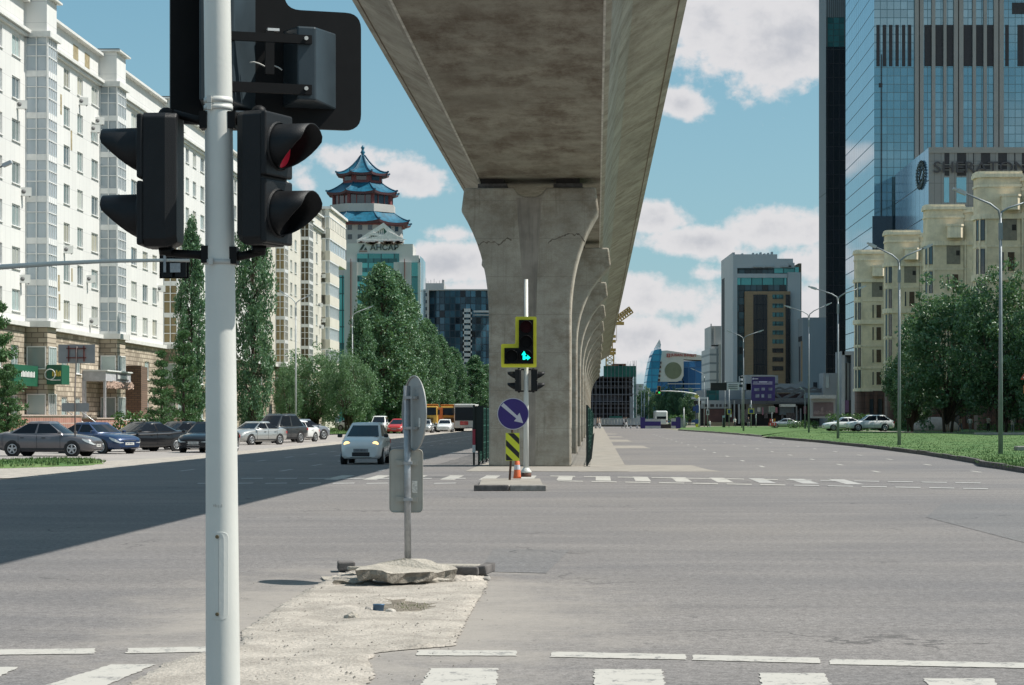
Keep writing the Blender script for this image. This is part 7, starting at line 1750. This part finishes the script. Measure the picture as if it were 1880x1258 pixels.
# ------------------------------------------------------------ trees and plants
def leafmat(name, a, b, spec=.45, trans=.25):
    m = bpy.data.materials.new(name); m.use_nodes = True; MATS[name] = m
    q = NT(m.node_tree); p = q.n['Principled BSDF']; co = q.new('ShaderNodeTexCoord').outputs['Object']; oi = q.new('ShaderNodeObjectInfo')
    f = q.ramp(q.noise(co, 1.6, 4, .75), .33, .68); f = q.math('ADD', q.math('MULTIPLY', f, .75), q.math('MULTIPLY', oi.outputs['Random'], .25))
    c = q.mix(f, c4(a), c4(b)); q.l.new(c, p.inputs['Base Color']); p.inputs['Roughness'].default_value = .42; p.inputs['Specular IOR Level'].default_value = spec
    tr = q.new('ShaderNodeBsdfTranslucent'); q.l.new(q.mix(.5, c, (.16, .30, .05, 1)), tr.inputs['Color'])
    mx = q.new('ShaderNodeMixShader'); mx.inputs[0].default_value = trans; q.l.new(p.outputs[0], mx.inputs[1]); q.l.new(tr.outputs[0], mx.inputs[2]); q.l.new(mx.outputs[0], q.n['Material Output'].inputs[0])
    return m
LF_P = leafmat('poplar_leaf', (.042, .115, .060), (.16, .275, .15), .45, .25); LF_W = leafmat('willow_leaf', (.065, .135, .070), (.175, .28, .155), .3, .28); LF_N = leafmat('pine_needle', (.035, .09, .038), (.10, .19, .075), .2, .18)
LF_D = leafmat('broad_leaf', (.032, .090, .045), (.135, .235, .12), .5, .25); LF_S = leafmat('spruce_needle', (.016, .045, .026), (.045, .09, .05), .2, .1); LF_H = leafmat('hedge_leaf', (.03, .08, .025), (.08, .16, .05), .3, .2)
BARK = pm('bark', (.085, .065, .05), .95, var=.3, scale=4, bump=.8, bscale=14)
def leaves(cl, size, seed, mat_, flat=.0, asp=.62):
    """cl: list of (centre, (rx,ry,rz), count). Real leaf faces, random orientation."""
    rnd = random.Random(seed); V = []; Fc = []
    for c, r, n in cl:
        for _ in range(n):
            while True:
                x, y, z = rnd.uniform(-1, 1), rnd.uniform(-1, 1), rnd.uniform(-1, 1); q = x * x + y * y + z * z
                if q < 1 and (q > .25 or rnd.random() < .5): break
            p = Vector((c[0] + x * r[0], c[1] + y * r[1], c[2] + z * r[2]))
            a, b = rnd.uniform(0, 2 * math.pi), math.acos(rnd.uniform(-1, 1)); u = Vector((math.sin(b) * math.cos(a), math.sin(b) * math.sin(a), math.cos(b)))
            w = u.orthogonal().normalized(); w.rotate(Matrix.Rotation(rnd.uniform(0, 6.28), 3, u)); s = size * rnd.uniform(.6, 1.35); v = u.cross(w)
            o = len(V); V += [p - w * s * .5, p + v * s * asp * .5 + u * s * .06, p + w * s * .5, p - v * s * asp * .5 + u * s * .06]; Fc.append((o, o + 1, o + 2, o + 3))
    me = bpy.data.meshes.new('crown'); me.from_pydata([tuple(p) for p in V], [], Fc); me.materials.append(mat_); return me
def trunk_mesh(paths):
    mb = MB()
    for pts, r in paths: mb.tube(pts, r, 8)
    me = mb.mesh('trunk'); me.materials.append(BARK); return me
def poplar(H, Rm, seed, n=330, per=64, leaf=.30):
    rnd = random.Random(seed); cl = []; lim = []
    env = lambda f: Rm * (min(1, (f / .22)) ** .6) * (1 - max(0, (f - .3) / .7) ** (2.0 if seed == 1 else 3.6)) ** .75
    for k in range(n):
        f = .06 + .93 * (k + rnd.random()) / n; a = rnd.uniform(0, 6.283); rr = env(f) * (rnd.random() ** .38) * rnd.uniform(.75, 1.10); z = f * H
        cl.append(((rr * math.cos(a), rr * math.sin(a), z), (.42 * Rm * rnd.uniform(.35, .6), .42 * Rm * rnd.uniform(.35, .6), H * rnd.uniform(.028, .055)), per))
        if k % 4 == 0: lim.append(([(0, 0, max(.8, z - H * .14)), (rr * .55 * math.cos(a), rr * .55 * math.sin(a), z - H * .06), (rr * math.cos(a), rr * math.sin(a), z)], [.07, .045, .015]))
    lim.append(([(0, 0, -.1), (.05, 0, H * .3), (0, .08, H * .65), (0, 0, H * .93)], [.30, .22, .12, .03]))
    return leaves(cl, leaf, seed, LF_P), trunk_mesh(lim)
def dome(H, Rm, seed, mat_, n=170, per=60, leaf=.32, base=.22, stems=4, droop=.0, flat=.75):
    rnd = random.Random(seed); cl = []; lim = []
    for k in range(n):
        a = rnd.uniform(0, 6.283); e = math.asin(rnd.uniform(-.92, 1.0)); q = rnd.uniform(.62, 1.06) * (1 + .13 * math.sin(3 * a + seed) + .10 * math.sin(5 * a + 2 * e))
        c = Vector((Rm * q * math.cos(e) * math.cos(a), Rm * q * math.cos(e) * math.sin(a), H * (base + (1 - base) * .5) + H * (1 - base) * .5 * q * math.sin(e)))
        s = Rm * rnd.uniform(.13, .24); cl.append((c, (s, s, s * (flat + droop)), per)) 
        if k % 5 == 0: lim.append(([(0, 0, H * base * .6), (c.x * .4, c.y * .4, H * base + (c.z - H * base) * .45), tuple(c)], [.08, .05, .015]))
    for k in range(stems):
        a = 6.283 * k / stems + seed; r_ = Rm * .10 * (stems > 1); lim.append(([(r_ * math.cos(a), r_ * math.sin(a), -.1), (r_ * 1.6 * math.cos(a), r_ * 1.6 * math.sin(a), H * .18), (Rm * .35 * math.cos(a + .3), Rm * .35 * math.sin(a + .3), H * .5), (Rm * .5 * math.cos(a + .5), Rm * .5 * math.sin(a + .5), H * .75)], [.20, .15, .08, .02]))
    return leaves(cl, leaf, seed, mat_), trunk_mesh(lim)
def conifer(H, Rm, seed, mat_, whorls=9, dens=26, leaf=.3, sparse=1.0, upt=.25):
    rnd = random.Random(seed); cl = []; lim = [([(0, 0, -.1), (.03, .02, H * .5), (0, 0, H * .97)], [.13, .08, .02])]
    for k in range(whorls):
        f = .10 + .88 * k / (whorls - 1); z = H * f; R_ = Rm * (1 - f) ** .8 + .15; nb = 7 if f < .8 else 4
        for j in range(nb):
            a = 6.283 * j / nb + rnd.uniform(-.4, .4) + k; L = R_ * rnd.uniform(.7, 1.12); tip = Vector((L * math.cos(a), L * math.sin(a), z + L * upt * rnd.uniform(.3, 1.3)))
            lim.append(([(0, 0, z), tuple(tip)], [.035, .012]))
            for q in range(4):
                t_ = .30 + .70 * q / 3; c = Vector((0, 0, z)).lerp(tip, t_); s = .12 * Rm * (1.35 - .35 * t_) * sparse + .10; cl.append((c, (s, s, s * .75), dens))
    return leaves(cl, leaf, seed, mat_, asp=.35), trunk_mesh(lim)
PROTO = {'poplar_a': poplar(18, 2.9, 1), 'poplar_b': poplar(18, 3.2, 5), 'willow': dome(9.5, 4.6, 3, LF_W, 250, 70, .26, .10, 4, .2), 'willow_b': dome(9.5, 4.4, 8, LF_W, 240, 70, .26, .12, 3, .25),
         'broad': dome(16, 5.6, 4, LF_D, 290, 76, .38, .10, 3, .1), 'broad_b': dome(16, 5.4, 9, LF_D, 280, 74, .38, .10, 3, .15), 'pine': conifer(6, 1.7, 6, LF_N, 9, 22, .24), 'pine_b': conifer(6, 1.6, 12, LF_N, 8, 22, .24, .95, .4), 'spruce': conifer(7, 2.0, 2, LF_S, 13, 34, .24, 1.0, -.15)}
PH = {'poplar_a': (18, 5.8), 'poplar_b': (18, 6.4), 'willow': (10.9, 11.0), 'willow_b': (10.9, 10.6), 'broad': (18.4, 13.6), 'broad_b': (18.4, 13.2), 'pine': (6, 3.4), 'pine_b': (6, 3.2), 'spruce': (7, 4.0)}
def tree(kind, px, top, wpx, d, label, cat, name, group, rz=0.0, z=.08):
    b = at(px, d, z); h = CH + (HY - top) * d / F - z; h0, w0_ = PH[kind]; o = thing(name, label, cat, b, rz, group); k = wpx * d / F / w0_
    o.scale = (k, k, h / h0); cr, trk = PROTO[kind]; link('crown', cr, o); link('trunk', trk, o); return o
GT = 'poplars along the left street'
tree('poplar_a', 352, 405, 66, 172, 'tall poplar just left of the near grey pole', 'tree', 'poplar_tree', GT, .3)
tree('poplar_b', 464, 372, 84, 176, 'tall dark poplar just right of the near grey pole', 'tree', 'poplar_tree', GT, 1.1)
for k, (px, top, w_, d, kd, lb) in enumerate(((702, 490, 118, 262, 'poplar_b', 'broadest tall poplar in front of the office with the triangular roof'), (728, 506, 84, 268, 'poplar_b', 'poplar pressed against the right side of the broadest poplar'), (664, 565, 70, 256, 'poplar_a', 'shorter poplar behind the single arm lamp, left of the broadest poplar'), (752, 540, 78, 276, 'poplar_a', 'tall poplar right of the broadest one, below the office corner'), (782, 590, 66, 290, 'poplar_b', 'poplar in front of the left edge of the dark blue tower'),
      (808, 618, 58, 302, 'poplar_a', 'middle sized poplar above the first orange truck'), (832, 641, 62, 315, 'poplar_b', 'poplar above the second orange truck'), (872, 655, 62, 330, 'poplar_a', 'last poplar of the row, beside the first pier'), (894, 672, 50, 340, 'poplar_b', 'small poplar half hidden behind the first pier'))):
    tree(kd, px, top, w_, d, lb, 'tree', 'poplar_tree', GT, k * .9)
tree('willow', 575, 630, 150, 248, 'wide rounded willow left of the single arm lamp, over the blue-grey hatchback', 'tree', 'willow_tree', 'willows on the left lawn'); tree('willow_b', 640, 634, 112, 243, 'rounded willow whose crown stands behind the single arm lamp', 'tree', 'willow_tree', 'willows on the left lawn', 1.0)
tree('willow_b', 526, 655, 60, 240, 'small willow beside the dark poplar, behind the parked cars', 'tree', 'willow_tree', 'willows on the left lawn', 2.0)
tree('spruce', 706, 678, 74, 264, 'dark spruce below the broadest poplar, behind the white minivan', 'tree', 'spruce_tree', 'spruces on the left lawn'); tree('spruce', 748, 700, 50, 268, 'narrow dark spruce behind the round grey sign', 'tree', 'spruce_tree', 'spruces on the left lawn', 1.0)
tree('pine', 296, 648, 74, 140, 'young pine left of the bushier pine, in front of the stone base', 'tree', 'pine_tree', 'young pines by the white block'); tree('pine_b', 337, 612, 84, 146, 'bushier young pine beside the near grey pole', 'tree', 'pine_tree', 'young pines by the white block', 1.2)
tree('pine_b', -4, 560, 110, 128, 'pine reaching in at the left picture edge over the parked grey saloon', 'tree', 'pine_tree', 'young pines by the white block', 2.2); tree('pine', 14, 672, 70, 126, 'low pine at the left picture edge below the green fascia', 'tree', 'pine_tree', 'young pines by the white block', .7)
GR = 'broad trees on the right lawn'
tree('broad', 1738, 488, 205, 222, 'broad dark tree left of the nearest right lamp post, before the cream building', 'tree', 'broadleaf_tree', GR); tree('broad_b', 1838, 478, 200, 214, 'broad dark tree behind the nearest right lamp post', 'tree', 'broadleaf_tree', GR, 1.4); tree('broad_b', 1672, 610, 110, 230, 'lower broad tree at the left side of the big pair', 'tree', 'broadleaf_tree', GR, 2.6)
tree('broad', 1925, 520, 170, 206, 'broad tree mostly cut off by the right picture edge', 'tree', 'broadleaf_tree', GR, 2.0)
GF = 'trees at the far end of the street'
for k, (px, top, w_, d, kd, lb) in enumerate(((1183, 703, 40, 620, 'broad', 'dark far tree under the sail building, right of the scaffolding'), (1222, 706, 50, 520, 'broad_b', 'dark far tree behind the distant traffic light'), (1243, 705, 46, 500, 'broad', 'far tree in front of the round window'), (1266, 712, 44, 470, 'broad_b', 'light far tree left of the direction board'), (1205, 715, 40, 560, 'broad', 'far tree above the white van'))):
    tree(kd, px, top, w_, d, lb, 'tree', 'broadleaf_tree', GF, k * 1.3)
# hedges and shrubs
def hedge(label, x0, x1, top, d, deep, name='hedge', m_=None, base=.08, seed=1):
    b = at((x0 + x1) / 2, d, base); h = CH + (HY - top) * d / F - base; W_ = (x1 - x0) * d / F; h_ = thing(name, label, name, b, 0, 'hedges and shrubs'); rnd = random.Random(seed); cl = []
    nx = max(2, int(W_ / .7)); 
    for i in range(nx):
        for k in range(max(1, int(h / .6))):
            for j in range(2): cl.append(((-W_ / 2 + W_ * (i + .5) / nx + rnd.uniform(-.1, .1), deep * (j + .2) / 2, h * (k + .5) / max(1, int(h / .6))), (.48, deep / 3, h / max(1, int(h / .6)) * .55 + .05), 46))
    link('foliage', leaves(cl, .22, seed, m_ or LF_H), h_); mb = MB()
    for i in range(nx): mb.tube([(-W_ / 2 + W_ * (i + .5) / nx, deep / 2, -.1), (-W_ / 2 + W_ * (i + .5) / nx, deep / 2, h * .7)], .03, 5)
    mb.build('stem', BARK, h_)
hedge('clipped dark hedge above the white off-road car', 1520, 1600, 760, 246, 1.6, seed=1); hedge('low dark clipped bush left of the white saloon', 1492, 1503, 773, 300, 1.6, seed=2); hedge('loose green shrubs left of the plain lamp post', 1447, 1492, 772, 312, 2.0, seed=3); hedge('long dark hedge under the big tree pair', 1600, 1700, 772, 262, 1.5, seed=4); hedge('green shrubs behind the standing group at the right edge', 1795, 1900, 778, 252, 1.5, seed=5)
hedge('clipped shrubs behind the striped railing', 208, 284, 757, 152, 1.4, seed=6); hedge('rough bushes at the foot of the sail building', 1228, 1262, 762, 400, 2, seed=7)
# pale stone dome by the path
mb = MB(); c = at(1718, 245); mb.lathe([(2.3, 0), (2.25, .5), (1.9, 1.1), (1.2, 1.6), (.4, 1.8), (.05, 1.82)], 20); o = mb.build('stone_mound', pm('mound_stone', (.30, .26, .23), .9, var=.15, scale=2)); o.location = c; o.scale = (1.25, 1, .95); tag(o, 'pale rounded stone mound left of the walkers under the trees', 'stone mound')
up(struct('footpath', sheet([tuple(at(x, d)[:2]) for x, d in ((1560, 262), (1700, 226), (1780, 216), (2000, 186), (2010, 180), (1990, 178), (1775, 209), (1690, 219), (1540, 255))], .137), DUST))
st_ = MB(); a = at(1835, 192, .0); st_.boxb(a.x + .8, a.y, .1, 6.0, .8, .22); o = st_.build('stone_bench', pm('bench_stone', (.33, .30, .26), .9, var=.15)); bevel(o, .04, 2); tag(o, 'low pale stone bench slab on the grass in front of the standing group', 'bench')
st_ = MB(); a = at(1882, 100, .1); st_.boxb(a.x, a.y, .08, .9, .7, .25); o = st_.build('concrete_cover', KERB); bevel(o, .04, 2); tag(o, 'small concrete cover on the grass at the right picture edge', 'concrete block')

# ------------------------------------------------------------ people
SKIN = pm('skin', (.40, .25, .18), .6); HAIRD = pm('hair_dark', (.03, .022, .018), .7)
def person(label, loc, heading, h, top, bottom, shoes, pose='stand', sleeve=.5, short=False, hair_long=False, seed=0, top_len=.50, skirt=False):
    """one continuous skinned figure; heading 0 faces +x"""
    root = thing('person', label, 'person', loc, heading, 'people on foot'); s = h / 1.75; w = pose == 'walk'
    J = {}; E_ = []
    def j(n, x, y, z, r): J[n] = (Vector((x, y, z)) * s, r * s)
    j('pel', 0, 0, .95, .135); j('wai', 0, 0, 1.10, .115); j('che', .01, 0, 1.30, .145); j('ups', 0, 0, 1.43, .105); j('nek', .01, 0, 1.50, .055); j('hd0', .02, 0, 1.57, .075); j('hd1', .03, 0, 1.66, .092); j('hd2', .02, 0, 1.735, .06)
    for q, sg in (('l', 1), ('r', -1)):
        sw = (.26 if sg > 0 else -.26) if w else .03 * sg; aw = -sw * .8
        j('hip' + q, 0, .09 * sg, .90, .095); j('kne' + q, sw * .55 + .03, .10 * sg, .50, .062); j('ank' + q, sw - (.06 if (w and sw < 0) else 0), .10 * sg, .09 + (.05 if (w and sw < 0) else 0), .042); j('toe' + q, sw + .15, .115 * sg, .035 + (.01 if (w and sw < 0) else 0), .035)
        j('sho' + q, 0, .19 * sg, 1.42, .062)
        if pose == 'hold': j('elb' + q, .05, .24 * sg, 1.15, .043); j('wri' + q, .24, .13 * sg, 1.16, .030); j('han' + q, .30, .08 * sg, 1.18, .036); j('fin' + q, .35, .06 * sg, 1.19, .018)
        else: j('elb' + q, aw * .4 - .02, .25 * sg, 1.15, .043); j('wri' + q, aw + .04, .25 * sg, .92, .030); j('han' + q, aw * 1.1 + .06, .24 * sg, .83, .038); j('fin' + q, aw * 1.15 + .08, .23 * sg, .76, .018)
        E_ += [('pel', 'hip' + q), ('hip' + q, 'kne' + q), ('kne' + q, 'ank' + q), ('ank' + q, 'toe' + q), ('ups', 'sho' + q), ('sho' + q, 'elb' + q), ('elb' + q, 'wri' + q), ('wri' + q, 'han' + q), ('han' + q, 'fin' + q)]
    E_ += [('pel', 'wai'), ('wai', 'che'), ('che', 'ups'), ('ups', 'nek'), ('nek', 'hd0'), ('hd0', 'hd1'), ('hd1', 'hd2')]
    names = list(J); me = bpy.data.meshes.new('skel'); me.from_pydata([tuple(J[n][0]) for n in names], [(names.index(a), names.index(b)) for a, b in E_], [])
    o = bpy.data.objects.new('skel', me); COL.objects.link(o); m = o.modifiers.new('skin', 'SKIN'); m.use_smooth_shade = True; sv = me.skin_vertices[0].data
    for i, n in enumerate(names): sv[i].radius = (J[n][1],) * 2 if n not in ('pel', 'wai', 'che') else (J[n][1] * .85, J[n][1] * 1.15); sv[i].use_root = n == 'pel'
    su = o.modifiers.new('sub', 'SUBSURF'); su.levels = 1; su.render_levels = 1
    bpy.context.view_layer.update(); bm_ = bpy.data.meshes.new_from_object(o.evaluated_get(bpy.context.evaluated_depsgraph_get())); bpy.data.objects.remove(o); bm_.name = 'body'
    for m_ in (SKIN, top, bottom, shoes): bm_.materials.append(m_)
    for f in bm_.polygons:
        c = f.center / s; k = 0; arm = abs(c.y) > .185 and c.z < 1.46 and c.z > .7
        if c.z > 1.475: k = 0
        elif arm: k = 1 if c.z > 1.42 - sleeve else 0
        elif pose == 'hold' and c.x > .13 and c.z > 1.0: k = 0
        elif c.z > 1.45 - top_len: k = 1
        elif c.z > (.55 if short else .10): k = 2
        elif c.z > .10: k = 0
        else: k = 3
        f.material_index = k; f.use_smooth = True
    b = link('body', bm_, root)
    mb = MB(); hc = J['hd1'][0]; loops = []
    for z, r in ((-.12 if hair_long else -.02, .085), (.0, .100), (.05, .102), (.09, .08), (.115, .03)): loops.append([(hc.x - .022 * s + r * s * .95 * math.cos(a) * (1 if math.cos(a) < 0 else .70), r * s * .92 * math.sin(a), hc.z + z * s) for a in [2 * math.pi * k / 12 for k in range(12)]])
    mb.loft(loops); mb.build('hair', HAIRD, root)
    f_ = MB(); f_.box(hc.x + .098 * s, 0, hc.z - .01 * s, .03 * s, .022 * s, .045 * s); f_.build('nose', SKIN, root)
    e_ = MB()
    for sg in (-1, 1): e_.box(hc.x + .088 * s, sg * .033 * s, hc.z + .018 * s, .012 * s, .022 * s, .012 * s)
    e_.build('eye', HAIRD, root) if False else None
    for sg in (-1, 1): e2 = MB(); e2.box(hc.x + .088 * s, sg * .033 * s, hc.z + .018 * s, .012 * s, .022 * s, .012 * s); e2.build('eye', HAIRD, root)
    mo = MB(); mo.box(hc.x + .086 * s, 0, hc.z - .05 * s, .012 * s, .045 * s, .010 * s); mo.build('mouth', pm('lip', (.28, .12, .10), .6), root)
    return root
WSH = pm('shirt_white', (.66, .66, .66), .8); BLT = pm('cloth_black', (.03, .03, .035), .8); BRN = pm('cloth_brown', (.22, .15, .11), .8); JEA = pm('jeans', (.13, .19, .27), .85); TAN = pm('cloth_tan', (.50, .40, .34), .8); SHB = pm('shoe_white', (.55, .54, .52), .7); GRY = pm('cloth_grey', (.25, .25, .27), .8); LTB = pm('jeans_pale', (.36, .41, .46), .85)
person('person in a white T-shirt and brown shorts seen from behind under the trees', at(1740, 226, .14), rad(95), 1.75, WSH, BRN, BLT, 'stand', .28, True)
person('person with long hair, pale top and blue jeans walking left of the trunks', at(1763.5, 226, .14), rad(120), 1.62, TAN, JEA, SHB, 'walk', .2, False, True)
person('person in a white blouse half hidden by the tree trunks', at(1781, 232, .14), rad(60), 1.62, WSH, GRY, BLT, 'stand', .4)
person('person in a white top and black trousers right of the tree trunks', at(1814.5, 223, .14), rad(-60), 1.74, WSH, BLT, SHB, 'hold', .3)
person('person in white sitting height behind the nearest right lamp post', at(1834, 221, .0), rad(-90), 1.35, WSH, WSH, SHB, 'stand', .5)
person('person in a long white shirt and pale jeans holding something at the right edge', at(1859, 219, .14), rad(-95), 1.78, WSH, LTB, SHB, 'hold', .45, top_len=.68)
person('person in a red-brown top and white trousers walking past the hoarding on the left', at(1100.5, 326), rad(-10), 1.72, TAN, WSH, SHB, 'walk', .3); person('person in dark clothes walking beside the one in white trousers', at(1096.5, 328), rad(-10), 1.68, BRN, BLT, BLT, 'walk', .5)
person('person in black top and white trousers walking in front of the hoarding', at(1149, 326), rad(-20), 1.74, BLT, WSH, SHB, 'walk', .5); person('person in grey walking just left of the one in a black top', at(1145, 328), rad(-20), 1.70, GRY, BLT, BLT, 'walk', .5)
person('person in a white shirt crouching height on the grass beside the mall signs', at(1303, 338, .0), rad(-90), 1.30, WSH, LTB, SHB, 'stand', .4); person('person in white top and dark trousers by the mall entrance', at(1349, 360), rad(-90), 1.72, WSH, BLT, BLT, 'walk', .3)
person('person standing beside the silver and dark parked cars, only head and shoulders showing', at(544, 165), rad(-80), 1.76, WSH, JEA, BLT, 'stand', .3)
person('person in dark clothes by the crossing sign before the mall', at(1374, 352), rad(-90), 1.75, BLT, GRY, BLT, 'stand', .5)
